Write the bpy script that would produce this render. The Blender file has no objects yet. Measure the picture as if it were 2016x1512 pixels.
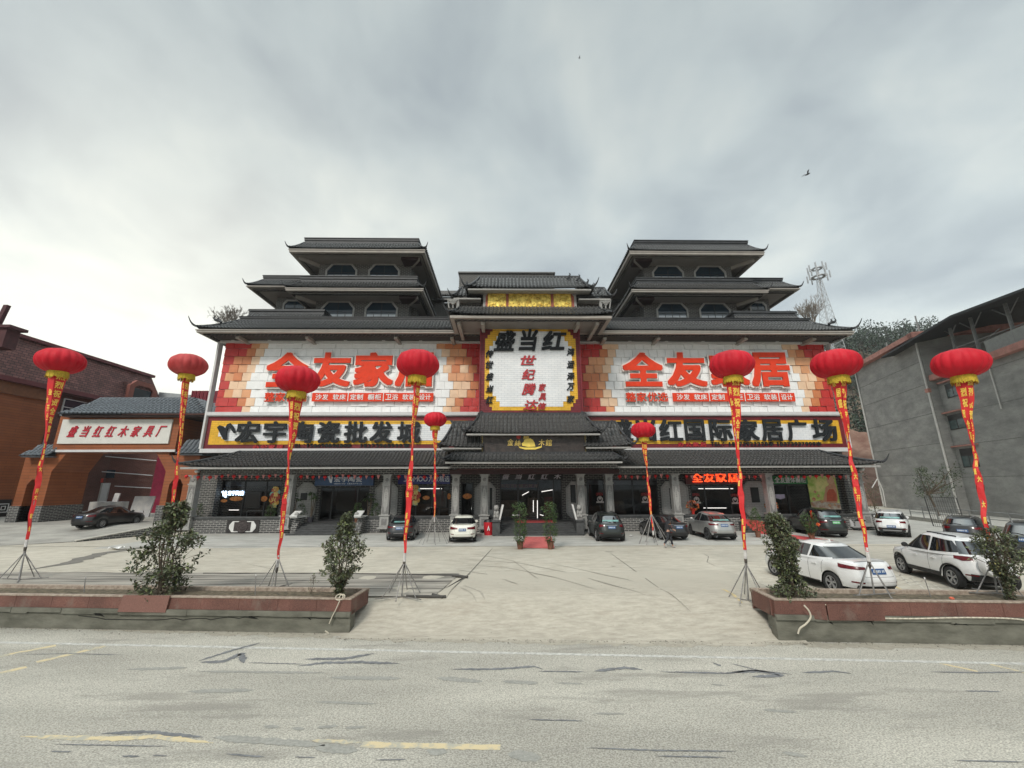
import bpy, bmesh, math, random
from mathutils import Vector, Matrix
R = math.radians
random.seed(7)
SC = bpy.context.scene
COL = SC.collection

# ------------------------------------------------------------------ camera
F_PX = 800.0
PITCH, YAW, ROLL = math.atan(199/800), R(1.0), R(0.2)
CAM = Vector((0, 0, 3.5))
_f = Vector((math.sin(YAW)*math.cos(PITCH), math.cos(YAW)*math.cos(PITCH), math.sin(PITCH)))
_r0 = Vector((math.cos(YAW), -math.sin(YAW), 0)); _u0 = _r0.cross(_f)
_r = _r0*math.cos(ROLL) - _u0*math.sin(ROLL); _u = _u0*math.cos(ROLL) + _r0*math.sin(ROLL)
cam_d = bpy.data.cameras.new('camera'); cam = bpy.data.objects.new('camera', cam_d); COL.objects.link(cam)
cam_d.sensor_width = 36; cam_d.lens = F_PX/2016*36; cam_d.clip_end = 3000; cam_d.clip_start = 0.1
cam.matrix_world = Matrix(((_r.x, _u.x, -_f.x, CAM.x), (_r.y, _u.y, -_f.y, CAM.y), (_r.z, _u.z, -_f.z, CAM.z), (0, 0, 0, 1)))
SC.camera = cam

def ray(x, y): return _f + _r*((x-1008)/F_PX) - _u*((y-756)/F_PX)
def at(x, y, Y):                       # survey point on the plane at distance Y
    d = ray(x, y); return CAM + d*(Y/d.y)
def gz(x, y, z=0.0):                   # survey point on level z
    d = ray(x, y); return CAM + d*((z-CAM.z)/d.z)
def pl(x, y, p, dr):                   # survey point on a vertical plane through p along dr
    n = Vector((dr[1], -dr[0], 0)); d = ray(x, y)
    return CAM + d*((Vector((p[0], p[1], 0))-CAM).dot(n)/d.dot(n))

# ------------------------------------------------------------------ sky, sun, exposure
SUN_EL, SUN_AZ = R(40), R(203)
w = bpy.data.worlds.new('World'); SC.world = w; w.use_nodes = True
nt = w.node_tree; N = nt.nodes; Lk = nt.links; N.clear()
def nd(t, **k):
    n = N.new(t)
    for a, b in k.items(): setattr(n, a, b)
    return n
out = nd('ShaderNodeOutputWorld'); bg = nd('ShaderNodeBackground'); bg.inputs[1].default_value = 0.1
sky = nd('ShaderNodeTexSky', sky_type='NISHITA', sun_disc=False); sky.sun_elevation = SUN_EL; sky.sun_rotation = SUN_AZ
tc = nd('ShaderNodeTexCoord'); sx = nd('ShaderNodeSeparateXYZ'); Lk.new(tc.outputs['Generated'], sx.inputs[0])
def wm(op, a, b=None, c=None, clamp=False):
    n = nd('ShaderNodeMath', operation=op, use_clamp=clamp)
    for i, v in enumerate((a, b, c)):
        if v is None: continue
        if isinstance(v, (int, float)): n.inputs[i].default_value = v
        else: Lk.new(v, n.inputs[i])
    return n.outputs[0]
zz = wm('MAXIMUM', wm('ADD', sx.outputs[2], 0.25), 0.05)
cv = nd('ShaderNodeCombineXYZ'); Lk.new(wm('DIVIDE', sx.outputs[0], zz), cv.inputs[0]); Lk.new(wm('DIVIDE', sx.outputs[1], zz), cv.inputs[1])
def noise(scale, det, rough, dist, off, stretch=(1, 1, 1)):
    mp = nd('ShaderNodeMapping'); mp.inputs['Location'].default_value = off; mp.inputs['Scale'].default_value = stretch
    mp.inputs['Rotation'].default_value = (0, 0, R(-28))
    Lk.new(cv.outputs[0], mp.inputs[0]); n = nd('ShaderNodeTexNoise')
    n.inputs['Scale'].default_value = scale; n.inputs['Detail'].default_value = det; n.inputs['Roughness'].default_value = rough; n.inputs['Distortion'].default_value = dist
    Lk.new(mp.outputs[0], n.inputs[0]); return n.outputs[0]
n1 = noise(1.7, 5, .48, .5, (8.3, 4.1, 0), (1.05, 1.0, 1)); n2 = noise(5.5, 5, .5, .6, (7, 2, 0), (1.1, 1., 1))
cl = wm('ADD', wm('MULTIPLY', n1, .8), wm('MULTIPLY', n2, .2))
rp = nd('ShaderNodeValToRGB'); Lk.new(cl, rp.inputs[0])
e = rp.color_ramp.elements
e[0].position = .36; e[0].color = (.335, .38, .405, 1)
e[1].position = .63; e[1].color = (.55, .59, .57, 1)
m_ = rp.color_ramp.elements.new(.50); m_.color = (.44, .492, .50, 1)
# clouds thin out towards the left horizon where the sun sits behind them
nrm = nd('ShaderNodeVectorMath', operation='DOT_PRODUCT'); Lk.new(tc.outputs['Generated'], nrm.inputs[0])
gd = Vector((-.80, .95, .32)).normalized(); nrm.inputs[1].default_value = gd
glow = wm('POWER', wm('MAXIMUM', nrm.outputs['Value'], 0), 12)
hz = wm('POWER', wm('SUBTRACT', 1.0, wm('MAXIMUM', wm('MULTIPLY', sx.outputs[2], 1.35), 0), clamp=True), 2.2)
mx = nd('ShaderNodeMixRGB', blend_type='ADD'); Lk.new(rp.outputs[0], mx.inputs[1]); mx.inputs[2].default_value = (.28, .235, .16, 1); Lk.new(glow, mx.inputs[0])
dk = nd('ShaderNodeVectorMath', operation='SCALE'); Lk.new(mx.outputs[0], dk.inputs[0]); Lk.new(wm('SUBTRACT', 1.0, wm('MULTIPLY', wm('SUBTRACT', sx.outputs[2], .30, clamp=True), .42)), dk.inputs['Scale'])
mx2 = nd('ShaderNodeMixRGB', blend_type='ADD'); Lk.new(dk.outputs[0], mx2.inputs[1]); mx2.inputs[2].default_value = (.06, .062, .055, 1); Lk.new(hz, mx2.inputs[0])
# overcast dome, its top above the view brightened further to light the ground
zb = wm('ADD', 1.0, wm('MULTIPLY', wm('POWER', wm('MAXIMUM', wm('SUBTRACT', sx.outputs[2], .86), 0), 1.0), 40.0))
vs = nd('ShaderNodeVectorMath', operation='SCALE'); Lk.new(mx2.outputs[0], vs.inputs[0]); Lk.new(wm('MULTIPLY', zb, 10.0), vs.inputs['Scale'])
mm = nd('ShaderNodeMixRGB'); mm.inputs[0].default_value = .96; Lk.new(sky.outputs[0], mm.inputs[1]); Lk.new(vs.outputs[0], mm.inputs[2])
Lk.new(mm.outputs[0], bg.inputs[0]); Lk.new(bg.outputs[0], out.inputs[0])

sl = bpy.data.lights.new('sun', 'SUN'); sl.energy = 1.5; sl.angle = R(14); sl.color = (1, .95, .87)
so = bpy.data.objects.new('sun', sl); COL.objects.link(so)
sd = Vector((math.sin(SUN_AZ)*math.cos(SUN_EL), math.cos(SUN_AZ)*math.cos(SUN_EL), math.sin(SUN_EL)))
so.rotation_euler = sd.to_track_quat('Z', 'Y').to_euler(); so.location = (0, 0, 60)
SC.view_settings.view_transform = 'Standard'; SC.view_settings.look = 'None'; SC.view_settings.gamma = 1; SC.view_settings.exposure = 0.60
SC.view_settings.use_curve_mapping = False

# ------------------------------------------------------------------ object helpers
WM = {}
def tag(o, label=None, cat=None, group=None, kind=None):
    if label: o['label'] = label
    if cat: o['category'] = cat
    if group: o['group'] = group
    if kind: o['kind'] = kind
    return o
def empty(name, loc, label, cat, group=None, rz=0):
    o = bpy.data.objects.new(name, None); COL.objects.link(o); o.location = loc; o.rotation_euler = (0, 0, rz)
    o.empty_display_size = .2
    WM[o] = Matrix.Translation(loc) @ Matrix.Rotation(rz, 4, 'Z')
    return tag(o, label, cat, group)
class MB:
    def __init__(s): s.v = []; s.f = []; s.m = []
    def add(s, vs, fs, m=0):
        b = len(s.v); s.v += [tuple(v) for v in vs]
        for f in fs: s.f.append([b+i for i in f]); s.m.append(m)
        return s
    def box(s, x0, x1, y0, y1, z0, z1, m=0):
        return s.add([(x0, y0, z0), (x1, y0, z0), (x1, y1, z0), (x0, y1, z0), (x0, y0, z1), (x1, y0, z1), (x1, y1, z1), (x0, y1, z1)],
                     [(0, 3, 2, 1), (4, 5, 6, 7), (0, 1, 5, 4), (1, 2, 6, 5), (2, 3, 7, 6), (3, 0, 4, 7)], m)
    def quad(s, a, b, c, d, m=0): return s.add([a, b, c, d], [(0, 1, 2, 3)], m)
    def obox(s, o, ux, uy, uz, m=0):      # box from corner o along three vectors
        o, ux, uy, uz = map(Vector, (o, ux, uy, uz))
        p = [o, o+ux, o+ux+uy, o+uy]; p += [q+uz for q in p]
        return s.add(p, [(0, 3, 2, 1), (4, 5, 6, 7), (0, 1, 5, 4), (1, 2, 6, 5), (2, 3, 7, 6), (3, 0, 4, 7)], m)
    def prism(s, poly, a, b, ax='y', m=0):   # poly of (x,z) extruded along y (or (x,y) along z, (y,z) along x)
        def P(u, v, t): return {'y': (u, t, v), 'z': (u, v, t), 'x': (t, u, v)}[ax]
        n = len(poly); vs = [P(u, v, a) for u, v in poly]+[P(u, v, b) for u, v in poly]
        fs = [tuple(range(n)), tuple(range(2*n-1, n-1, -1))]+[(i, i+n, (i+1) % n+n, (i+1) % n) for i in range(n)]
        return s.add(vs, fs, m)
    def tube(s, a, b, r0, r1=None, n=8, m=0, cap=True):
        a, b = Vector(a), Vector(b); r1 = r0 if r1 is None else r1
        d = (b-a).normalized(); t = d.orthogonal().normalized(); q = d.cross(t)
        vs = []
        for p, r in ((a, r0), (b, r1)):
            for i in range(n):
                g = 2*math.pi*i/n; vs.append(p+(t*math.cos(g)+q*math.sin(g))*r)
        fs = [(i, (i+1) % n, n+(i+1) % n, n+i) for i in range(n)]
        if cap: fs += [tuple(range(n-1, -1, -1)), tuple(range(n, 2*n))]
        return s.add(vs, fs, m)
    def path(s, pts, r, n=6, m=0):
        for i in range(len(pts)-1):
            r0 = r[i] if isinstance(r, (list, tuple)) else r; r1 = r[i+1] if isinstance(r, (list, tuple)) else r
            s.tube(pts[i], pts[i+1], r0, r1, n, m)
        return s
    def lathe(s, prof, c=(0, 0, 0), n=24, m=0, lobes=0, depth=0, ax='z'):
        vs = []; fs = []
        for r, z in prof:
            for i in range(n):
                g = 2*math.pi*i/n; k = r*(1-depth*abs(math.cos(g*lobes/2))**6) if lobes else r
                p = {'z': (k*math.cos(g), k*math.sin(g), z), 'y': (k*math.cos(g), z, k*math.sin(g)), 'x': (z, k*math.cos(g), k*math.sin(g))}[ax]
                vs.append((p[0]+c[0], p[1]+c[1], p[2]+c[2]))
        for j in range(len(prof)-1):
            for i in range(n): fs.append((j*n+i, j*n+(i+1) % n, (j+1)*n+(i+1) % n, (j+1)*n+i))
        return s.add(vs, fs, m)
    def grid(s, P, m=0, closed=False):       # P[j][i]
        nj, ni = len(P), len(P[0]); vs = [p for row in P for p in row]; fs = []
        for j in range(nj-1):
            for i in range(ni if closed else ni-1):
                k = (i+1) % ni; fs.append((j*ni+i, j*ni+k, (j+1)*ni+k, (j+1)*ni+i))
        return s.add(vs, fs, m)
    def build(s, name, mat, parent=None, smooth=False, local=False, label=None):
        me = bpy.data.meshes.new(name); me.from_pydata(s.v, [], s.f)
        mats = mat if isinstance(mat, (list, tuple)) else [mat]
        for q in mats: me.materials.append(q)
        if len(mats) > 1: me.polygons.foreach_set('material_index', s.m)
        if smooth:
            me.polygons.foreach_set('use_smooth', [True]*len(me.polygons))
            if smooth != 'all': me.set_sharp_from_angle(angle=R(38))
        me.update()
        o = bpy.data.objects.new(name, me); COL.objects.link(o)
        WM[o] = Matrix()
        if parent:
            o.parent = parent
            if local: WM[o] = WM[parent].copy()
            else: o.matrix_parent_inverse = WM[parent].inverted()
        if label: o['label'] = label
        return o

def islands(mb, name, mat_, parent):
    par = list(range(len(mb.v)))
    def fd(i):
        while par[i] != i: par[i] = par[par[i]]; i = par[i]
        return i
    for f in mb.f:
        a = fd(f[0])
        for i in f[1:]: par[fd(i)] = a
    G = {}
    for f, k in zip(mb.f, mb.m): G.setdefault(fd(f[0]), []).append((f, k))
    for g in G.values():
        ix = {}; q = MB()
        for f, k in g:
            q.f.append([ix.setdefault(i, len(ix)) for i in f]); q.m.append(k)
        q.v = [None]*len(ix)
        for i, j in ix.items(): q.v[j] = mb.v[i]
        q.build(name, mat_, parent)
def copy_tree(o, parent=None):
    c = o.copy(); COL.objects.link(c)
    if parent: c.parent = parent
    for ch in list(o.children): copy_tree(ch, c)
    return c

# ------------------------------------------------------------------ lettering
_tc = {}
def glyph(ch, off=0.0, shear=0.0, res=3):
    k = (ch, off, shear)
    if k in _tc: return _tc[k]
    c = bpy.data.curves.new('t', 'FONT'); c.body = ch; c.offset = off; c.shear = shear; c.resolution_u = res; c.fill_mode = 'FRONT'
    o = bpy.data.objects.new('t', c); COL.objects.link(o)
    dg = bpy.context.evaluated_depsgraph_get(); dg.update(); ev = o.evaluated_get(dg); me = ev.to_mesh()
    vs = [(v.co.x, v.co.y) for v in me.vertices]; fs = [tuple(p.vertices) for p in me.polygons]
    ed = {}
    for f in fs:
        for i in range(len(f)):
            a, b = f[i], f[(i+1) % len(f)]
            if (b, a) in ed: del ed[(b, a)]
            else: ed[(a, b)] = 1
    ev.to_mesh_clear(); bpy.data.objects.remove(o); bpy.data.curves.remove(c)
    if not vs: _tc[k] = None; return None
    x0 = min(v[0] for v in vs); x1 = max(v[0] for v in vs); y0 = min(v[1] for v in vs); y1 = max(v[1] for v in vs)
    _tc[k] = (vs, fs, list(ed), x0, x1, y0, y1); return _tc[k]
def put(mb, ch, mapf, off=.0, shear=0., m=0, thick=0.05, aspect=False, flip=False):
    """glyph scaled to the unit square -> mapf(u,v,w) gives the point; w = 0 front, 1 back"""
    g = glyph(ch, 0, shear)
    if not g: return
    vs, fs, ed, x0, x1, y0, y1 = g
    r = off*.82; x0 -= r; x1 += r; y0 -= r; y1 += r; n = len(vs); q = 0
    # heavy strokes: the thin glyph is laid down several times, each a hair behind the last
    D = [(0, 0)] if r < .006 else ([(-r, 0), (r, 0), (0, r), (0, -r)] if r < .016 else [(0, 0)]+[(r*a, r*b) for a, b in ((1, 1), (1, -1), (-1, 1), (-1, -1), (1, 0), (-1, 0), (0, 1), (0, -1))])
    for i, (dx, dy) in enumerate(D):
        U = [((x+dx-x0)/(x1-x0+1e-9), (y+dy-y0)/(y1-y0+1e-9)) for x, y in vs]; w0 = i*.025
        V = [mapf(u, v, w0) for u, v in U]
        if not thick and i: V = [tuple(Vector(p)+Vector((0, .0008*i, 0))) for p in V]
        Fs = list(fs)
        if thick: V += [mapf(u, v, 1) for u, v in U]; Fs += [(a, a+n, b+n, b) for a, b in ed]
        mb.add(V, Fs, m)
def sign_chars(mb, s, x0, x1, z0, z1, Y, off=.02, shear=0., m=0, thick=.06, gap=.12, thin=None):
    """spread the characters of s over a rectangle on the plane at Y, facing the street"""
    n = len(s); cw = (x1-x0)/(n-gap)
    for i, ch in enumerate(s):
        if ch == ' ': continue
        a = x0+i*cw; b = a+cw*(1-gap); c, d = z0, z1
        if ch in '1lI:,.': k = .28 if ch != '1' else .5; mid = (a+b)/2; h = (b-a)*k/2; a, b = mid-h, mid+h
        if ch == '一': c, d = z0+.45*(z1-z0), z0+.58*(z1-z0)
        put(mb, ch, lambda u, v, w_, a=a, b=b, c=c, d=d: (a+(b-a)*u, Y+thick*w_, c+(d-c)*v), off, shear, m, thick)

# ------------------------------------------------------------------ materials
_m = {}
def mat(name, col, rough=.7, var=.12, scale=3., bump=0., bscale=20., metal=0., col2=None, coat=0., spec=None, emit=None, alpha=None, stretch=(1, 1, 1), detail=5, f0=.35, f1=.65, nr=.6):
    if name in _m: return _m[name]
    M = bpy.data.materials.new(name); M.use_nodes = True; t = M.node_tree; b = t.nodes['Principled BSDF']
    b.inputs['Roughness'].default_value = rough; b.inputs['Metallic'].default_value = metal
    if coat: b.inputs['Coat Weight'].default_value = coat; b.inputs['Coat Roughness'].default_value = .05
    if spec is not None: b.inputs['Specular IOR Level'].default_value = spec
    co = t.nodes.new('ShaderNodeTexCoord'); mp = t.nodes.new('ShaderNodeMapping'); mp.inputs['Scale'].default_value = stretch
    t.links.new(co.outputs['Object'], mp.inputs[0])
    if var or col2:
        n = t.nodes.new('ShaderNodeTexNoise'); n.inputs['Scale'].default_value = scale; n.inputs['Detail'].default_value = detail; n.inputs['Roughness'].default_value = nr
        t.links.new(mp.outputs[0], n.inputs[0]); r = t.nodes.new('ShaderNodeValToRGB'); t.links.new(n.outputs[0], r.inputs[0])
        c2 = col2 or tuple(min(1, c*(1+var)) for c in col); c1 = col if col2 else tuple(c*(1-var) for c in col)
        r.color_ramp.elements[0].position = f0; r.color_ramp.elements[0].color = (*c1, 1)
        r.color_ramp.elements[1].position = f1; r.color_ramp.elements[1].color = (*c2, 1)
        t.links.new(r.outputs[0], b.inputs['Base Color'])
    else: b.inputs['Base Color'].default_value = (*col, 1)
    if bump:
        n = t.nodes.new('ShaderNodeTexNoise'); n.inputs['Scale'].default_value = bscale; n.inputs['Detail'].default_value = 4
        t.links.new(mp.outputs[0], n.inputs[0]); bn = t.nodes.new('ShaderNodeBump'); bn.inputs['Strength'].default_value = bump; bn.inputs['Distance'].default_value = .02
        t.links.new(n.outputs[0], bn.inputs['Height']); t.links.new(bn.outputs[0], b.inputs['Normal'])
    if emit: b.inputs['Emission Color'].default_value = (*emit[0], 1); b.inputs['Emission Strength'].default_value = emit[1]
    _m[name] = M; return M
def brick(name, c1, c2, mortar, bw=.4, bh=.13, ms=.018, rough=.8, bump=.4, off=.5, dirt=.15):
    M = bpy.data.materials.new(name); M.use_nodes = True; t = M.node_tree; b = t.nodes['Principled BSDF']; b.inputs['Roughness'].default_value = rough
    co = t.nodes.new('ShaderNodeTexCoord'); sp = t.nodes.new('ShaderNodeSeparateXYZ'); t.links.new(co.outputs['Object'], sp.inputs[0])
    ad = t.nodes.new('ShaderNodeMath'); t.links.new(sp.outputs[0], ad.inputs[0]); t.links.new(sp.outputs[1], ad.inputs[1])
    cb = t.nodes.new('ShaderNodeCombineXYZ'); t.links.new(ad.outputs[0], cb.inputs[0]); t.links.new(sp.outputs[2], cb.inputs[1])
    k = t.nodes.new('ShaderNodeTexBrick'); t.links.new(cb.outputs[0], k.inputs[0]); k.inputs['Scale'].default_value = 1
    k.inputs['Brick Width'].default_value = bw; k.inputs['Row Height'].default_value = bh; k.inputs['Mortar Size'].default_value = ms; k.offset = off
    k.inputs['Mortar Smooth'].default_value = .2
    k.inputs['Color1'].default_value = (*c1, 1); k.inputs['Color2'].default_value = (*c2, 1); k.inputs['Mortar'].default_value = (*mortar, 1)
    n = t.nodes.new('ShaderNodeTexNoise'); n.inputs['Scale'].default_value = .8; n.inputs['Detail'].default_value = 6; t.links.new(co.outputs['Object'], n.inputs[0])
    mr = t.nodes.new('ShaderNodeMapRange'); t.links.new(n.outputs[0], mr.inputs[0]); mr.inputs[1].default_value = .3; mr.inputs[2].default_value = .7; mr.inputs[3].default_value = 1-dirt; mr.inputs[4].default_value = 1+dirt
    vm = t.nodes.new('ShaderNodeVectorMath'); vm.operation = 'SCALE'; t.links.new(k.outputs[0], vm.inputs[0]); t.links.new(mr.outputs[0], vm.inputs['Scale'])
    t.links.new(vm.outputs[0], b.inputs['Base Color'])
    bn = t.nodes.new('ShaderNodeBump'); bn.inputs['Strength'].default_value = bump; bn.inputs['Distance'].default_value = .03; bn.invert = True
    t.links.new(k.outputs[1], bn.inputs['Height']); t.links.new(bn.outputs[0], b.inputs['Normal'])
    _m[name] = M; return M
def glassy(name, tint=(.02, .03, .035), tr=.55, rough=.03):
    M = bpy.data.materials.new(name); M.use_nodes = True; t = M.node_tree; t.nodes.clear()
    o = t.nodes.new('ShaderNodeOutputMaterial'); a = t.nodes.new('ShaderNodeBsdfTransparent'); a.inputs[0].default_value = (tr, tr, tr*1.02, 1)
    g = t.nodes.new('ShaderNodeBsdfGlossy'); g.inputs['Roughness'].default_value = rough; g.inputs[0].default_value = (.9, .95, 1, 1)
    fr = t.nodes.new('ShaderNodeFresnel'); fr.inputs[0].default_value = 1.32
    mx = t.nodes.new('ShaderNodeMixShader'); t.links.new(fr.outputs[0], mx.inputs[0]); t.links.new(a.outputs[0], mx.inputs[1]); t.links.new(g.outputs[0], mx.inputs[2])
    t.links.new(mx.outputs[0], o.inputs[0]); return M
dark_brick = brick('dark_brick', (.03, .031, .032), (.045, .045, .045), (.27, .26, .24), .42, .14, .022)
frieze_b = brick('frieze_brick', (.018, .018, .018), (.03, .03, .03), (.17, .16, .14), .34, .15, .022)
dark_soffit = None
brick_pl = brick('plinth_brick', (.045, .046, .047), (.06, .06, .06), (.36, .35, .33), .45, .13, .018)
tile_m = mat('roof_tile', (.042, .043, .044), .42, 0, 6, .5, 30, col2=(.135, .135, .132), detail=6, nr=.8)
tile_l = mat('roof_tile_light', (.12, .135, .15), .55, .3, 5, .3, 30)
cap_m = mat('ridge_tile', (.035, .037, .040), .55, .25, 2)
cream = mat('cream_render', (.34, .315, .285), .8, .08, 1.5)
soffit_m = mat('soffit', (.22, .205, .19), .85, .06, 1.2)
stone_m = mat('carved_stone', (.34, .335, .32), .75, .12, 6, .5, 25)
stone_d = mat('stone_relief', (.21, .205, .20), .8, .15, 8, .5, 30)
slate = mat('slate_coping', (.07, .072, .073), .55, .25, 3)
white_m = mat('white_render', (.68, .68, .66), .7, .06, 2)
frame_w = mat('white_metal_frame', (.60, .60, .60), .45, .05, 2)
glass_d = mat('dark_glass', (.012, .016, .02), .06, 0, spec=.6)
shop_glass = glassy('shop_glass', tr=.6)
black = mat('black_metal', (.012, .012, .013), .45, .1)
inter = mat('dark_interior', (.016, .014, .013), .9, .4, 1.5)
wine = mat('wine_red', (.17, .012, .02), .55, .15, 4)
wine_b = brick('wine_bricks', (.19, .012, .02), (.15, .01, .018), (.07, .006, .01), .5, .17, .014, .5, .6)
gold_b = brick('gold_bricks', (.80, .46, .03), (.74, .41, .025), (.50, .27, .015), .5, .17, .014, .5, .6)
white_b = brick('white_bricks', (.82, .83, .84), (.77, .79, .81), (.60, .63, .66), .5, .17, .014, .5, .6, dirt=.05)
letter_k = mat('black_letters', (.016, .019, .022), .65, .15, spec=.25)
letter_r = mat('red_letters', (.42, .02, .028), .5, .1)
orange_red = mat('vermilion', (.74, .058, .022), .65, .06, spec=.2)
white_p = mat('white_board', (.78, .79, .78), .5, .05, 1.2)
pink_w = mat('letter_outline', (.88, .80, .75), .5, .05)
gold = mat('gold_leaf', (.55, .36, .06), .35, .3, 6, .8, 14, metal=.6)
# ------------------------------------------------------------------ ground, plaza, road
def WL(X): return 13.02-.075*X                     # line of the retaining wall
asph = mat('asphalt', (.285, .268, .23), .9, 0, 46, .8, 90, col2=(.60, .572, .495), detail=6, f0=.38, f1=.62, stretch=(.7, 1, 1))
# broad worn tracks in the asphalt
def add_second_noise(M, scale, lo, hi, stretch=(1, 1, 1), p0=.35, p1=.65, detail=5):
    t = M.node_tree; b = t.nodes['Principled BSDF']; src = b.inputs['Base Color'].links[0].from_socket
    co = t.nodes.new('ShaderNodeTexCoord'); mp = t.nodes.new('ShaderNodeMapping'); mp.inputs['Scale'].default_value = stretch; mp.inputs['Rotation'].default_value = (0, 0, R(4.3))
    t.links.new(co.outputs['Object'], mp.inputs[0]); n = t.nodes.new('ShaderNodeTexNoise'); n.inputs['Scale'].default_value = scale; n.inputs['Detail'].default_value = detail
    t.links.new(mp.outputs[0], n.inputs[0]); mr = t.nodes.new('ShaderNodeMapRange'); t.links.new(n.outputs[0], mr.inputs[0])
    mr.inputs[1].default_value = p0; mr.inputs[2].default_value = p1; mr.inputs[3].default_value = lo; mr.inputs[4].default_value = hi
    v = t.nodes.new('ShaderNodeVectorMath'); v.operation = 'SCALE'; t.links.new(src, v.inputs[0]); t.links.new(mr.outputs[0], v.inputs['Scale'])
    t.links.new(v.outputs[0], b.inputs['Base Color'])
def add_tint(M, col, scale, p0, p1, stretch=(1, 1, 1), amount=.6):
    t = M.node_tree; b = t.nodes['Principled BSDF']; src = b.inputs['Base Color'].links[0].from_socket
    co = t.nodes.new('ShaderNodeTexCoord'); mp = t.nodes.new('ShaderNodeMapping'); mp.inputs['Scale'].default_value = stretch; mp.inputs['Location'].default_value = (5, 3, 1)
    t.links.new(co.outputs['Object'], mp.inputs[0]); n = t.nodes.new('ShaderNodeTexNoise'); n.inputs['Scale'].default_value = scale; n.inputs['Detail'].default_value = 7; n.inputs['Roughness'].default_value = .65
    t.links.new(mp.outputs[0], n.inputs[0]); mr = t.nodes.new('ShaderNodeMapRange'); t.links.new(n.outputs[0], mr.inputs[0])
    mr.inputs[1].default_value = p0; mr.inputs[2].default_value = p1; mr.inputs[4].default_value = amount
    x = t.nodes.new('ShaderNodeMixRGB'); t.links.new(mr.outputs[0], x.inputs[0]); t.links.new(src, x.inputs[1]); x.inputs[2].default_value = (*col, 1)
    t.links.new(x.outputs[0], b.inputs['Base Color'])
add_second_noise(asph, .5, .82, 1.1, (.35, 1.4, 1))
add_tint(asph, (.25, .235, .205), .8, .55, .64, (.3, 1.6, 1), .6)
conc = mat('plaza_concrete', (.35, .315, .25), .9, 0, 2.6, .35, 14, col2=(.55, .515, .435), stretch=(.45, 1.3, 1), detail=12, f0=.26, f1=.64, nr=.74)
add_second_noise(conc, .16, .88, 1.05)
add_tint(conc, (.30, .27, .22), 1.1, .56, .70, (.5, 1.6, 1), .45)
conc2 = mat('forecourt_concrete', (.36, .35, .32), .9, 0, 1.5, .3, 14, col2=(.50, .49, .45), stretch=(.5, 1.3, 1), detail=8)
apron_m = mat('apron_concrete', (.29, .26, .21), .92, 0, 5.5, .35, 14, col2=(.48, .44, .365), stretch=(.4, 1.3, 1), detail=12, f0=.28, f1=.66, nr=.72)
add_tint(apron_m, (.34, .285, .22), .9, .55, .72, (.6, 1.5, 1), .4)
t_ = apron_m.node_tree; b_ = t_.nodes['Principled BSDF']; s_ = b_.inputs['Base Color'].links[0].from_socket
co_ = t_.nodes.new('ShaderNodeTexCoord'); sp_ = t_.nodes.new('ShaderNodeSeparateXYZ'); t_.links.new(co_.outputs['Object'], sp_.inputs[0]); nz_ = t_.nodes.new('ShaderNodeTexNoise'); nz_.inputs['Scale'].default_value = .7; nz_.inputs['Detail'].default_value = 6; t_.links.new(co_.outputs['Object'], nz_.inputs[0])
ma_ = t_.nodes.new('ShaderNodeMath'); ma_.operation = 'MULTIPLY_ADD'; t_.links.new(nz_.outputs[0], ma_.inputs[0]); ma_.inputs[1].default_value = 3.0; t_.links.new(sp_.outputs[1], ma_.inputs[2])
mr_ = t_.nodes.new('ShaderNodeMapRange'); t_.links.new(ma_.outputs[0], mr_.inputs[0]); mr_.inputs[1].default_value = 15.4; mr_.inputs[2].default_value = 18.9; mr_.inputs[4].default_value = .92
mi_ = t_.nodes.new('ShaderNodeMixRGB'); t_.links.new(mr_.outputs[0], mi_.inputs[0]); t_.links.new(s_, mi_.inputs[1]); mi_.inputs[2].default_value = (.448, .415, .345, 1); t_.links.new(mi_.outputs[0], b_.inputs['Base Color'])
earth = mat('earth', (.10, .07, .045), .95, 0, 1.2, .5, 6, col2=(.20, .14, .09))
wallc = mat('old_wall_concrete', (.08, .078, .06), .9, 0, 2.2, 1.0, 7, col2=(.19, .185, .15), detail=9, stretch=(.6, 1, 1.4), f0=.3, f1=.7)

MB().quad((-900, -300, -.95), (900, -300, -.95), (900, 1600, -.95), (-900, 1600, -.95)).build('ground', earth)['kind'] = 'structure'
m = MB(); m.quad((-140, -6, -.7), (140, -6, -.7), (140, WL(140)+.6, -.7), (-140, WL(-140)+.6, -.7)); m.build('road', asph)['kind'] = 'structure'

OP0, OP1 = -5.25, 8.25                              # driveway opening at the wall line
def ss(t): t = max(0, min(1, t)); return t*t*(3-2*t)
def apz(X, Y): return -.70+.70*ss((Y-WL(X)+.35)/2.7)
# plaza: flat slab beyond the wall, with the driveway apron dipping to the road
m = MB()
for a, b in ((-140, -6.3), (9.3, 140)):
    m.quad((a, WL(a)+.12, 0), (b, WL(b)+.12, 0), (b, 40, 0), (a, 40, 0))
m.quad((-6.3, 18.2, 0), (9.3, 18.2, 0), (9.3, 40, 0), (-6.3, 40, 0)); m.quad((-140, 40, 0), (140, 40, 0), (140, 130, 0), (-140, 130, 0))
rows = []
for j in range(26):
    t = j/25; r_ = []
    for i in range(61):
        X0 = -6.3+15.6*i/60; X = X0
        ys = WL(X)-.42; Y = ys+(18.2-ys)*t
        z = apz(X, Y)+(.02*math.sin(X*2.3+Y)*math.sin(Y*1.7) if 0 < j < 25 else 0)
        # outside the throat the slab stays up behind the wall
        if X < OP0 or X > OP1:
            d = (OP0-X) if X < OP0 else (X-OP1)
            if Y > WL(X)+.1: z = z+(0-z)*ss(d/.9)
        if j == 25: z = 0
        r_.append((X, Y, z))
    rows.append(r_)
m2 = MB()
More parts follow.
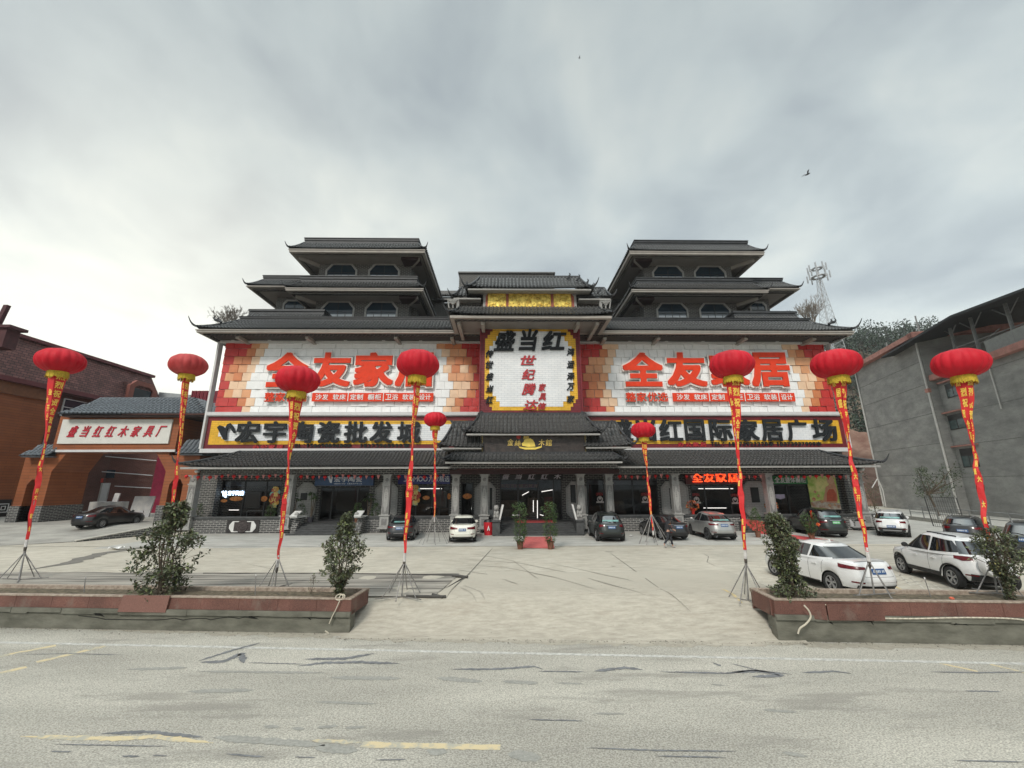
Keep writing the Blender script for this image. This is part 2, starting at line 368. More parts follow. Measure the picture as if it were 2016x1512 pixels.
m2.add([p for r in rows for p in r], [(j*61+i, j*61+i+1, (j+1)*61+i+1, (j+1)*61+i) for j in range(25) for i in range(60)
       if not ((rows[j][i][0] < OP0-.05 or rows[j][i+1][0] > OP1+.05) and rows[j][i][1] < WL(rows[j][i][0])+.0)])
m.build('plaza', conc)['kind'] = 'structure'
m2.build('driveway', apron_m, smooth='all')['kind'] = 'structure'
JY = gz(900, 1076).y
MB().quad((-24, JY, .004), (60, JY, .004), (60, 60, .004), (-24, 60, .004)).build('forecourt', conc2)['kind'] = 'structure'
# ramp up to the gate on the left
A = gz(146, 1067)
m = MB()
GZ = .66; BX, BY = -25.8, 33.0
pts = [(-140, 22, .006), (A.x-4, A.y-2.5, .006), (A.x, A.y, .03), (BX, BY, GZ), (BX, 75, GZ+.1), (-140, 75, GZ+.1), (-140, 35, GZ)]
m.add(pts, [(0, 1, 6), (1, 2, 6), (2, 3, 6), (6, 3, 4, 5)])
m.build('ramp', mat('ramp_concrete', (.27, .26, .235), .9, 0, 1.2, .3, 10, col2=(.40, .385, .345), stretch=(.4, 1.2, 1)))['kind'] = 'structure'
rt = empty('ramp_wall', (A.x, A.y, 0), 'low brick retaining wall with pale coping along the ramp to the gate', 'wall')
d_ = Vector((BX-A.x, BY-A.y, 0)); L_ = d_.length; d_.normalize(); n_ = Vector((d_.y, -d_.x, 0))
a0 = Vector((A.x, A.y, 0)); a1 = a0+d_*L_
MB().add([a0, a1, a1+Vector((0, 0, GZ)), a0+Vector((0, 0, .05)), a0+n_*.22, a1+n_*.22, a1+n_*.22+Vector((0, 0, GZ)), a0+n_*.22+Vector((0, 0, .05))],
         [(0, 1, 2, 3), (7, 6, 5, 4), (4, 5, 1, 0), (3, 2, 6, 7), (0, 3, 7, 4), (1, 5, 6, 2)]).build('brick_face', brick_pl, rt)
m = MB(); up = Vector((0, 0, 1))
m.add([a0-n_*.06+up*.052, a1-n_*.06+up*(GZ+.002), a1+n_*.27+up*(GZ+.002), a0+n_*.27+up*.052, a0-n_*.06+up*.12, a1-n_*.06+up*(GZ+.07), a1+n_*.27+up*(GZ+.07), a0+n_*.27+up*.12],
      [(0, 3, 2, 1), (4, 5, 6, 7), (0, 1, 5, 4), (1, 2, 6, 5), (2, 3, 7, 6), (3, 0, 4, 7)]); m.build('coping', mat('pale_coping', (.50, .48, .43), .8), rt)

# thin marks lying on the ground: strips along surveyed polylines, ragged edges
def strip(mb, pts, w, z=0.008, ragged=.25, seg=.25, zf=None, taper=True, m=0):
    P = [Vector((p.x, p.y, 0)) for p in pts]; S = []
    for i in range(len(P)-1):
        n = max(1, int((P[i+1]-P[i]).length/seg))
        for k in range(n): S.append(P[i].lerp(P[i+1], k/n))
    S.append(P[-1]); rows = []
    for i, p in enumerate(S):
        d = (S[min(i+1, len(S)-1)]-S[max(i-1, 0)]).normalized(); n = Vector((-d.y, d.x, 0))
        t = i/(len(S)-1); k = (min(1, 5*t+.15, 5*(1-t)+.15) if taper else 1)
        a = w*k*(.5+random.uniform(-ragged, ragged)); b = w*k*(.5+random.uniform(-ragged, ragged))
        q0, q1 = p-n*a, p+n*b
        rows.append([(q0.x, q0.y, (zf(q0.x, q0.y) if zf else 0)+z), (q1.x, q1.y, (zf(q1.x, q1.y) if zf else 0)+z)])
    mb.grid(rows, m)
RZ = -.7
def rp_(L): return [gz(x, y, RZ) for x, y in L]
m = MB(); a, b = gz(0, 1265, RZ), gz(2016, 1307, RZ); dd = (b-a).normalized()
strip(m, [a-dd*60, b+dd*60], .13, RZ+.004, .07, .12, taper=False)
m.build('white_edge_line', mat('road_white', (.36, .35, .32), .8, 0, 11, 0, col2=(.62, .61, .57), detail=8, f0=.34, f1=.66))['kind'] = 'structure'
m = MB()
strip(m, rp_([(40, 1450), (240, 1455), (300, 1450), (420, 1463)]), .12, RZ+.004, .2, .1)
strip(m, rp_([(615, 1458), (712, 1462)]), .09, RZ+.004, .3, .08)
strip(m, rp_([(712, 1466), (985, 1472)]), .15, RZ+.004, .1, .1, taper=False)
for L in ([(-150, 1320), (110, 1271)], [(72, 1304), (207, 1272)], [(-80, 1345), (52, 1313)], [(1850, 1306), (1925, 1322)], [(1950, 1308), (2060, 1335)]):
    strip(m, rp_(L), .17 if L[0][0] < 500 else .10, RZ+.004, .12, .12, taper=False)
a, b = gz(40, 1452, RZ), gz(985, 1472, RZ); dd = (b-a).normalized()
for k in (-3, -2, 3, 4, 5): strip(m, [a+dd*(k*9), a+dd*(k*9+4)], .14, RZ+.004, .12, .15, taper=False)
m.build('yellow_road_lines', mat('road_yellow', (.40, .385, .32), .85, 0, 5, 0, col2=(.60, .50, .31), detail=12, f0=.40, f1=.54))['kind'] = 'structure'
m = MB()
for L, w_ in [([(390, 1302), (460, 1280), (512, 1266)], .11), ([(395, 1304), (440, 1303), (475, 1287), (480, 1306)], .16), ([(600, 1298), (680, 1297), (737, 1287)], .14),
              ([(585, 1312), (640, 1305), (715, 1304), (787, 1307)], .13), ([(490, 1305), (600, 1308)], .04), ([(890, 1318), (980, 1318), (1050, 1312), (1070, 1318)], .1), ([(1060, 1322), (1150, 1323)], .05),
              ([(1170, 1322), (1230, 1315), (1265, 1319)], .12), ([(1300, 1323), (1430, 1326), (1480, 1320), (1560, 1328)], .07), ([(1440, 1324), (1500, 1322), (1540, 1330), (1480, 1333)], .12),
              ([(1403, 1305), (1420, 1312)], .08), ([(1440, 1307), (1500, 1322)], .05), ([(1580, 1325), (1640, 1322), (1675, 1326)], .08), ([(1830, 1323), (1920, 1325), (2030, 1323)], .05),
              ([(1900, 1361), (1970, 1362)], .05), ([(40, 1289), (130, 1287), (245, 1290)], .03), ([(200, 1445), (290, 1441), (400, 1452)], .09), ([(110, 1466), (330, 1470)], .03),
              ([(1040, 1417), (1150, 1420)], .035), ([(1155, 1473), (1290, 1478), (1450, 1480)], .035), ([(1290, 1489), (1430, 1492)], .03), ([(240, 1489), (275, 1490)], .04), ([(445, 1485), (520, 1491)], .04),
              ([(740, 1497), (800, 1496)], .03), ([(100, 1480), (140, 1481)], .03), ([(300, 1488), (330, 1489)], .03), ([(1880, 1498), (2016, 1501)], .03), ([(580, 1491), (620, 1492)], .03)]:
    strip(m, rp_(L), w_, RZ+.007, .22, .05)
m.build('tar_seams', mat('tar', (.17, .175, .18), .7, .25, 6))['kind'] = 'structure'
m = MB()
random.seed(3)
for L, w_ in [([(250, 1318), (370, 1315)], .14), ([(390, 1322), (640, 1325)], .10), ([(650, 1334), (790, 1336)], .17), ([(860, 1335), (950, 1342)], .18), ([(370, 1362), (500, 1359)], .16), ([(620, 1382), (740, 1386)], .09),
              ([(520, 1430), (550, 1432)], .09), ([(575, 1434), (600, 1436)], .08), ([(625, 1432), (665, 1430)], .1), ([(680, 1433), (720, 1431)], .08), ([(990, 1342), (1060, 1345)], .16), ([(1095, 1345), (1150, 1347)], .08),
              ([(1400, 1348), (1430, 1350)], .07), ([(420, 1452), (640, 1468)], .17), ([(620, 1472), (705, 1478)], .2), ([(840, 1478), (880, 1482)], .17), ([(1000, 1485), (1065, 1492)], .24), ([(1540, 1482), (1590, 1490)], .1), ([(1500, 1398), (1570, 1402)], .1), ([(1170, 1405), (1230, 1406)], .06)]:
    strip(m, rp_(L), w_, RZ+.0055, .15, .07)
m.build('asphalt_patches', mat('patch_asphalt', (.30, .295, .265), .9, .16, 18, .3, 60))['kind'] = 'structure'
# dirt washed along the foot of the wall
m = MB(); strip(m, [gz(-200, 1224, RZ), gz(660, 1251, RZ)], .45, RZ+.003, .25, .2, taper=False); strip(m, [gz(660, 1256, RZ), gz(1590, 1268, RZ)], .5, RZ+.003, .25, .2); strip(m, [gz(1585, 1270, RZ), gz(2300, 1277, RZ)], .4, RZ+.003, .25, .2, taper=False)
m.build('road_edge_dust', mat('dust', (.36, .33, .27), .95, .12, 8, .3, 40))['kind'] = 'structure'

def pz(X, Y):
    if Y > 18 or X < -6.3 or X > 9.3: return 0
    z = apz(X, Y); d = max(OP0-X, X-OP1, 0); return z*(1-ss(d/.9))
def gsf(x, y, dz=0.):
    z = 0
    for _ in range(25): p = gz(x, y, z); z = .5*z+.5*(pz(p.x, p.y)+dz)
    return p
m = MB(); q = lambda L: [gsf(x, y) for x, y in L]
strip(m, q([(-400, 1077), (2400, 1074)]), .07, .009, .05, .8, taper=False)
strip(m, q([(970, 1079), (925, 1128), (880, 1176)]), .05, .009, .05, .3, zf=pz)
strip(m, q([(1200, 1088), (1300, 1160), (1360, 1205)]), .035, .008, .2, .2, zf=pz)
strip(m, q([(1385, 1090), (1395, 1096), (1392, 1107), (1412, 1116)]), .03, .008, .3, .1); strip(m, q([(480, 1099), (580, 1092), (640, 1080)]), .02, .008, .3, .2)
strip(m, q([(485, 1110), (560, 1125)]), .02, .008, .3, .1); strip(m, q([(1190, 1086), (1210, 1087)]), .1, .008, .2, .1); strip(m, q([(1202, 1115), (1213, 1116)]), .08, .008, .2, .1)
strip(m, rp_([(668, 1249), (800, 1253), (1000, 1256), (1200, 1259), (1400, 1261), (1588, 1265)]), .05, -.69, .3, .12)
m.build('concrete_joints', mat('joint', (.17, .16, .135), .95, .3, 6))['kind'] = 'structure'
m = MB()
for L, w_ in [([(900, 1101), (1020, 1108), (1120, 1128), (1210, 1153), (1270, 1172)], .10), ([(910, 1110), (1000, 1118), (1090, 1136), (1180, 1162)], .06), ([(900, 1122), (960, 1131), (1020, 1150)], .1),
              ([(912, 1153), (945, 1165), (955, 1180)], .08), ([(905, 1156), (930, 1170), (938, 1185)], .06), ([(930, 1090), (1010, 1104), (1060, 1140)], .05), ([(1080, 1108), (1230, 1140), (1300, 1160)], .05)]:
    strip(m, q(L), w_, .007, .15, .15, zf=pz)
m.build('tyre_marks', mat('tyre_mark', (.33, .305, .255), .9, .1, 12))['kind'] = 'structure'
m = MB()
for L, w_ in [([(0, 1064), (90, 1054), (180, 1047), (275, 1036)], .5), ([(55, 1122), (130, 1110), (200, 1090), (280, 1078), (330, 1078)], .75), ([(0, 1062), (60, 1056)], .5)]:
    strip(m, q(L), w_, .012, .2, .3, zf=lambda X, Y: 0)
m.build('damp_stains', mat('damp', (.17, .16, .14), .8, .15, 4))['kind'] = 'structure'

m = MB(); strip(m, q([(1408, 1153), (1462, 1188)]), .12, .009, .15, .1, zf=pz); strip(m, q([(1735, 1140), (1800, 1175)]), .10, .009, .2, .1, zf=lambda X, Y: 0)
m.build('worn_yellow_bay_line', mat('bay_yellow', (.40, .36, .28), .9, 0, 6, 0, col2=(.60, .46, .22), detail=8, f0=.4, f1=.6))['kind'] = 'structure'
m = MB()
for k in range(5): strip(m, q([(1745+k*22, 1120+k*7), (1770+k*26, 1150+k*6)]), .06, .009, .3, .1, zf=lambda X, Y: 0); strip(m, q([(1735+k*20, 1143+k*3), (1800+k*22, 1125+k*8)]), .05, .009, .3, .1, zf=lambda X, Y: 0)
m.build('chalky_scuffs', mat('scuff', (.52, .49, .42), .9, .1, 8))['kind'] = 'structure'
# grit swept to the foot of the walls and the driveway lip
random.seed(77); m = MB()
def grit(p, s):
    v = [p+Vector((random.uniform(-s, s), random.uniform(-s, s), (0 if i < 3 else s*random.uniform(.5, 1)))) for i in range(4)]; m.add(v, [(0, 1, 3), (1, 2, 3), (2, 0, 3)])
for k in range(900):
    x = random.uniform(-40, 2060); yb_ = 1240+(x-300)*.0165 if (x < 660 or x > 1590) else 1256+(x-660)*.009; p = gz(x, yb_+random.expovariate(.35), -.69); grit(p, random.uniform(.008, .028))
for k in range(500): p = gz(random.uniform(900, 1600), random.uniform(1085, 1240)); p.z = pz(p.x, p.y)+.005; grit(p, random.uniform(.006, .02))
m.build('grit', mat('grit', (.12, .11, .09), .9, .5, 30))['kind'] = 'stuff'

# streaked ground sheet laid over the plaza behind the left planter
gs = empty('ground_sheet', gz(500, 1150), 'long streaked grey ground sheet lying flat on the plaza behind the left planter', 'ground sheet')
m = MB(); rows = []
for j in range(12):
    t = j/11; r_ = []
    for i in range(90):
        u_ = i/89; x = -260+(1178-0)*u_; y0, y1 = 1176.5-(0 if x > 700 else (700-x)*.012), 1131-(0 if x > 700 else (700-x)*.004)
        xe = (852 if t == 0 else 852+(905-852)*t); X = -260+(xe+260)*u_
        p = gsf(X, y0+(y1-y0)*t); r_.append((p.x, p.y, p.z+.014+.012*math.sin(i*.7+j*2)*math.sin(j*1.3)+(.03 if j in (0, 11) else 0)))
    rows.append(r_)
m.grid(rows); m.build('sheet', mat('streaked_sheet', (.10, .092, .08), .75, 0, 1.8, .3, 9, col2=(.36, .335, .29), stretch=(.10, 2.6, 1), detail=8, f0=.36, f1=.6), gs, smooth='all')
m = MB(); p = lambda x, y, z=.04: tuple(gsf(x, y)+Vector((0, 0, z)))
m.path([p(400, 1131), p(640, 1131), p(800, 1133), p(900, 1134), p(921, 1138)], .03); m.path([p(890, 1136), p(921, 1138)], .05); m.path([p(913, 1139), p(852, 1177)], .022)
m.path([p(800, 1176), p(850, 1177), p(878, 1177)], .05); m.path([p(851, 1173), p(872, 1178)], .05); m.build('rolled_edge', mat('rolled_edge', (.06, .055, .05), .8), gs)

# ------------------------------------------------------------------ planters with retaining walls
granite = mat('red_granite', (.10, .040, .030), .55, 0, 45, 0, col2=(.20, .09, .068), detail=8, f0=.35, f1=.65)
add_second_noise(granite, .9, .7, 1.15)
add_tint(granite, (.20, .17, .14), 2.2, .55, .70, (1, 1, .6), .45)
coping = mat('granite_coping', (.24, .18, .14), .7, 0, 9, 0, col2=(.42, .35, .28))
soil = mat('soil', (.055, .045, .03), .95, 0, 7, 1.0, 18, col2=(.16, .13, .085))
def wl_pt(X, inn=0, z=0): return Vector((X+.075*inn, WL(X)+inn, z))
def lbox(mb, X0, X1, i0, i1, z0, z1, m=0):
    a = [wl_pt(X0, i0), wl_pt(X1, i0), wl_pt(X1, i1), wl_pt(X0, i1)]
    mb.add([(v.x, v.y, z0) for v in a]+[(v.x, v.y, z1) for v in a], [(0, 3, 2, 1), (4, 5, 6, 7), (0, 1, 5, 4), (1, 2, 6, 5), (2, 3, 7, 6), (3, 0, 4, 7)], m)
GB, GT = -.02, .34
PLW = 1.25
random.seed(11)
def planter(side, X0, X1):
    lab = 'long red granite planter left of the driveway, on a cracked concrete wall' if side < 0 else 'long red granite planter right of the driveway, on a cracked concrete wall'
    global GB, GT
    GB, GT = (-.11, .22) if side < 0 else (-.02, .34)
    t = empty('planter', wl_pt((X0+X1)/2, .6), lab, 'planter')
    w_ = MB(); lbox(w_, X0, X1, 0, .3, -.72, GB-.0, 0)
    # ragged ledge under the granite
    x = X0
    while x < X1:
        b = min(X1, x+random.uniform(.5, 1.4)); lbox(w_, x, b, -.05-random.random()*.03, .0, GB-.12-random.random()*.05, GB-.004); x = b
    w_.build('retaining_wall', wallc, t)
    g = MB(); x = X0
    while x < X1-.01:
        b = min(X1, x+1.2); lbox(g, x+.004, b-.004, -.03+random.uniform(0, .006), .03, GB, GT-.005); x = b
    k0, k1 = (X1-.06, X1) if side < 0 else (X0, X0+.06)
    lbox(g, k0, k1, .03, PLW, GB-.1, GT-.005)
    g.build('granite_slabs', granite, t)
    c = MB(); lbox(c, X0, X1, -.05, .10, GT-.005, GT+.03); lbox(c, X0, X1, PLW-.1, PLW+.06, GT-.09, GT+.02)
    if side < 0: lbox(c, X1-.14, X1, .10, PLW-.1, GT-.005, GT+.03)
    else: lbox(c, X0, X0+.14, .10, PLW-.1, GT-.005, GT+.03)
    c.build('coping', coping, t)
    bk = MB(); lbox(bk, X0, X1, PLW-.06, PLW, -.2, GT-.09); bk.build('back_slabs', granite, t)
    s = MB(); rows = []
    nx = int((X1-X0)/.25)
    for j in range(7):
        rows.append([tuple(wl_pt(X0+.1+(X1-X0-.2)*i/nx, .05+(PLW-.12)*j/6, GT-.09+.05*random.random()*(0 < j < 6))) for i in range(nx+1)])
    s.grid(rows); s.build('soil', soil, t, smooth='all')
    # cracks in the wall
    k = MB(); x = X0+.3 if side > 0 else X1-8.5; z = -.33
    if side < 0:
        while x < X1-.3:
            nx_ = x+random.uniform(.15, .4); nz = z+random.uniform(-.05, .05); nz = max(-.42, min(-.24, nz))
            a, b = wl_pt(x, -.004, z), wl_pt(nx_, -.004, nz); k.add([a+Vector((0, 0, -.012)), b+Vector((0, 0, -.01)), b+Vector((0, 0, .012)), a+Vector((0, 0, .01))], [(0, 1, 2, 3)]); x, z = nx_, nz
    for xx in ([-12.4, -7.6, -5.9] if side < 0 else [8.9, 9.9, 12.3]):
        a = wl_pt(xx, -.006, GB-.14)
        pts = [a+Vector((random.uniform(-.14, .14)+.1*j, 0, -.05*j+random.uniform(-.02, .05))) for j in range(3)]
        k.path([p.to_tuple() for p in pts], [.05, .03, .012], 5)
    k.build('crack', mat('crack', (.01, .01, .008), 1), t)
    return t
planter(-1, -62, -4.55)
planter(1, 7.55, 62)
# tilted corner slabs of the planters at the driveway throat
t = empty('corner_slab', wl_pt(7.6, 0), 'loose red granite slab leaning off the corner of the right planter', 'stone slab')
a = gz(1500, 1180, .2); m = MB(); c0 = wl_pt(7.5, .1, GB-.06)
m.obox(c0, (1.35, -.32, -.05), (.02, .05, 0), (0, 0, .40)); m.obox(c0+Vector((1.38, -.33, -.05)), (1.5, -.08, .0), (.02, .05, 0), (0, 0, .40)); m.build('slab', granite, t)
m = MB(); m.obox(c0+Vector((.05, .06, -.35)), (2.4, -.36, 0), (.05, .3, 0), (0, 0, .34)); m.build('broken_footing', wallc, t)
t = empty('fallen_slab', wl_pt(-12.0, -.05), 'paler red granite slab stuck over the joint of the left planter wall', 'stone slab')
pa = pl(243, 1172, (0, 13.02-.09), (1, -.075)); pb = pl(325, 1206, (0, 13.02-.09), (1, -.075))
MB().add([pa, (pb.x+.05, WL(pb.x)-.09, pa.z), pb, (pa.x-.08, WL(pa.x)-.09, pb.z)]+[(v[0], v[1]+.04, v[2]) for v in (pa, (pb.x+.05, WL(pb.x)-.09, pa.z), pb, (pa.x-.08, WL(pa.x)-.09, pb.z))],
         [(0, 3, 2, 1), (4, 5, 6, 7), (0, 1, 5, 4), (1, 2, 6, 5), (2, 3, 7, 6), (3, 0, 4, 7)]).build('slab', mat('faded_granite', (.20, .095, .075), .55, .15, 30), t)
# ------------------------------------------------------------------ main building
CX = 1034
def zz_(y, Y, x=CX): return at(x, y, Y).z
def xx_(x, Y, y=800): return at(x, y, Y).x
def tiles(mb, e0, e1, up, insL=0., insR=0., pitch=.29, row=.40, sag=.10, liftL=0., liftR=0., m=0, h=.105):
    e0, e1, up = Vector(e0), Vector(e1), Vector(up); L = (e1-e0).length; ex = (e1-e0)/L; n = max(1, round(L/pitch)); pt = L/n
    hv = Vector((up.x, up.y, 0)); rise = up.z; nrm = ex.cross(up).normalized()
    if nrm.z < 0: nrm = -nrm
    UL = up.length; cs = ((0, 0), (.46, 0), (.56, .65), (.73, 1), (.9, .65), (1, 0))
    def P(s, t):
        z = rise*t-sag*rise*4*t*(1-t)
        z += (liftL*math.exp(-s/.9)+liftR*math.exp(-(L-s)/.9))*(1-t)
        return e0+ex*s+hv*t+Vector((0, 0, z))
    for i in range(n):
        sm = (i+.5)*pt; T = 1.
        if insL > 0: T = min(T, sm/insL)
        if insR > 0: T = min(T, (L-sm)/insR)
        if T <= .02: continue
        k = max(1, round(UL*T/row))
        for r in range(k):
            a, b = T*r/k, T*(r+1)/k; vs = []
            mb.add([P(i*pt, a)-nrm*.012, P((i+1)*pt, a)-nrm*.012, P((i+1)*pt, b)-nrm*.012, P(i*pt, b)-nrm*.012], [(0, 1, 2, 3)], m)
            for t, hh in ((a, .045), (b, .0)):
                for c, q in cs: vs.append(P((i+c)*pt, t)+nrm*(q*h+hh))
            mb.add(vs, [(j, j+1, j+7, j+6) for j in range(5)], m)
    return P, L
def hip(mb, c, t, out, r=.10, curl=.5):
    """ridge running down a hip from t to corner c, its end curling up and outwards"""
    c, t, out = Vector(c), Vector(t), Vector(out).normalized(); pts = []
    for i in range(7):
        k = i/6; p = t.lerp(c, k); p.z -= .10*(t.z-c.z)*4*k*(1-k); pts.append(p)
    for i in range(1, 6):
        k = i/5; pts.append(c+out*(curl*.9*k)+Vector((0, 0, curl*(.12*k+.9*k**2.4))))
    mb.path(pts, [r]*7+[r*.95, r*.8, r*.6, r*.42, r*.25], 6)
def ring(mb, x0, x1, y0, y1, z0, z1, th, m=0):
    mb.box(x0, x1, y0, y0+th, z0, z1, m); mb.box(x0, x0+th, y0+th, y1, z0, z1, m); mb.box(x1-th, x1, y0+th, y1, z0, z1, m)
def eave(par, x0, x1, Y, ye, yt, yc, yf, yb, ins, depth, soffit=None, lift=.18, curl=.45):
    """hipped skirt roof: tiles, ridge cap, cream fascia, brick frieze, soffit; ye..yb are survey heights"""
    ze, zt, zc = zz_(ye, Y), zz_(yt, Y+ins), zz_(yc, Y+ins+.1); zf, zb_ = zz_(yf, Y+.12), zz_(yb, Y+.5)
    Yb = Y+depth
    m = MB(); tiles(m, (x0, Y, ze), (x1, Y, ze), (0, ins, zt-ze), ins, ins, liftL=lift, liftR=lift)
    tiles(m, (x0, Yb, ze), (x0, Y, ze), (ins, 0, zt-ze), 0, ins, liftR=lift); tiles(m, (x1, Y, ze), (x1, Yb, ze), (-ins, 0, zt-ze), ins, 0, liftL=lift)
    m.build('tile_roof', tile_m, par)
    m = MB(); hip(m, (x0+.05, Y+.05, ze+lift), (x0+ins, Y+ins, zt+.05), (-1, -1, 0), curl=curl); hip(m, (x1-.05, Y+.05, ze+lift), (x1-ins, Y+ins, zt+.05), (1, -1, 0), curl=curl)
    h = zc-zt; a, b = x0+ins, x1-ins
    for k, (o, f0, f1) in enumerate(((0, -.15, .38), (.06, .38, .52), (-.03, .52, .78), (.04, .78, .88), (-.07, .88, 1.))):
        m.box(a+o, b-o, Y+ins+o, Yb, zt+h*f0, zt+h*f1-.002)
    m.build('ridge_cap', cap_m, par)
    m = MB(); ring(m, x0+.10, x1-.10, Y+.10, Yb, zf, ze-.02, .3); m.box(x0+.04, x1-.04, Y+.04, Y+.1, ze-.12, ze-.015); m.build('fascia', cream, par)
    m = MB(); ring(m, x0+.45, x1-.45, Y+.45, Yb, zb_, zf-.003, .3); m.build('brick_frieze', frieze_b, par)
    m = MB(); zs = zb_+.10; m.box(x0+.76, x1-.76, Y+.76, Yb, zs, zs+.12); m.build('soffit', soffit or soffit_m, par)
    return ze, zs, zc
def octo(x0, x1, z0, z1, c, cb=0):
    P = [(x0, z0+cb), (x0, z1-c), (x0+c*.8, z1), (x1-c*.8, z1), (x1, z1-c), (x1, z0+cb)]
    if cb: P += [(x1-cb*.8, z0), (x0+cb*.8, z0)]
    return P
def oct_window(par, x0, x1, z0, z1, Y, c=.55, bars=2):
    f = MB(); o = octo(x0, x1, z0, z1, c); t = .17; i = octo(x0+t, x1-t, z0+.02, z1-t, c*.9)
    n = len(o)
    for k in range(n-1):
        (ax, az), (bx, bz), (cx, cz), (dx, dz) = o[k], o[k+1], i[k+1], i[k]
        f.add([(ax, Y-.12, az), (bx, Y-.12, bz), (cx, Y-.12, cz), (dx, Y-.12, dz), (ax, Y+.1, az), (bx, Y+.1, bz), (cx, Y+.1, cz), (dx, Y+.1, dz)], [(0, 1, 2, 3), (0, 4, 5, 1), (3, 2, 6, 7)])
    w_ = f.build('window', stone_m, par)
    MB().prism(i, Y-.03, Y-.01).build('pane', glass_win, w_)
    b = MB(); zl = z0+(z1-z0)*.36
    b.box(x0+t, x1-t, Y-.07, Y-.032, zl-.03, zl+.03)
    for k in range(1, 4): xk = x0+t+(x1-x0-2*t)*k/4; b.box(xk-.02, xk+.02, Y-.065, Y-.032, z0, zl-.031)
    for k in (1,): xk = (x0+x1)/2; b.box(xk-.025, xk+.025, Y-.065, Y-.032, zl+.031, z1-t)
    b.build('glazing_bars', black, w_)
    MB().box(x0+t+.05, x1-t-.05, Y-.0305, Y-.0302, z0+.03, z0+(zl-z0)*.62).build('pane_strip', mat('pale_pane_strip', (.62, .66, .70), .5, .08, 1.5), w_)  # pale strip across the lower panes
glass_win = mat('window_glass', (.02, .035, .05), .08, 0, spec=.8)

B = empty('furniture_mall', (xx_(1034, 33), 33, 0), 'wide dark brick furniture mall with tiered grey tile roofs and two upper towers', 'shopping building')
YS = 34.4                                             # plane of the wing sign boards
# main eaves over the wings
mx0, mx1 = at(383, 648, 32).x, at(1684, 648, 32).x
eave(B, mx0, mx1, 32.0, 649, 633, 625.5, 656, 661.5, 2.1, 26, curl=.7, lift=.25, soffit=mat('shaded_soffit', (.05, .048, .045), .9))  # shade under the main eaves is put into the dark soffit colour
zsm = zz_(661.5, 32.5)+.10
m = MB()
for x in (470, 606, 780, 890, 1190, 1295, 1466, 1600):
    X = at(x, 668, 33).x; m.box(X-.14, X+.14, 32.77, 34.55, zsm-.28, zsm-.002)
islands(m, 'soffit_beam', cream, B)
# corner ridge beasts of the main roof
for x, s in ((400, -1), (1668, 1)):
    p = Vector(((mx0+1.0) if s < 0 else (mx1-1.0), 33.0, (zz_(649, 32)+zz_(633, 34.1))/2+.28)); m = MB()
    m.path([p+Vector((-.35*s, 0, -.1)), p+Vector((-.1*s, 0, .08)), p+Vector((.15*s, 0, .1)), p+Vector((.35*s, 0, .28)), p+Vector((.28*s, 0, .5))], [.12, .14, .12, .07, .03], 6)
    m.path([p+Vector((0, 0, .1)), p+Vector((-.07*s, 0, .34)), p+Vector((.08*s, 0, .42))], [.07, .05, .02], 5); m.build('ridge_ornament', cap_m, B)
# body walls behind the signs
wx0, wx1 = at(437, 780, YS).x+.15, at(1648, 780, YS).x-.1
m = MB(); m.box(wx0, wx1, YS+.25, YS+.55, zz_(880, YS), zsm+.1); m.box(wx0, wx0+.3, YS+.55, 58, 0, zsm+.1); m.box(wx1-.3, wx1, YS+.55, 58, 0, zsm+.1); m.box(wx0+.3, wx1-.3, 57.7, 58, 0, zsm+.1)
m.build('wall', dark_brick, B)
# lower tiled roof along the whole front
Y1, Y2 = 31.2, 34.0
ze, zt = zz_(917.5, Y1), zz_(889, Y2)
ex0, ex1 = at(352, 917, Y1).x, at(1736, 912, Y1).x; ins = 2.6
m = MB(); tiles(m, (ex0, Y1, ze), (ex1, Y1, ze), (0, Y2-Y1, zt-ze), ins, ins, sag=.13, liftL=.25, liftR=.25)
tiles(m, (ex0, 44, ze), (ex0, Y1, ze), (ins, 0, zt-ze), 0, ins, liftR=.25); tiles(m, (ex1, Y1, ze), (ex1, 44, ze), (-ins, 0, zt-ze), ins, 0, liftL=.25)
m.build('lower_tile_roof', tile_m, B)
m = MB(); hip(m, (ex0, Y1, ze+.25), (ex0+ins, Y2, zt+.05), (-1, -.7, 0), .11, .6); hip(m, (ex1, Y1, ze+.25), (ex1-ins, Y2, zt+.05), (1, -.7, 0), .11, .6)
m.box(ex0+ins, ex1-ins, Y2-.05, Y2+.6, zt-.1, zt+.12); m.build('ridge_cap', cap_m, B)
m = MB(); m.box(ex0+.08, ex1-.08, Y1+.06, Y1+.2, ze-.16, ze-.01); m.build('fascia', stone_m, B)
m = MB(); zl0 = zz_(933.5, 32.6); m.box(ex0+.7, ex1-.7, 32.55, 33.2, zl0, ze-.02); m.box(ex0+.7, ex0+1.3, 33.2, 40, zl0, ze-.02); m.box(ex1-1.3, ex1-.7, 33.2, 40, zl0, ze-.02)
m.build('brick_frieze', dark_brick, B)
MB().box(ex0+.2, ex1-.2, 31.42, 36, ze-.015, ze+.02).build('porch_ceiling', mat('porch_ceiling', (.10, .095, .09), .9), B)
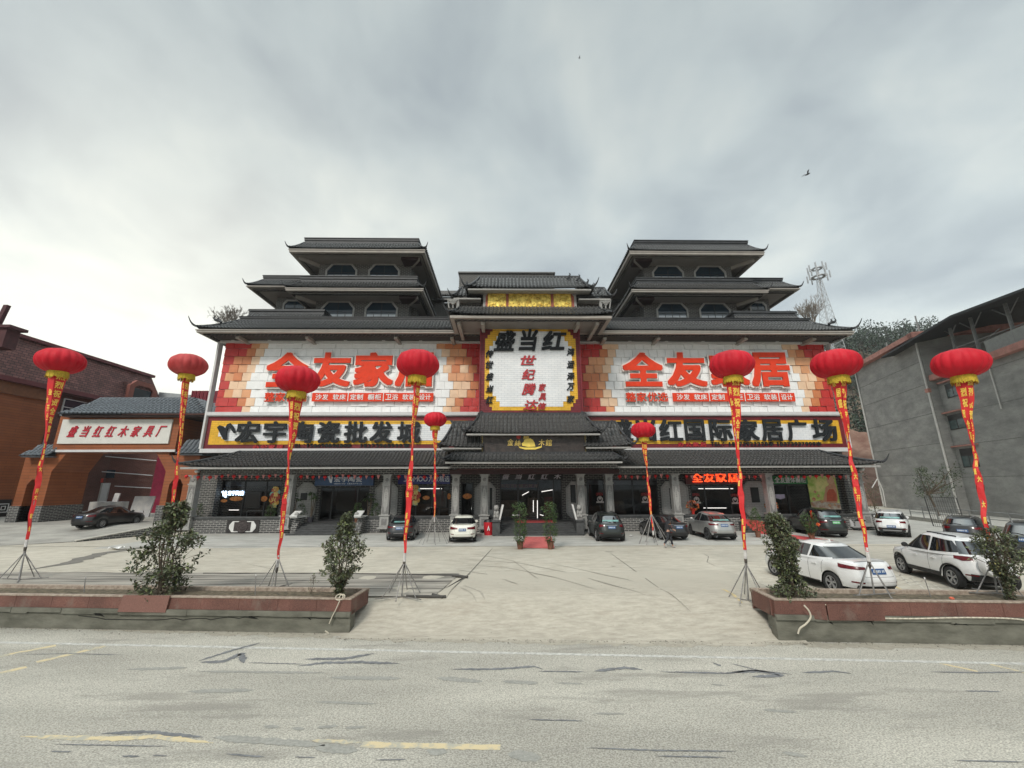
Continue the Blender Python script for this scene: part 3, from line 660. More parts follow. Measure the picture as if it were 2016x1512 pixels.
# towers
def tower(s, T):
    xe0, xe1, xe0l, xe1l, xw0, xw1, xl0, xl1, wu, wl, ox0, ox1, ow, oy, lb0, lb1 = T
    Ye, Yw = 36.0, 38.4
    X = lambda x, y, Y: at(x, y, Y).x
    # wings set back beside the tower
    O0, O1 = X(ox0, 562, 37.6), X(ox1, 562, 37.6)
    eave(B, O0, O1, 37.6, 564, 554.5, 545.5, 568, 574, 1.0, 12)
    a, b = sorted((X(ow[0], 600, 39.6), X(ow[1], 600, 39.6)))
    zt_ = zz_(574, 38.1)+.15; zb0 = zz_(640, 39.8)
    wa = X(oy, 600, 39.8); wb = X(820 if s < 0 else 1250, 600, 39.8); wa, wb = sorted((wa, wb))
    MB().box(wa, wb, 39.8, 50, zb0, zt_).build('wall', dark_brick, B)
    oct_window(B, a, b, zz_(618, 39.7), zz_(592, 39.7), 39.78, .4)
    L0, L1 = sorted((X(lb0, 618, 36.6), X(lb1, 618, 36.6)))
    m = MB(); zq0, zq1, zq2 = zz_(632, 35.6), zz_(621, 36.4), zz_(611.5, 36.5)
    tiles(m, (L0, 35.6, zq0), (L1, 35.6, zq0), (0, .8, zq1-zq0)); m.build('tile_roof', tile_m, B)
    m = MB(); h = zq2-zq1; m.box(L0, L1, 36.4, 40, zq1-.4, zq1+.45*h); m.box(L0+.06, L1-.06, 36.45, 40, zq1+.45*h, zq1+.62*h); m.box(L0-.05, L1+.05, 36.35, 40, zq1+.62*h, zq2); m.build('ridge_cap', cap_m, B)
    # two-storey tower
    E0, E1 = X(xe0, 488, Ye), X(xe1, 488, Ye)
    z1, zs1, zc1 = eave(B, E0, E1, Ye, 491.5, 481.5, 472, 499, 504.5, 1.0, 15)
    F0, F1 = X(xe0l, 566, Ye), X(xe1l, 566, Ye)
    z2, zs2, zc2 = eave(B, F0, F1, Ye, 567.5, 557.5, 545.8, 574, 581, .95, 15)
    W0, W1 = X(xw0, 535, Yw), X(xw1, 535, Yw)
    m = MB(); m.box(W0, W1, Yw, 51, zc2-1.5, zs1+.01); m.build('upper_wall', dark_brick, B)
    V0, V1 = X(xl0, 600, Yw), X(xl1, 600, Yw)
    m = MB(); m.box(V0, V1, Yw, 51, zz_(660, Yw), zs2+.01); m.build('lower_wall', dark_brick, B)
    for a, b in wu: oct_window(B, X(a, 535, Yw-.1), X(b, 535, Yw-.1), zz_(549, Yw-.1), zz_(520.5, Yw-.1), Yw-.01, .75)
    for a, b in wl: oct_window(B, X(a, 600, Yw-.1), X(b, 600, Yw-.1), zz_(627, Yw-.1), zz_(594, Yw-.1), Yw-.01, .75)
    # brackets and beams below the eaves
    m = MB()
    for (q0, q1, w0, w1, zs) in ((E0, E1, W0, W1, zs1), (F0, F1, V0, V1, zs2)):
        for xb in ((w0, q0+.76), (w1, q1-.76)):
            m.obox((xb[0], Yw+.01, zs-.34), (0, .35, 0), (xb[1]-xb[0], Ye+.76-Yw, 0), (0, 0, .338))
    islands(m, 'corner_beam', cream, B)
    # carved dark panel at the inner corner
    m = MB(); xi = (E1-2.6) if s < 0 else (E0+.8); m.box(xi, xi+1.8, Ye+.9, Ye+2.2, zs1-.3, zs1-.003)
    xi = (F1-2.6) if s < 0 else (F0+.8); m.box(xi, xi+1.8, Ye+.9, Ye+2.2, zs2-.3, zs2-.003)
    islands(m, 'carved_panel', mat('dark_carving', (.03, .014, .014), .6, .4, 8, 1, 20), B)
tower(-1, (566.6, 838, 559.4, 835, 628, 809, 622, 805, ((641, 703), (725, 787)), ((633, 699), (719, 784)), 483, 700, (556, 602), 543, 492, 640))
tower(1, (1238, 1506, 1242, 1515, 1267, 1440, 1267, 1450, ((1284, 1346), (1366, 1429)), ((1291, 1353.5), (1375, 1437)), 1380, 1576, (1476, 1510), 1514, 1442, 1565))
# plain roof blocks behind the middle
m = MB(); a, b = at(904, 550, 45), at(1091, 550, 45); m.box(a.x, b.x, 45, 52, 14, at(1000, 539, 45).z)
a, b = at(855, 590, 47), at(1225, 590, 47); m.box(a.x, b.x, 47, 55, 14, at(1000, 597, 47).z); m.build('rear_block', dark_brick, B)
m = MB(); a, b = at(903, 550, 44.8), at(1092, 550, 44.8); m.box(a.x-.1, b.x+.1, 44.8, 52.1, at(1000, 539, 45).z+.003, at(1000, 536.5, 45).z)
a, b = at(852, 590, 46.5), at(1228, 590, 46.5); z_ = at(1000, 587, 46.5).z
tiles(m, (a.x, 46, z_), (b.x, 46, z_), (0, 1.5, 1.0)); m.box(a.x, b.x, 47.5, 48, z_+.9, z_+1.5); m.box(a.x, b.x, 46.2, 47, z_-.4, z_-.02); m.build('rear_roof', tile_m, B)

# ------------------------------------------------------------------ centre: canopy tower over the entrance
YC = 28.8; YT = 31.4
X = lambda x, y, Y: at(x, y, Y).x
c0, c1 = X(882, 619, YC), X(1208, 619, YC)
zc_e, zc_s, zc_c = zz_(619.5, YC), zz_(636, YC+.6), 0
m = MB(); ins = 1.3; zt_ = zz_(604.5, YC+ins)
tiles(m, (c0, YC, zc_e), (c1, YC, zc_e), (0, ins, zt_-zc_e), ins*.6, ins*.6, liftL=.25, liftR=.25); tiles(m, (c0, 35, zc_e), (c0, YC, zc_e), (ins*.6, 0, zt_-zc_e), 0, ins, liftR=.25); tiles(m, (c1, YC, zc_e), (c1, 35, zc_e), (-ins*.6, 0, zt_-zc_e), ins, 0, liftL=.25)
m.box(c0+ins*.6, c1-ins*.6, YC+ins, 36, zt_-.1, zt_+.02); m.build('canopy_tile_roof', tile_m, B)
m = MB(); hip(m, (c0, YC, zc_e+.25), (c0+ins*.6, YC+ins, zt_), (-1, -1, 0), .1, .6); hip(m, (c1, YC, zc_e+.25), (c1-ins*.6, YC+ins, zt_), (1, -1, 0), .1, .6); m.build('hip_ridge', cap_m, B)
m = MB(); zf = zz_(626, YC+.12); ring(m, c0+.12, c1-.12, YC+.12, 33, zf, zc_e-.02, .3); m.build('fascia', cream, B)
m = MB(); zb2 = zz_(631.5, YC+.6); ring(m, c0+.45, c1-.45, YC+.5, 33, zb2, zf-.003, .3); m.build('brick_frieze', dark_brick, B)
m = MB(); zs = zb2+.05; m.box(c0+.76, c1-.76, YC+.81, 33.3, zs, zs+.1); m.build('soffit', soffit_m, B)
m = MB()
for x in (905, 951, 1136, 1172):
    xb = X(x, 640, YC+1.5); m.box(xb-.13, xb+.13, YC+.82, 33.2 if x in (905, 1172) else YT-.1, zs-.3, zs-.003)
islands(m, 'soffit_beam', cream, B)
m = MB(); m.box(X(949, 730, YT+.3), X(1137, 730, YT+.3), YT+.3, 34.5, zz_(850, YT), zs-.003); m.build('centre_body', wine, B)
# pavilion with gilded panels
YG = 30.3
g0, g1 = X(951, 590, YG), X(1135, 590, YG); z0, z1 = zt_-.2, zz_(571, YG)
m = MB(); m.box(g0, g1, YG, 34, z0, z1); m.build('pavilion_frame', stone_m, B)
m = MB(); zi0, zi1 = zz_(606, YG), zz_(577.5, YG); m.prism(octo(X(956, 590, YG), X(1130, 590, YG), zi0, zi1, .3), YG-.03, YG-.005); m.build('pavilion_panel', mat('terracotta', (.33, .09, .06), .6, .2, 5), B)
grelief = mat('gilded_relief', (.28, .17, .02), .35, 0, 2.6, 2.5, 3.2, metal=.5, col2=(.95, .72, .16), detail=6)
for a, b in ((961.7, 995), (1002.5, 1083), (1091, 1123)):
    xa, xb = X(a, 590, YG), X(b, 590, YG); za, zb_ = zz_(603.5, YG), zz_(579.5, YG)
    p = MB().box(xa, xb, YG-.07, YG-.032, za, zb_).build('gilded_panel', grelief, B)
    m = MB(); m.box(xa-.05, xb+.05, YG-.10, YG-.072, zb_, zb_+.06); m.box(xa-.05, xb+.05, YG-.10, YG-.072, za-.06, za); m.box(xa-.05, xa, YG-.10, YG-.072, za, zb_); m.box(xb, xb+.05, YG-.10, YG-.072, za, zb_)
    random.seed(int(a))
    for k in range(int((xb-xa)*9)):
        x = random.uniform(xa+.1, xb-.1); z = random.uniform(za+.08, zb_-.15); m.lathe([(.0, -.1), (.05, -.09), (.07, -.06), (.07, -.035)], (x, YG-.02, z), 6, ax='y')
    m.build('relief_figures', gold, p)
def proof(x0, x1, ye, yt, xt0, xt1, Y, run, par=B, tips=(1, 1), nm='pavilion_roof', back=2., curl=.6, sag=.13):
    za, zb_ = zz_(ye, Y), zz_(yt, Y+run); a, b = X(x0, ye, Y), X(x1, ye, Y); c, d = X(xt0, yt, Y+run), X(xt1, yt, Y+run)
    m = MB(); tiles(m, (a, Y, za), (b, Y, za), (0, run, zb_-za), max(.01, c-a), max(.01, b-d), liftL=.2*tips[0], liftR=.2*tips[1], sag=sag)
    if tips[0]: tiles(m, (a, Y+run+back, za), (a, Y, za), (c-a, 0, zb_-za), 0, run)
    if tips[1]: tiles(m, (b, Y, za), (b, Y+run+back, za), (d-b, 0, zb_-za), run, 0)
    m.build(nm, tile_m, par)
    m = MB()
    if tips[0]: hip(m, (a, Y, za+.2), (c, Y+run, zb_+.04), (-1, -.8, 0), .10, curl)
    if tips[1]: hip(m, (b, Y, za+.2), (d, Y+run, zb_+.04), (1, -.8, 0), .10, curl)
    m.box(c, d, Y+run-.08, Y+run+.25, zb_-.1, zb_+.14); m.build('ridge', cap_m, par)
    m = MB(); m.box(a+.15, b-.15, Y+.06, Y+.2, za-.13, za-.01); m.box(a+.15, b-.15, Y+.2, Y+run+back, za-.06, za-.02); m.build('eave_board', stone_m, par)
    return a, b, za, zb_
proof(917, 1168, 567.5, 546, 945, 1140, 29.4, 1.7)
for s, (x0, x1, t0, t1) in ((-1, (889, 950, 908, 950)), (1, (1136, 1206, 1136, 1190))):
    proof(x0, x1, 586, 568, t0, t1, 29.9, 1.2, tips=(1, 0) if s < 0 else (0, 1), curl=.45)
    a, b = sorted((X(x0+(14 if s < 0 else 0), 596, 30.6), X(x1-(0 if s < 0 else 14), 596, 30.6))); MB().box(a, b, 30.9, 33, zt_-.2, zz_(586, 30.4)).build('pavilion_wall', dark_brick, B)
    xs = X(902 if s < 0 else 1182, 596, 30.2); MB().box(xs-.1, xs+.1, 30.1, 30.35, zt_-.2, zz_(586, 30.2)).build('bracket_post', stone_m, B)
    m = MB(); xc_ = X(892 if s < 0 else 1192, 596, 29.6); zc_ = zz_(600, 29.6)
    for k in range(4): m.box(xc_-.12-.11*k, xc_+.12+.11*k, 29.5, 29.7, zc_+.12*k, zc_+.12*k+.06)
    for k in (-1, 0, 1): m.tube((xc_+.3*k, 29.6, zc_-.3), (xc_+.42*k, 29.6, zc_+.4), .05, .05, 5)
    m.build('dougong_bracket', stone_m, B)
# small ridge beasts
m = MB()
for x, y, Yb in ((1120, 546, 30.8), (1139, 549, 30.6), (1156, 558, 30.2), (1168, 566, 29.6), (1166, 568, 30.2), (1180, 574, 30.0), (917, 563, 29.5), (902, 575, 30)):
    p = at(x, y, Yb); m.path([p+Vector((-.15, 0, -.15)), p+Vector((0, 0, .05)), p+Vector((.12, 0, .28)), p+Vector((.02, 0, .42))], [.1, .11, .06, .02], 5)
islands(m, 'roof_beast', cap_m, B)

# ------------------------------------------------------------------ entrance porch
proof(914, 1186, 853, 816, 945, 1150, 29.6, 1.7, nm='porch_upper_roof', curl=.55)
m = MB()
for x, s in ((943, -1), (1152, 1)):
    p = at(x, 816, 31.3); m.path([p+Vector((0, 0, -.4)), p+Vector((.05*s, 0, 0)), p+Vector((-.25*s, 0, .22)), p+Vector((-.38*s, 0, .1))], [.16, .14, .08, .03], 6)
    p = at(x-s*(-48 if s > 0 else -48), 832, 30.2) if False else at(894 if s < 0 else 1199, 834, 30.4); m.path([p+Vector((0, 0, -.3)), p+Vector((.1*s, 0, .1)), p+Vector((.3*s, 0, .25))], [.14, .12, .04], 6)
m.build('ridge_ornament', cap_m, B)
proof(864, 952, 880.5, 832, 893, 952, 29.9, 1.9, tips=(1, 0), nm='porch_side_roof', curl=.5)
proof(1150, 1247, 879.5, 832, 1150, 1212, 29.9, 1.9, tips=(0, 1), nm='porch_side_roof', curl=.5)
a, b, za, zb_ = proof(872, 1230, 908.5, 893, 893, 1208, 29.2, 1.1, nm='porch_lower_roof', curl=.4, back=3)
m = MB(); m.box(X(893, 888, 30.35), X(1208, 888, 30.35), 30.6, 33.9, zb_-.1, zz_(880, 30.2)+.1); m.box(X(946, 860, 30.35), X(1156, 860, 30.35), 30.45, 33.9, zb_-.1, zz_(852, 29.9)); m.build('porch_wall', dark_brick, B)
m = MB(); z0, z1 = zz_(922.5, 30.6), za-.07; m.box(X(887, 917, 30.6), X(1216, 917, 30.6), 30.6, 31.1, z0, z1); m.box(X(887, 917, 30.6), X(887, 917, 30.6)+.5, 31.1, 33.4, z0, z1); m.box(X(1216, 917, 30.6)-.5, X(1216, 917, 30.6), 31.1, 33.4, z0, z1); m.build('porch_frieze', dark_brick, B)
MB().box(X(880, 917, 30), X(1222, 917, 30), 31.12, 35.4, z1-.12, z1-.06).build('porch_soffit', mat('dark_ceiling', (.035, .02, .02), .9), B)
MB().box(X(900, 917, 30.6), X(1200, 917, 30.6), 30.75, 30.95, z0-.05, z0-.003).build('red_trim', mat('dull_red', (.08, .012, .012), .7), B)

# ------------------------------------------------------------------ ground floor
YP, YW, FZ, PZ = 33.0, 35.5, .68, 1.22
m = MB(); c = MB()
for a, b in ((374, 585), (716, 972), (1137, 1458), (1514, 1742)):
    xa, xb = X(a, 1030, YP), X(b, 1030, YP); m.box(xa, xb, YP, YP+.3, 0, PZ-.22); c.box(xa-.06, xb+.06, YP-.08, YP+.38, PZ-.12, PZ); c.box(xa, xb, YP-.02, YP+.32, PZ-.22, PZ-.12)
islands(m, 'plinth', brick_pl, B); islands(c, 'plinth_coping', slate, B)
px0, px1 = X(374, 1030, YP), X(1742, 1030, YP)
MB().box(px0, px1, YP+.3, 42, FZ-.1, FZ).build('porch_floor', slate, B)
MB().box(px0, px0+.3, YP+.3, 42, 0, PZ-.22).build('plinth_side', brick_pl, B)
# medallion on the plinth
mx_ = X(479, 1034, YP); z0 = .06
d = MB(); d.box(mx_-1.22, mx_+1.22, YP-.05, YP-.003, z0-.02, PZ-.24); d.build('medallion_panel', mat('black_stone', (.025, .022, .022), .6, .3, 5), B)
m = MB(); m.prism(octo(mx_-1.0, mx_+1.0, z0+.05, PZ-.32, .28, .28), YP-.09, YP-.053); m.build('medallion_plaque', white_m, B)
m = MB(); m.lathe([(0, YP-.18), (.2, YP-.17), (.3, YP-.15), (.42, YP-.16), (.47, YP-.12), (.47, YP-.092)], (mx_, 0, .52), 18, ax='y'); m.box(mx_-.62, mx_+.62, YP-.13, YP-.092, .2, .84); m.build('medallion', mat('carved_dark', (.045, .035, .035), .7, .5, 9, 1, 22), B)
# steps
def steps(x0, x1, yb, n=5, par=B):
    xa, xb = X(x0, 1035, 32.8), X(x1, 1035, 32.8); m = MB(); r = FZ/n; d = (YP-.0-yb)/n
    for k in range(n):
        e = 0 if k else .5
        m.box(xa-e, xb+e, yb+d*k, (yb+d*(k+1)) if k < n-1 else YP+.32, 0, r*(k+1)-.03); m.box(xa-e-.02, xb+e+.02, yb+d*k-.03, (yb+d*(k+1)-.035) if k < n-1 else YP+.32, r*(k+1)-.03, r*(k+1))
    m.build('steps', slate, par); return xa, xb, yb, d
xa, xb, yb, d = steps(594, 706, 31.5)
for s, x in ((-1, xa), (1, xb)):
    m = MB(); o = .42; x0 = x-o if s < 0 else x
    m.prism([(yb+.5, 0), (YP+.3, 0), (YP+.3, PZ-.06), (YP-.35, PZ-.06), (yb+.5, .52)], x0, x0+o, 'x'); m.build('stair_cheek', brick_pl, B)
    m = MB(); m.box(x0-.05, x0+o+.05, yb+.35, YP+.35, PZ-.05, PZ+.03); m.obox((x0-.05, yb+.25, PZ+.03), (o+.1, 0, 0), (0, .75, .34), (0, -.03, .07)); m.build('stair_cap', white_m, B)
    MB().lathe([(0, -.17), (.1, -.14), (.17, 0), (.1, .14), (0, .17)], (x0+o/2-.15*s, yb+.45, PZ+.2), 12).build('stone_ball', stone_m, B, smooth='all')
xa, xb, yb, d = steps(985, 1126, 30.5, 6)
for s, x in ((-1, xa), (1, xb)):
    o = .55; x0 = x-o if s < 0 else x
    m = MB(); m.box(x0, x0+o, yb+.2, YP+.3, 0, .95); m.box(x0-.06, x0+o+.06, yb+.1, YP+.3, .95, 1.06); m.build('stair_cheek', slate, B)
    m = MB(); xl = x0+o/2+.32*s; m.prism([(yb+.25, 1.06), (yb+1.3, 1.06), (yb+1.3, 2.25), (yb+.6, 2.2)], xl-.05, xl+.05, 'x') if False else m.obox((x0+o/2-.30*s, yb+.3, 1.06), (.12*s, 0, 0), (.05*s, .7, 0), (-.25*s, 0, 1.05)); m.build('side_slab', white_m, B)
    t = empty('stone_lion', (x0+o/2, yb+.45, 1.06), 'small grey carved stone lion on the %s cheek wall of the main entrance steps' % ('left' if s < 0 else 'right'), 'statue')
    m = MB(); m.box(-.2, .2, -.22, .3, 0, .12); m.build('base', stone_d, t, local=True)
    m = MB(); m.lathe([(.0, .12), (.2, .13), (.22, .3), (.19, .5), (.13, .68), (.08, .72)], (0, .04, 0), 12)
    for q in (-1, 1): m.path([(.1*q, -.12, .62), (.12*q, -.17, .35), (.12*q, -.19, .14)], [.07, .06, .075], 8); m.lathe([(0, 0), (.1, .05), (.12, .15), (.06, .24), (0, .26)], (.13*q, .12, .12), 8)
    m.lathe([(0, .62), (.12, .65), (.18, .76), (.18, .88), (.12, .98), (.0, 1.04)], (0, -.06, 0), 12); m.lathe([(0, -.13), (.07, -.12), (.09, 0)], (0, -.2, .8), 8, ax='y')
    for q in (-1, 1): m.lathe([(.04, 0), (.0, .1)], (.11*q, -.05, .96), 6)
    m.build('body', stone_m, t, smooth='all', local=True)
xa, xb, yb, d = steps(1458, 1514, 31.6)
carp = mat('red_carpet', (.55, .07, .07), .95, .15, 6, .3, 60)
# columns
def column(xp, Yc=YP+.05, first=None, top=None):
    xc = X(xp, 970, Yc); zt2 = top or zl0
    m = MB(); w_ = .27
    m.box(xc-w_, xc+w_, Yc-w_, Yc+w_, PZ+.1, zt2-.75)
    for k, (o, a, b) in enumerate(((.06, 0, .10), (.0, .10, .62), (.05, .62, .66), (.10, .66, .75))): m.box(xc-w_-o, xc+w_+o, Yc-w_-o, Yc+w_+o, zt2-.75+a, zt2-.75+b-.002)
    o_ = m.build('column', stone_m, B)
    r = MB(); h0, h1 = PZ+.14, zt2-.8
    for q in (-1, 1):       # raised border scrolls around the panel
        r.box(xc+q*.2-.022, xc+q*.2+.022, Yc-w_-.025, Yc-w_-.002, h0+.05, h1-.05)
        for zz, sg in ((h0, 1), (h1, -1)):
            r.prism([(xc+q*.17, zz+sg*.05), (xc+q*.17, zz+sg*.62), (xc+q*.11, zz+sg*.5), (xc+q*.10, zz+sg*.34), (xc+q*.03, zz+sg*.2), (xc, zz+sg*.05)][::1], Yc-w_-.03, Yc-w_-.002)
    for k in range(4): r.lathe([(0, Yc-w_-.03), (.03, Yc-w_-.026), (.045, Yc-w_-.001)], (xc, 0, h1-.45-.16*k), 6, ax='y')
    r.lathe([(0, Yc-w_-.06), (.09, Yc-w_-.05), (.14, Yc-w_-.001)], (xc, 0, zt2-.4), 10, ax='y')
    r.build('carving', stone_d, o_)
    p = MB(); p.box(xc-.34, xc+.34, Yc-.34, Yc+.34, .42, PZ+.02); p.box(xc-.42, xc+.42, Yc-.42, Yc+.42, PZ+.022, PZ+.10); p.box(xc-.44, xc+.44, Yc-.44, Yc+.3, .3, .42)
    p.build('pedestal', stone_m, o_)
    r = MB(); r.box(xc-.2, xc+.2, Yc-.365, Yc-.342, .58, 1.05); r.lathe([(0, Yc-.40), (.1, Yc-.39), (.13, Yc-.367)], (xc, 0, .82), 8, ax='y'); r.build('rosette', stone_d, o_)
    return xc
for xp in (381, 571, 762, 1329, 1514, 1691): column(xp)
pt = zz_(925, 31)
for xp in (897.5, 1199): column(xp, 33.0)
for xp in (954, 1143): column(xp, 32.5)
MB().box(X(887, 917, 32.5), X(1216, 917, 32.5), 32.2, 33.4, zl0-.0, zz_(922.5, 30.6)).build('porch_beam', mat('dark_beam', (.05, .02, .02), .7), B)

# shop wall
CT = ze-.03
def wall_piece(a, b, z0=FZ, z1=None, m=None):
    MB().box(X(a, 985, YW), X(b, 985, YW), YW, YW+.25, z0, z1 or CT).build('shop_wall', m or dark_brick, B)
def niche(a, b, hole=None, y0=950, y1=1016):
    xa, xb = X(a, 985, YW-.06), X(b, 985, YW-.06); z0, z1 = FZ+.25, zz_(y0, YW)
    o = MB().prism(octo(xa, xb, z0, z1, .5, .35), YW-.07, YW-.003).build('niche_panel', nichem, B)
    i = MB(); P = octo(xa, xb, z0, z1, .5, .35); n = len(P); cx, cz = (xa+xb)/2, (z0+z1)/2
    Q = [(cx+(p[0]-cx)*(1+.16/(xb-xa)*2), cz+(p[1]-cz)*1.05) for p in P]
    for k in range(n): a_, b_, c_, d_2 = P[k], P[(k+1) % n], Q[(k+1) % n], Q[k]; i.add([(a_[0], YW-.1, a_[1]), (b_[0], YW-.1, b_[1]), (c_[0], YW-.1, c_[1]), (d_2[0], YW-.1, d_2[1]), (a_[0], YW, a_[1]), (b_[0], YW, b_[1]), (c_[0], YW, c_[1]), (d_2[0], YW, d_2[1])], [(0, 1, 2, 3), (0, 4, 5, 1), (2, 6, 7, 3)])
    i.build('niche_frame', stone_m, o)
    if hole: MB().box(X(hole[0], 990, YW-.1), X(hole[1], 990, YW-.1), YW-.1, YW-.074, zz_(hole[3], YW), zz_(hole[2], YW)).build('niche_opening', black, o)
nichem = brick('niche_brick', (.46, .45, .43), (.50, .49, .47), (.30, .295, .28), .42, .14, .015, dirt=.08)
def shopfront(a, b, ytop, muls, name='shop_window', ybot=None, split=None):
    xa, xb = X(a, 985, YW), X(b, 985, YW); z0, z1 = FZ+.02, zz_(ytop, YW)
    m = MB(); t = .05
    m.box(xa, xb, YW+.02, YW+.12, z1-t*2, z1); m.box(xa, xb, YW+.02, YW+.12, z0, z0+t*2)
    xs = [xa+t]+[X(q, 985, YW) for q in muls]+[xb-t]
    for x in xs: m.box(x-t, x+t, YW+.015, YW+.125, z0, z1)
    if split: zz2 = zz_(split, YW); m.box(xa, xb, YW+.02, YW+.12, zz2-.04, zz2+.04)
    f = m.build(name, black, B)
    for k in range(len(xs)-1): MB().box(xs[k]+t, xs[k+1]-t, YW+.06, YW+.07, z0+t*2, z1-t*2).build('pane', shop_glass, f)
    if z1 < CT: MB().box(xa, xb, YW, YW+.25, z1, CT).build('lintel', dark_brick, B)
    return f
wall_piece(386, 432); shopfront(432, 552, 944, (478, 521), split=None); wall_piece(552, 630)
niche(586, 618, (590, 603, 969, 983)); 
shopfront(630, 726, 957, (653, 703), 'shop_door'); wall_piece(726, 791); niche(741, 779, (751, 754, 968, 1000))
shopfront(791, 886, 955, (819, 866)); wall_piece(886, 907); shopfront(907, 932, 950, (), 'shop_door'); wall_piece(932, 984); niche(938, 972, (964, 969, 960, 1003))
shopfront(984, 1107, 942, (1020, 1060, 1090), 'entrance_door'); wall_piece(1107, 1156); niche(1118, 1152, (1124, 1134, 955, 990))
shopfront(1156, 1297, 944, (1190, 1207, 1247)); wall_piece(1297, 1361); niche(1306, 1353, (1320, 1326, 962, 1003))
shopfront(1361, 1462, 955, (1390, 1440), 'shop_door'); wall_piece(1462, 1523); niche(1468, 1509, (1481, 1497, 961, 991))
shopfront(1523, 1600, 938, (1553, 1593), split=957); shopfront(1600, 1652, 937, (1612,)); wall_piece(1652, 1688)
for x in (432, 552): pass
# rooms behind the glass
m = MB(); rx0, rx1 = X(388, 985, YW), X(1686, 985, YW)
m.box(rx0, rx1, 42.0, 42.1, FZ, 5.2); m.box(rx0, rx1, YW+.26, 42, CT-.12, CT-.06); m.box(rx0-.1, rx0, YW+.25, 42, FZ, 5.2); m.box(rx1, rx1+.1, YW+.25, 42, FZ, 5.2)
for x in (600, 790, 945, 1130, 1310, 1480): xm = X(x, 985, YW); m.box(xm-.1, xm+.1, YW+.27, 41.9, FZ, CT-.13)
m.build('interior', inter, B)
spot = mat('ceiling_spot', (1, 1, 1), .5, 0, emit=((1, .93, .82), 34)); m = MB(); random.seed(5)
for a, b in ((440, 545), (795, 880), (990, 1100), (1160, 1290), (1365, 1455), (1530, 1640)):
    for k in range(11): x = X(random.uniform(a, b), 985, YW+1); y = random.choice((36.6, 38.0, 39.4)); m.lathe([(.0, 0), (.10, 0)], (x, y, CT-.125), 8)
m.build('ceiling_spots', spot, B)
# furniture shapes glimpsed inside
m = MB(); random.seed(8)
for a, b in ((440, 545), (795, 880), (990, 1100), (1160, 1290), (1530, 1640)):
    for k in range(5):
        x = X(random.uniform(a, b), 985, YW+2); y = random.uniform(36.8, 40.5); h = random.uniform(.5, 1.8); w_ = random.uniform(.4, .9)
        m.box(x-w_, x+w_, y, y+.5, FZ, FZ+h*.45); m.box(x-w_, x+w_, y+.5, y+.65, FZ, FZ+h)
m.build('display_furniture', mat('display', (.12, .085, .06), .6, .5, 2), B)
m = MB()
for x, z in ((503, 1.15),): xa_ = X(490, 985, 36.5); m.path([(xa_, 36.5, 1.0), (xa_, 36.5, 1.45), (xa_+1.6, 36.5, 1.45), (xa_+1.6, 36.5, 1.0)], .03, 6)
m.build('white_rail', white_m, B)

# pale boards added for bright ceiling strips, and lit fittings seen through the glass
m = MB()
for a, b in ((436, 550), (1158, 1205), (1210, 1295), (1526, 1590)): m.box(X(a, 985, YW+.5), X(b, 985, YW+.5), YW+.4, YW+.6, zz_(955, YW+.4), CT-.14)
islands(m, 'ceiling_strip_board', mat('pale_strip_board', (.50, .50, .49), .7, .08), B)
lit = mat('lit_strip', (1, 1, 1), .5, 0, emit=((1, .95, .86), 2.6)); m = MB()
for x0, y0, x1, y1, Y_ in ((1058, 985, 1058, 1021, 37.4), (1050, 985, 1050, 1008, 37.8), (1028, 975, 1041, 968, 37.0), (1066, 968, 1090, 964, 37.0), (1008, 1014, 1022, 1014, 37), (1063, 1013, 1070, 1015, 37), (640, 952, 700, 952, 38), (1375, 962, 1450, 962, 38), (1385, 1000, 1430, 1000, 37.5), (445, 1004, 470, 1004, 37), (800, 962, 870, 962, 38)):
    m.tube(at(x0, y0, Y_), at(x1, y1, Y_), .03, .03, 5)
islands(m, 'lit_fitting', lit, B)
# ------------------------------------------------------------------ big sign boards on the wings
zT, zB = zz_(677, YS, 700), zz_(812, YS, 700); zm = zz_(818, YS, 700)
zL0 = (zz_(886, YS, 450)+zz_(879.5, YS, 1650))/2; zL1 = zz_(820.5, YS)
SL0, SL1 = at(443, 700, YS).x, at(950, 745, YS).x; SR0, SR1 = at(1139, 745, YS).x, at(1620, 685, YS).x
fl, fr = at(437, 676, YS).x, at(1627, 676, YS).x
m = MB()
for a, b in ((fl, at(960, 745, YS).x), (at(1130, 745, YS).x, fr)):
    m.box(a, b, YS-.32, YS+.2, zT, zT+.32); m.box(a, b, YS-.28, YS+.2, zB-.27, zB-.002); m.box(a-.02, b+.02, YS-.36, YS+.2, zL0-.33, zL0-.005); m.box(a, b, YS-.22, YS+.2, zB-.34, zB-.272)
for a in (fl-.16, fr): m.box(a, a+.16, YS-.30, YS+.2, zL0-.005, zT+.32)
m.build('sign_frame', frame_w, B)
m = MB()
for x in (458, 530, 605, 680, 755, 828, 900, 1170, 1240, 1312, 1384, 1460, 1530, 1596):
    X_ = at(x, 672, 34).x; m.box(X_-.14, X_+.14, YS-.46, YS-.322, zT+.16, zT+.26)
islands(m, 'flood_lamp', frame_w, B)
TM = [mat('tile_red', (.50, .035, .03), .5, .12, 1.5), mat('tile_orange', (.60, .21, .085), .5, .1, 1.5), mat('tile_amber', (.70, .34, .17), .5, .1, 1.5), mat('tile_peach', (.80, .56, .38), .5, .08, 1.5), mat('tile_white', (.85, .86, .86), .5, .05, 1.5), mat('tile_seam', (.5, .5, .49), .6)]
RED = [2.9, 2.3, 1.4, .9, .8, .8, 1.1, 2.0, 2.8]; ORA = [5.0, 4.6, 4.5, 4.1, 3.7, 3.5, 3.7, 4.0, 4.3]
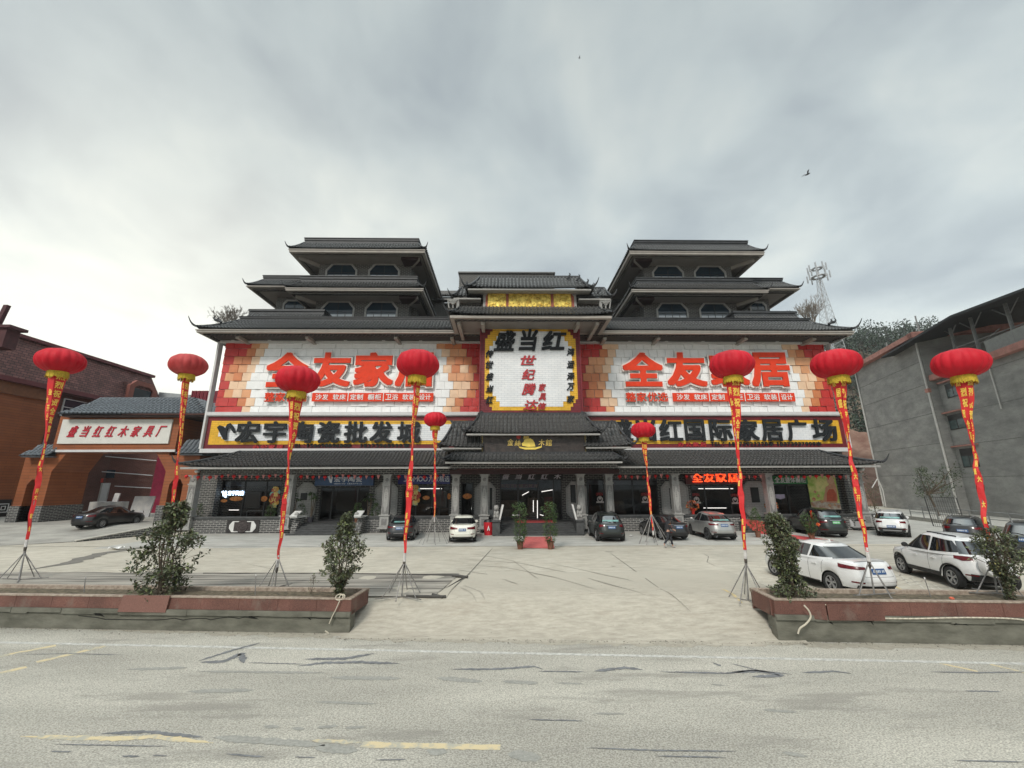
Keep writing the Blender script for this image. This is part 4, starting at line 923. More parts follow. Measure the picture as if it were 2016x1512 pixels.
def tile_board(par, x0, x1, z0, z1):
    T = (z1-z0)/8.35; m = MB(); m.box(x0, x1, YS-.02, YS+.1, z0, z1, 5); r = 0
    z = z1
    while z > z0+.02:
        zb_ = max(z0, z-T*(.65 if r == 0 else 1)); sh = (r*.37) % 1*T; x = x0-sh
        while x < x1:
            a, b = max(x0, x), min(x1, x+T)
            if b-a > .04:
                u = (a+b)/2; dl, dr = (u-x0)/T, (x1-u)/T; d = min(dl, dr); rr = min(r, 8)
                R0, O0 = RED[rr], ORA[rr]+.1
                j = random.uniform(-.35, .35)
                if d+j*.4 < R0: c = 0
                elif d < O0:
                    f = (d-R0)/(O0-R0)+random.uniform(-.5, .5); c = 1 if f < .3 else (2 if f < .62 else 3)
                else: c = 4
                q = random.choice((.03, .06, .09)); g = .014
                # each tile is a shallow wedge: one corner stands proud
                k = [q+random.choice((0, .03)) for _ in range(2)]
                f0 = YS-.03; F = [(a+g, f0-q-.05, zb_+g), (b-g, f0-k[0], zb_+g), (b-g, f0-k[1]+.02, z-g), (a+g, f0-q-.01, z-g)]
                Bk = [(a+g, YS-.02, zb_+g), (b-g, YS-.02, zb_+g), (b-g, YS-.02, z-g), (a+g, YS-.02, z-g)]
                m.add(F+Bk, [(0, 1, 2, 3), (0, 4, 5, 1), (1, 5, 6, 2), (2, 6, 7, 3), (3, 7, 4, 0)], c)
            x += T
        z = zb_; r += 1
    return m.build('tiles', TM, par)
def rectpx(x0, x1, y0, y1, Y): return at(x0, (y0+y1)/2, Y).x, at(x1, (y0+y1)/2, Y).x, at((x0+x1)/2, y1, Y).z, at((x0+x1)/2, y0, Y).z
random.seed(21)
for s, (x0, x1) in (('left', (SL0, SL1)), ('right', (SR0, SR1))):
    t = empty('advertising_sign', ((x0+x1)/2, YS, zB), 'large red, orange and white tiled sign board reading 全友家居 on the %s wing' % s, 'sign')
    tile_board(t, x0, x1, zB, zT)
    YL = YS-.42
    cells = ((524, 607, 694, 762), (614, 691, 694, 761), (697, 775, 694, 761), (779, 857, 694, 761)) if s == 'left' else ((1226, 1305, 694, 761), (1312, 1390, 694, 761), (1397, 1473, 694, 761), (1477, 1554.5, 694, 761))
    m, b = MB(), MB()
    for ch, c in zip('全友家居', cells):
        a_, b_, c_, d_ = rectpx(*c, YL)
        g = .13
        put(b, ch, lambda u, v, w_, q=(a_-g, b_+g, c_-g, d_+g): (q[0]+(q[1]-q[0])*u, YL+.04+.08*w_, q[2]+(q[3]-q[2])*v), .070, 0, 0, 1)
        put(m, ch, lambda u, v, w_, q=(a_, b_, c_, d_): (q[0]+(q[1]-q[0])*u, YL-.06+.09*w_, q[2]+(q[3]-q[2])*v), .042, 0, 0, 1)
    o = m.build('lettering', orange_red, t); b.build('letter_outline', pink_w, o)
    dx = 0 if s == 'left' else 711
    a_, b_, c_, d_ = rectpx(521+dx, 604+dx, 772.5, 790.5, YL); m, b = MB(), MB()
    sign_chars(b, '整家优选', a_-.03, b_+.03, c_-.03, d_+.03, YL+.03, .05, 0, 0, .08, .04); sign_chars(m, '整家优选', a_, b_, c_, d_, YL-.04, .02, 0, 0, .05, .08)
    o = m.build('slogan', orange_red, t); b.build('slogan_outline', pink_w, o)
    a_, b_, c_, d_ = rectpx(614+dx, 853+dx*1.0015, 773.5, 790, YL)
    m = MB(); n = (0, .295, .595, .872, 1)
    for k in range(3): pass
    m.box(a_, b_, YL+.0, YL+.1, c_, d_); o = m.build('category_strip', orange_red, t)
    m = MB(); W_ = b_-a_
    for k in (.297, .588, .868) if s == 'left' else (.297, .588, .868): m.box(a_+W_*k-.03, a_+W_*k+.03, YL-.02, YL-.003, c_+.0, d_-.0)
    zz0, zz1 = c_+(d_-c_)*.16, d_-(d_-c_)*.16
    for wd, p0, p1 in (('沙发', .03, .135), ('软床', .172, .278), ('定制', .315, .42), ('橱柜', .46, .57), ('卫浴', .605, .71), ('软装', .745, .85), ('设计', .885, .98)):
        sign_chars(m, wd, a_+W_*p0, a_+W_*p1, zz0, zz1, YL-.03, .014, 0, 0, .026, .08)
    m.build('category_lettering', white_p, o)

def stepped(mb, x0, x1, z0, z1, Y, n=3, s=.45, h=None, m=0):
    """rectangle whose corners are cut in brick steps"""
    h = h or s*.55
    for k in range(n+1):
        a = s*(n-k) if k < n else 0
        if k < n:
            mb.box(x0+a, x1-a, Y, Y+.02, z1-h*(k+1), z1-h*k-.0005, m); mb.box(x0+a, x1-a, Y, Y+.02, z0+h*k, z0+h*(k+1)-.0005, m)
        else: mb.box(x0, x1, Y, Y+.02, z0+h*n, z1-h*n-.0005, m)
def number_line(mb, s, x0, x1, y0, y1, Y, off=.03, thick=.04):
    a, b, c, d = rectpx(x0, x1, y0, y1, Y); sign_chars(mb, s, a, b, c, d, Y, off, 0, 0, thick, .18)
YL2 = YS-.32
# lower signs
for s in ('left', 'right'):
    L = s == 'left'
    x0, x1 = (fl+.02, at(960, 850, YS).x) if L else (at(1140, 850, YS).x, fr-.02)
    t = empty('shop_sign', ((x0+x1)/2, YS, zL0), ('long white, gold and wine brick sign with black letters 宏宇陶瓷批发城 below the left tiled board' if L else 'long white, gold and wine brick sign with black letters 盛当红国际家居广场 below the right tiled board'), 'sign')
    MB().box(x0, x1, YS-.05, YS+.1, zL0, zL1).build('wine_border', wine_b, t)
    H = zL1-zL0; m = MB()
    if L: m.box(x0+.35, x1-1.7, YS-.08, YS-.052, zL0+.36, zL1-.34); m.box(x1-1.25, x1+.0, YS-.08, YS-.052, zL0+.36, zL1-.34)
    else: m.box(x0+.9, x1-.38, YS-.08, YS-.052, zL0+.36, zL1-.34)
    m.build('gold_border', gold_b, t)
    m = MB(); stepped(m, (x0+1.1 if L else x0+2.6), (x1-.4 if L else x1-1.15), zL0+.66, zL1-.64, YS-.11, 2, .30, .18); m.build('white_field', white_b, t)
    m = MB()
    cells = {'宏': (464, 510), '宇': (518, 563), '陶': (572, 616), '瓷': (624, 669), '批': (677, 723), '发': (728, 773), '城': (782, 828)} if L else {'盛': (1204, 1246), '当': (1252, 1292), '红': (1298, 1344), '国': (1348, 1388), '际': (1397, 1442), '家': (1449, 1494), '居': (1499, 1542), '广': (1550, 1590), '场': (1599, 1648)}
    for ch, (a, b) in cells.items():
        q = rectpx(a, b, 829 if L else 825, 872 if L else 868.5, YL2)
        put(m, ch, lambda u, v, w_, q=q: (q[0]+(q[1]-q[0])*u, YL2+.07*w_, q[2]+(q[3]-q[2])*v), .034, .0, 0, 1)
    if L:   # the winged emblem
        f = lambda x, y: (at(x, y, YL2).x, at(x, y, YL2).z)
        P1 = [f(*p) for p in ((427, 841), (432, 837), (438, 839), (443, 843), (447, 835), (453, 833), (459, 840), (463, 851), (460, 853), (452, 842), (449, 842), (446, 850), (445, 866), (440, 866), (434, 855))]
        m.prism(P1, YL2, YL2+.1)
    m.build('lettering', letter_k, t)
    m, r = MB(), MB()
    if L:
        number_line(r, '办公家居', 497, 557, 875.5, 885.5, YL2+.16); number_line(m, 'TEL:15869889680', 573, 682, 873.5, 881.5, YL2+.16); number_line(m, '李', 682, 692, 873.5, 881.5, YL2+.16)
        number_line(m, '18273968999', 708, 792, 873.5, 881.5, YL2+.16); number_line(m, '覃', 794, 806, 873.5, 881.5, YL2+.16)
    else:
        number_line(r, '办公家居', 1335, 1391, 870.5, 879.5, YL2+.16); number_line(m, 'TEL:', 1400, 1428, 870, 878, YL2+.16); number_line(m, '18273922228', 1434, 1512, 870, 878, YL2+.16); number_line(m, '李', 1513, 1524, 869.5, 878.5, YL2+.16)
        number_line(m, '18373937999', 1529, 1606, 870, 878, YL2+.16); number_line(m, '李', 1607, 1618, 869.5, 878.5, YL2+.16)
    m.build('phone_numbers', letter_k, t); r.build('red_words', letter_r, t)

# centre sign
YX = YT
q = rectpx(946.5, 1141.5, 640, 816, YX); cx0, cx1, cz0, cz1 = q
t = empty('main_sign', ((cx0+cx1)/2, YX, cz0), 'tall white brick sign with gold and wine borders and large brush letters 盛当红 over the entrance', 'sign')
MB().box(cx0, cx1, YX-.05, YX+.3, cz0, cz1).build('wine_border', wine_b, t)
m = MB(); m.box(cx0-.06, cx1+.06, YX-.16, YX+.25, cz0-.12, cz0-.003); m.box(cx0-.1, cx0-.003, YX-.14, YX+.25, cz0, cz1); m.box(cx1+.003, cx1+.1, YX-.14, YX+.25, cz0, cz1); m.build('frame', wine, t)
g0, g1, h0, h1 = rectpx(954.5, 1135, 647, 808.5, YX); m = MB(); stepped(m, g0, g1, h0, h1, YX-.08, 3, .20, .3); m.build('gold_border', gold_b, t)
g0, g1, h0, h1 = rectpx(963.5, 1126.5, 653.5, 801, YX); m = MB(); stepped(m, g0, g1, h0, h1, YX-.11, 3, .28, .42); m.build('white_field', white_b, t)
YL3 = YX-.26; m = MB()
for ch, c in (('盛', (972, 1016, 651, 691)), ('当', (1021, 1060, 648, 691)), ('红', (1066, 1116, 651, 689))):
    q = rectpx(*c, YL3); put(m, ch, lambda u, v, w_, q=q: (q[0]+(q[1]-q[0])*u, YL3+.1*w_, q[2]+(q[3]-q[2])*v+.02*u), .036, .2, 0, 1)
m.build('lettering', letter_k, t)
m = MB()
for ch, c in (('世', (1025, 1056, 699, 718)), ('纪', (1027, 1054, 726, 747)), ('腾', (1027, 1055, 754, 777)), ('达', (1030, 1060, 787, 807)), ('家', (1060, 1075, 754.5, 770)), ('具', (1060, 1075, 773.5, 788)), ('信', (1059, 1076, 792, 806))):
    q = rectpx(*c, YL3); put(m, ch, lambda u, v, w_, q=q: (q[0]+(q[1]-q[0])*u, YL3+.06+.06*w_, q[2]+(q[3]-q[2])*v), .026, .25, 0, 1)
m.build('red_lettering', letter_r, t)
m = MB()
for x, L in ((963.5, '传世盛当红'), (1123.5, '鸿运泽万家')):
    for k, ch in enumerate(L):
        yc = (696, 717, 740.5, 765, 786)[k] if x < 1000 else (692, 717, 740, 760.5, 785)[k]
        q = rectpx(x-7.5, x+8, yc-7, yc+7.5, YL3); put(m, ch, lambda u, v, w_, q=q: (q[0]+(q[1]-q[0])*u, YL3+.04+.08*w_, q[2]+(q[3]-q[2])*v), .03, .25, 0, 1)
m.build('couplet_lettering', letter_k, t)

# plaque of the porch
Yp = 30.3
q = rectpx(950.5, 1151.5, 857, 893.5, Yp); x0, x1, z0, z1 = q
t = empty('entrance_plaque', ((x0+x1)/2, Yp, z0), 'black carved plaque with a gold frame, gold letters and a boat emblem above the entrance', 'sign')
MB().box(x0, x1, Yp, Yp+.12, z0, z1).build('board', mat('lacquer_board', (.018, .014, .013), .45, 0, 3, 1.2, 7, col2=(.06, .045, .04)), t)
m = MB(); e = .07
m.box(x0-e, x1+e, Yp-.05, Yp+.12, z1, z1+e); m.box(x0-e, x1+e, Yp-.05, Yp+.12, z0-e, z0); m.box(x0-e, x0, Yp-.05, Yp+.12, z0, z1); m.box(x1, x1+e, Yp-.05, Yp+.12, z0, z1); m.build('gold_frame', mat('aged_gold', (.20, .15, .04), .5, .2, 5), t)
m = MB()
for ch, c in (('金', (999, 1011, 864, 877)), ('絲', (1013, 1025, 866, 878)), ('木', (1060, 1072, 865, 878)), ('館', (1074, 1087, 865, 878)), ('楠', (1030, 1042, 858, 865))):
    q = rectpx(*c, Yp-.04); put(m, ch, lambda u, v, w_, q=q: (q[0]+(q[1]-q[0])*u, Yp-.05+.04*w_, q[2]+(q[3]-q[2])*v), .012, .1, 0, 1)
f = lambda x, y: (at(x, y, Yp-.04).x, at(x, y, Yp-.04).z)
m.build('lettering', mat('yellow_gold', (.80, .58, .15), .4), t)
m = MB(); m.prism([f(*p) for p in ((1021, 879), (1033, 881), (1054, 881), (1067, 878), (1066, 881), (1054, 885), (1034, 885), (1023, 882))], Yp-.06, Yp-.003)
m.prism([f(*p) for p in ((1028, 877.5), (1027, 873), (1031, 870), (1032, 866), (1036, 864), (1044, 863), (1049, 866), (1052, 871), (1054, 879), (1040, 880))], Yp-.05, Yp-.003)
m.build('boat_emblem', mat('emblem_yellow', (.85, .65, .12), .4, .1), t)
MB().lathe([(0, Yp-.03), (.17, Yp-.03), (.17, Yp-.003)], (at(1021, 860, Yp).x, 0, at(1021, 860, Yp).z), 14, ax='y').build('red_seal', mat('seal_red', (.4, .03, .02), .5), t)

# signs over the shop doors
def fascia(x0, x1, y0, y1, bm, label, Y=34.6):
    a, b, c, d = rectpx(x0, x1, y0, y1, Y); t = empty('shop_fascia_sign', ((a+b)/2, Y, c), label, 'sign')
    MB().box(a, b, Y, Y+.3, c, d).build('board', bm, t); return t, Y
bluem = mat('blue_board', (.015, .06, .16), .35, .15, 3); navy = mat('navy_board', (.012, .018, .15), .35, .15, 3)
chrome = mat('grey_letters', (.62, .65, .7), .35, metal=.2)
t, Y = fascia(620, 735, 938, 956, bluem, 'dark blue sign with grey letters 宏宇陶瓷 over the glass doors of the left wing')
m = MB(); q = rectpx(658, 713, 938.5, 949, Y); sign_chars(m, '宏宇陶瓷', *q[:2], q[2], q[3], Y-.05, .014, 0, 0, .045, .1)
q = rectpx(658, 713, 951, 953.5, Y); sign_chars(m, 'HONGYU CERAMICS', *q[:2], q[2], q[3], Y-.04, .0, 0, 0, .035, .2)
f = lambda x, y: (at(x, y, Y).x, at(x, y, Y).z); m.prism([f(*p) for p in ((645, 938), (650, 936), (651, 944), (654, 938), (656, 940), (653, 951), (650, 950), (647, 942))], Y-.05, Y-.003); m.build('lettering', chrome, t)
t, Y = fascia(784, 886, 933, 953, navy, 'navy blue sign with grey letters JOMOO九牧精选 left of the porch')
m = MB(); q = rectpx(795, 842, 938, 948, Y); sign_chars(m, 'JOMOO', *q[:2], q[2], q[3], Y-.05, .012, 0, 0, .045, .1); q = rectpx(844, 885, 936.5, 948.5, Y); sign_chars(m, '九牧精选', *q[:2], q[2], q[3], Y-.05, .012, 0, 0, .045, .1); m.build('lettering', chrome, t)
t, Y = fascia(1350, 1459, 930, 953, mat('dark_red_board', (.09, .012, .010), .5, .15), 'dark red sign with glowing orange-red letters 全友家居 over the right wing door')
m = MB(); q = rectpx(1362, 1453, 931.5, 949, Y); sign_chars(m, '全友家居', *q[:2], q[2], q[3], Y-.08, .022, 0, 0, .07, .12); m.build('lit_lettering', mat('lit_red', (.8, .08, .02), .5, 0, emit=((1, .09, .02), 1.1)), t)
t, Y = fascia(1523, 1590, 937, 953, mat('green_board', (.03, .21, .055), .45, .1), 'green sign with white letters 全友整体橱柜 in the right shop window', 35.3)
m = MB(); q = rectpx(1525, 1585, 939, 950.5, Y); sign_chars(m, '全友整体橱柜', *q[:2], q[2], q[3], Y-.05, .02, 0, 0, .045, .06); m.build('lettering', white_p, t)
t, Y = fascia(984, 1108, 930.5, 945, mat('black_board', (.012, .011, .011), .5), 'dark board with dull grey brush letters 盛当红红木 over the main entrance doors', 34.9)
m = MB(); q = rectpx(988, 1105, 932.5, 943.5, Y); sign_chars(m, '盛当红红木', *q[:2], q[2], q[3], Y-.05, .02, .25, 0, .045, .4); m.build('lettering', mat('dull_letters', (.50, .48, .52), .5), t)
# lit window sign
t = empty('window_light_sign', at(460, 980, 35.3), 'glowing white-blue letters 宏宇陶瓷 hanging inside the far left shop window', 'sign')
m = MB(); Y = 35.42; q = rectpx(448, 480, 966, 975.5, Y); sign_chars(m, '宏宇陶瓷', *q[:2], q[2], q[3], Y, .018, 0, 0, .03, .06)
f = lambda x, y: (at(x, y, Y).x, at(x, y, Y).z); m.prism([f(*p) for p in ((436, 968), (440, 966), (442, 971), (444, 966), (446, 967), (445, 980), (442, 979), (440, 974), (439, 978), (438, 972))], Y, Y+.03)
m.build('lit_lettering', mat('lit_white', (.8, .9, 1), .5, 0, emit=((.62, .80, 1), 2.2)), t)
# window stickers
def stickers(x, y, w_, h_, label, chars=None, Y=35.5, col=None, blob=True):
    a, b, c, d = rectpx(x-w_/2, x+w_/2, y-h_/2, y+h_/2, Y); t = empty('window_sticker', ((a+b)/2, Y, c), label, 'window sticker'); m = MB()
    cx_, cz_ = (a+b)/2, (c+d)/2; random.seed(int(x))
    if blob:
        for k in range(9): g = 2*math.pi*k/9; r0 = (b-a)*.24; m.lathe([(0, Y-.012-.0007*k), (r0, Y-.012-.0007*k)], (cx_+(b-a)*.27*math.cos(g), 0, cz_+(d-c)*.36*math.sin(g)), 14, k % 3, ax='y')
        m.lathe([(0, Y-.02), (min(b-a, d-c)*.45, Y-.02)], (cx_, 0, cz_), 18, 0, ax='y')
    else: m.lathe([(0, Y-.01), (1, Y-.01)], (0, 0, 0), 20, 0, ax='y'); m.v = [(cx_+v[0]*(b-a)/2, v[1], cz_+v[2]*(d-c)/2) for v in m.v]
    o = m.build('sticker', [mat('sticker_red', (.5, .06, .03), .6), mat('sticker_teal', (.25, .5, .45), .6), mat('sticker_amber', (.75, .38, .06), .6)] if blob else [col], t)
    if chars:
        m = MB(); n = len(chars)
        for k, ch in enumerate(chars):
            hh = (d-c)*.98/n; z1_ = d-hh*k; put(m, ch, lambda u, v, w__, z1_=z1_, hh=hh: (cx_-(b-a)*.22+(b-a)*.44*u+(.06 if k % 2 else -.06), Y-.026, z1_-hh*.95+hh*.9*v), .03, 0, 0, 0)
        m.build('lettering', mat('sticker_yellow', (.92, .70, .22), .5), o)
stickers(541, 979, 22, 44, 'red, teal and yellow festive sticker 生意兴隆 on the far left shop window', '生意兴隆')
stickers(817, 975, 23, 42, 'red, teal and yellow festive sticker 生意兴隆 on the window right of the third column', '生意兴隆')
orange_s = mat('sticker_orange', (.62, .22, .05), .6, .4, 9)
for x, y, w_, h_, l in ((441, 986, 13, 6, 'small orange fish shaped sticker at the left edge of the far left shop window'), (465, 982, 26, 9, 'wide orange sticker below the glowing letters in the far left window'), (520, 982, 13, 11, 'square orange sticker left of the tall festive sticker'),
                        (839, 980, 14, 8, 'small orange sticker right of the festive sticker in the window by the porch'), (884, 977, 7, 12, 'narrow orange sticker by the first porch column'), (920, 977, 18, 11, 'orange sticker on the narrow dark door beside the porch')):
    stickers(x, y, w_, h_, l, None, col=orange_s, blob=False)
for x, y, l in ((1181, 982, 'round pale sticker with red words on the window just right of the porch'), (1270, 982, 'round pale sticker with red words on the second window right of the porch'), (1371, 983, 'round pale sticker with red words beside the right wing door'), (1447, 984, 'small pale sticker on the right leaf of the right wing door')):
    a, b, c, d = rectpx(x-8, x+8, y-13, y+10, 35.5); t = empty('round_sticker', ((a+b)/2, 35.5, c), l, 'window sticker'); m = MB(); cx_ = (a+b)/2; hh = d-c
    m.lathe([(.16, 35.49), (.24, 35.49)], (cx_, 0, c+.38), 18, ax='y'); m.lathe([(0, 35.488), (.1, 35.488)], (cx_, 0, c+.45), 12, ax='y'); m.box(cx_-.32, cx_+.32, 35.485, 35.49, c+.08, c+.2); m.build('sticker', mat('sticker_pale', (.62, .55, .52), .6), t)
    m = MB(); sign_chars(m, 'OPEN', cx_-.32, cx_+.26, d-.28, d-.05, 35.488, .01, 0, 0, 0, .1); m.build('lettering', mat('sticker_text', (.5, .05, .05), .6), t)
t = empty('lilac_notice', at(1536, 983, 35.5), 'pale lilac notice on the right shop window below the green sign', 'notice')
q = rectpx(1527, 1545, 973, 983, 35.5); MB().prism([(q[0], q[2]+.1), (q[0], q[3]), (q[1], q[3]), (q[1], q[2]+.1), ((q[0]+q[1])/2, q[2])], 35.48, 35.5).build('sheet', mat('lilac', (.55, .48, .62), .6, .15, 4), t)
# dark hanging screens in the windows
for x0, x1, y0, y1, l in ((482, 513, 968, 1000, 'black square screen standing behind the far left shop window'), (850, 880, 965, 1000, 'black square screen standing behind the window left of the porch')):
    q = rectpx(x0, x1, y0, y1, 35.42); t = empty('screen', ((q[0]+q[1])/2, 35.45, q[2]), l, 'screen'); MB().box(q[0], q[1], 35.42, 35.46, q[2], q[3]).build('panel', black, t); MB().box(q[0]+.06, q[1]-.06, 35.405, 35.418, q[2]+.06, q[3]-.06).build('display', glass_d, t)
# advertising poster with a cook at a table
Y = 35.38; q = rectpx(1593, 1650, 937, 1003, Y); t = empty('poster', ((q[0]+q[1])/2, Y, q[2]), 'tall kitchen poster of a woman in a coral top with food, right shop window', 'poster')
f = lambda u, v: (q[0]+(q[1]-q[0])*u, q[2]+(q[3]-q[2])*v)
MB().box(q[0], q[1], Y, Y+.03, q[2], q[3]).build('sheet', mat('poster_green', (.38, .58, .08), .5, 0, 1.6, 0, col2=(.95, .85, .35)), t)
sk = mat('poster_skin', (.72, .36, .22), .6, .1, 6)
m = MB(); m.prism([f(*p) for p in ((.42, .05), (.45, .3), (.55, .52), (.60, .66), (.72, .72), (.80, .9), (.92, .88), (.97, .62), (.95, .3), (.85, .1))], Y-.008, Y-.001); m.build('poster_arms', sk, t)
m = MB(); m.prism([f(*p) for p in ((.55, .24), (.60, .48), (.70, .60), (.86, .60), (.93, .45), (.90, .24))], Y-.012, Y-.009); m.build('poster_top', mat('coral', (.62, .12, .06), .6, .12, 5), t)
m = MB(); m.prism([f(*p) for p in ((.70, .78), (.68, .9), (.74, .99), (.9, .99), (.94, .85), (.85, .74))], Y-.016, Y-.0125); m.build('poster_face', mat('poster_face', (.80, .47, .30), .6, .05), t)
m = MB(); m.prism([f(*p) for p in ((.0, .0), (.0, .22), (.3, .26), (.6, .2), (1, .18), (1, 0))], Y-.018, Y-.0165); m.build('poster_table', mat('poster_table', (.75, .70, .60), .6, 0, 3, 0, col2=(.45, .2, .1)), t)
m = MB()
for u, v, r in ((.12, .3, .16), (.3, .4, .13), (.2, .52, .12), (.38, .24, .14), (.62, .12, .12), (.8, .14, .1)): p = f(u, v); m.lathe([(0, Y-.021), (r, Y-.021)], (p[0], 0, p[1]), 12, ax='y')
m.build('poster_food', mat('poster_food', (.55, .12, .05), .6, 0, 5, 0, col2=(.75, .55, .3)), t)
# red posters behind the entrance glass
for x0, x1, y0, y1, l in ((1072, 1089, 978, 1020, 'upright red poster behind the right entrance door'), (985, 1060, 953, 960, 'dim red banner inside over the entrance doors')):
    q = rectpx(x0, x1, y0, y1, 36.0); t = empty('red_poster', ((q[0]+q[1])/2, 36, q[2]), l, 'poster'); MB().box(q[0], q[1], 36, 36.04, q[2], q[3]).build('sheet', mat('poster_red', (.30, .03, .025), .6, .25, 3), t)
    m = MB(); n = 4
    if x1-x0 < 30: [put(m, ch, lambda u, v, w_, k=k: (q[0]+.12+(q[1]-q[0]-.24)*u, 35.99, q[3]-.3-(q[3]-q[2])/4.6*(k+1-v*.8)), .02, 0, 0, 0) for k, ch in enumerate('开业大吉')]
    else: sign_chars(m, '热烈祝贺盛大开业', q[0]+.1, q[1]-.1, q[2]+.04, q[3]-.04, 35.99, .01, 0, 0, 0, .2)
    m.build('lettering', mat('poster_gold', (.5, .3, .08), .6), t)

# carpets
t = empty('red_carpet_strip', gz(1059, 1070), 'faded red carpet laid out in front of the main entrance steps', 'carpet')
a, b, c, d = gz(1026, 1080), gz(1092, 1080), gz(1086, 1057), gz(1034, 1057); m = MB(); rows = []
for j in range(14):
    k = j/13; rows.append([tuple(a.lerp(d, k).lerp(b.lerp(c, k), i/6)+Vector((0, 0, .02+.012*math.sin(j*2.1+i)*(j % 3 == 0)))) for i in range(7)])
m.grid(rows); m.build('carpet', mat('faded_carpet', (.56, .13, .12), .95, .12, 5, .4, 50), t, smooth='all')
MB().box(X(1015, 1028, 33.2), X(1094, 1028, 33.2), 33.0, 35.4, FZ+.004, FZ+.02).build('threshold_carpet', carp, t)
t = empty('red_carpet_strip', gz(1500, 1055), 'red carpet running down the steps of the right wing door behind the silver car', 'carpet')
m = MB(); xa, xb = X(1463, 1035, 32.8)+.1, X(1509, 1035, 32.8)-.1; L = [(YP+1.8, FZ+.02), (YP+.0, FZ+.03)]
for k in range(5, 0, -1): yk = 31.6+(YP-31.6)/5*(k-1); L += [(yk-.05, FZ/5*k+.012), (yk-.05, FZ/5*(k-1)+.025)]
L += [(29.6, .02), (27.2, .02)]; m.grid([[(xa+(.9*max(0, (31-p[0])/4)), p[0], p[1]), (xb+(.9*max(0, (31-p[0])/4)), p[0], p[1])] for p in L]); m.build('carpet', carp, t)

# strings of pennants and little lanterns under the eave
penn = mat('pennant_red', (.62, .02, .02), .8, .2, 4); pennw = mat('pennant_pink', (.55, .22, .20), .8, .2, 4); cord = mat('cord', (.05, .02, .02), .8)
protoL, protoP = None, None
for k, (x0, x1, lab) in enumerate(((356, 566, 'at the far left of the eave'), (582, 757, 'above the glass doors of the left wing'), (773, 886, 'left of the porch'), (1208, 1325, 'right of the porch'), (1340, 1508, 'over the right wing door'), (1524, 1688, 'at the far right of the eave'))):
    p0, p1 = at(x0, 934, 32.5), at(x1, 933, 32.5); L = (p1-p0).length
    t = empty('pennant_garland', p0, 'string of small red lanterns and pennants '+lab, 'garland', 'garlands under the front eave')
    n = int(L/.45); pt = [p0.lerp(p1, i/(n))+Vector((0, 0, -.10*math.sin(math.pi*((i % 8)/8)))) for i in range(n+1)]
    m = MB(); m.path(pt, .012, 4); m.build('cord', cord, t)
    for i in range(1, n):
        if i % 2:
            if protoL is None: mm_ = MB(); mm_.lathe([(0, .0), (.07, -.02), (.135, -.09), (.14, -.14), (.09, -.2), (.03, -.23), (.02, -.36)], (0, 0, 0), 10); protoL = mm_.build('little_lantern', penn, t, local=True, smooth='all'); o = protoL
            else: o = protoL.copy(); COL.objects.link(o); o.parent = t
        else:
            if protoP is None: protoP = MB().add([(-.13, 0, 0), (.13, 0, 0), (0, .02, -.34)], [(0, 1, 2)]).build('pennant', pennw, t, local=True); o = protoP
            else: o = protoP.copy(); COL.objects.link(o); o.parent = t
        o.matrix_parent_inverse = Matrix(); o.location = pt[i]-p0; o.rotation_euler = (0, 0, random.uniform(-.7, .7)); s_ = random.uniform(.85, 1.1); o.scale = (s_, s_, s_)
# cctv cameras at the column heads
for x, y in ((389, 928), (1696, 924)):
    p = at(x, y, 32.4); t = empty('security_camera', p, 'small white security camera under the eave at the far %s column' % ('left' if x < 1000 else 'right'), 'camera')
    MB().lathe([(0, -.22), (.1, -.2), (.11, .1), (0, .14)], (0, 0, 0), 10, ax='y').build('housing', white_m, t, smooth='all', local=True); MB().box(-.03, .03, 0, .3, .05, .25).build('bracket', white_m, t, local=True)
# ------------------------------------------------------------------ lantern balloons on tripod poles
def fabric(name, col, col2):
    M = mat(name, col, .6, 0, 1.3, .25, 12, col2=col2); b = M.node_tree.nodes['Principled BSDF']
    b.inputs['Specular IOR Level'].default_value = .22; return M
red_f = fabric('lantern_fabric', (.42, .006, .016), (.56, .014, .028)); red_old = fabric('faded_lantern_fabric', (.36, .035, .035), (.50, .075, .075))
ribbon = mat('banner_red', (.62, .02, .022), .6, .1, 2, .3, 6); tassel_m = mat('tassel_yellow', (.50, .36, .03), .85, .3, 30); ytext = mat('banner_lettering', (.90, .62, .10), .6, .08)
steel = mat('galvanised_pole', (.26, .25, .24), .5, .25, 5, metal=.4); rust = mat('rusty_wrap', (.22, .08, .06), .8, .5, 9); wht = mat('tie_cloth', (.62, .60, .58), .9, .2, 9)
WORDS = '热烈祝贺全友家居盛大开业'
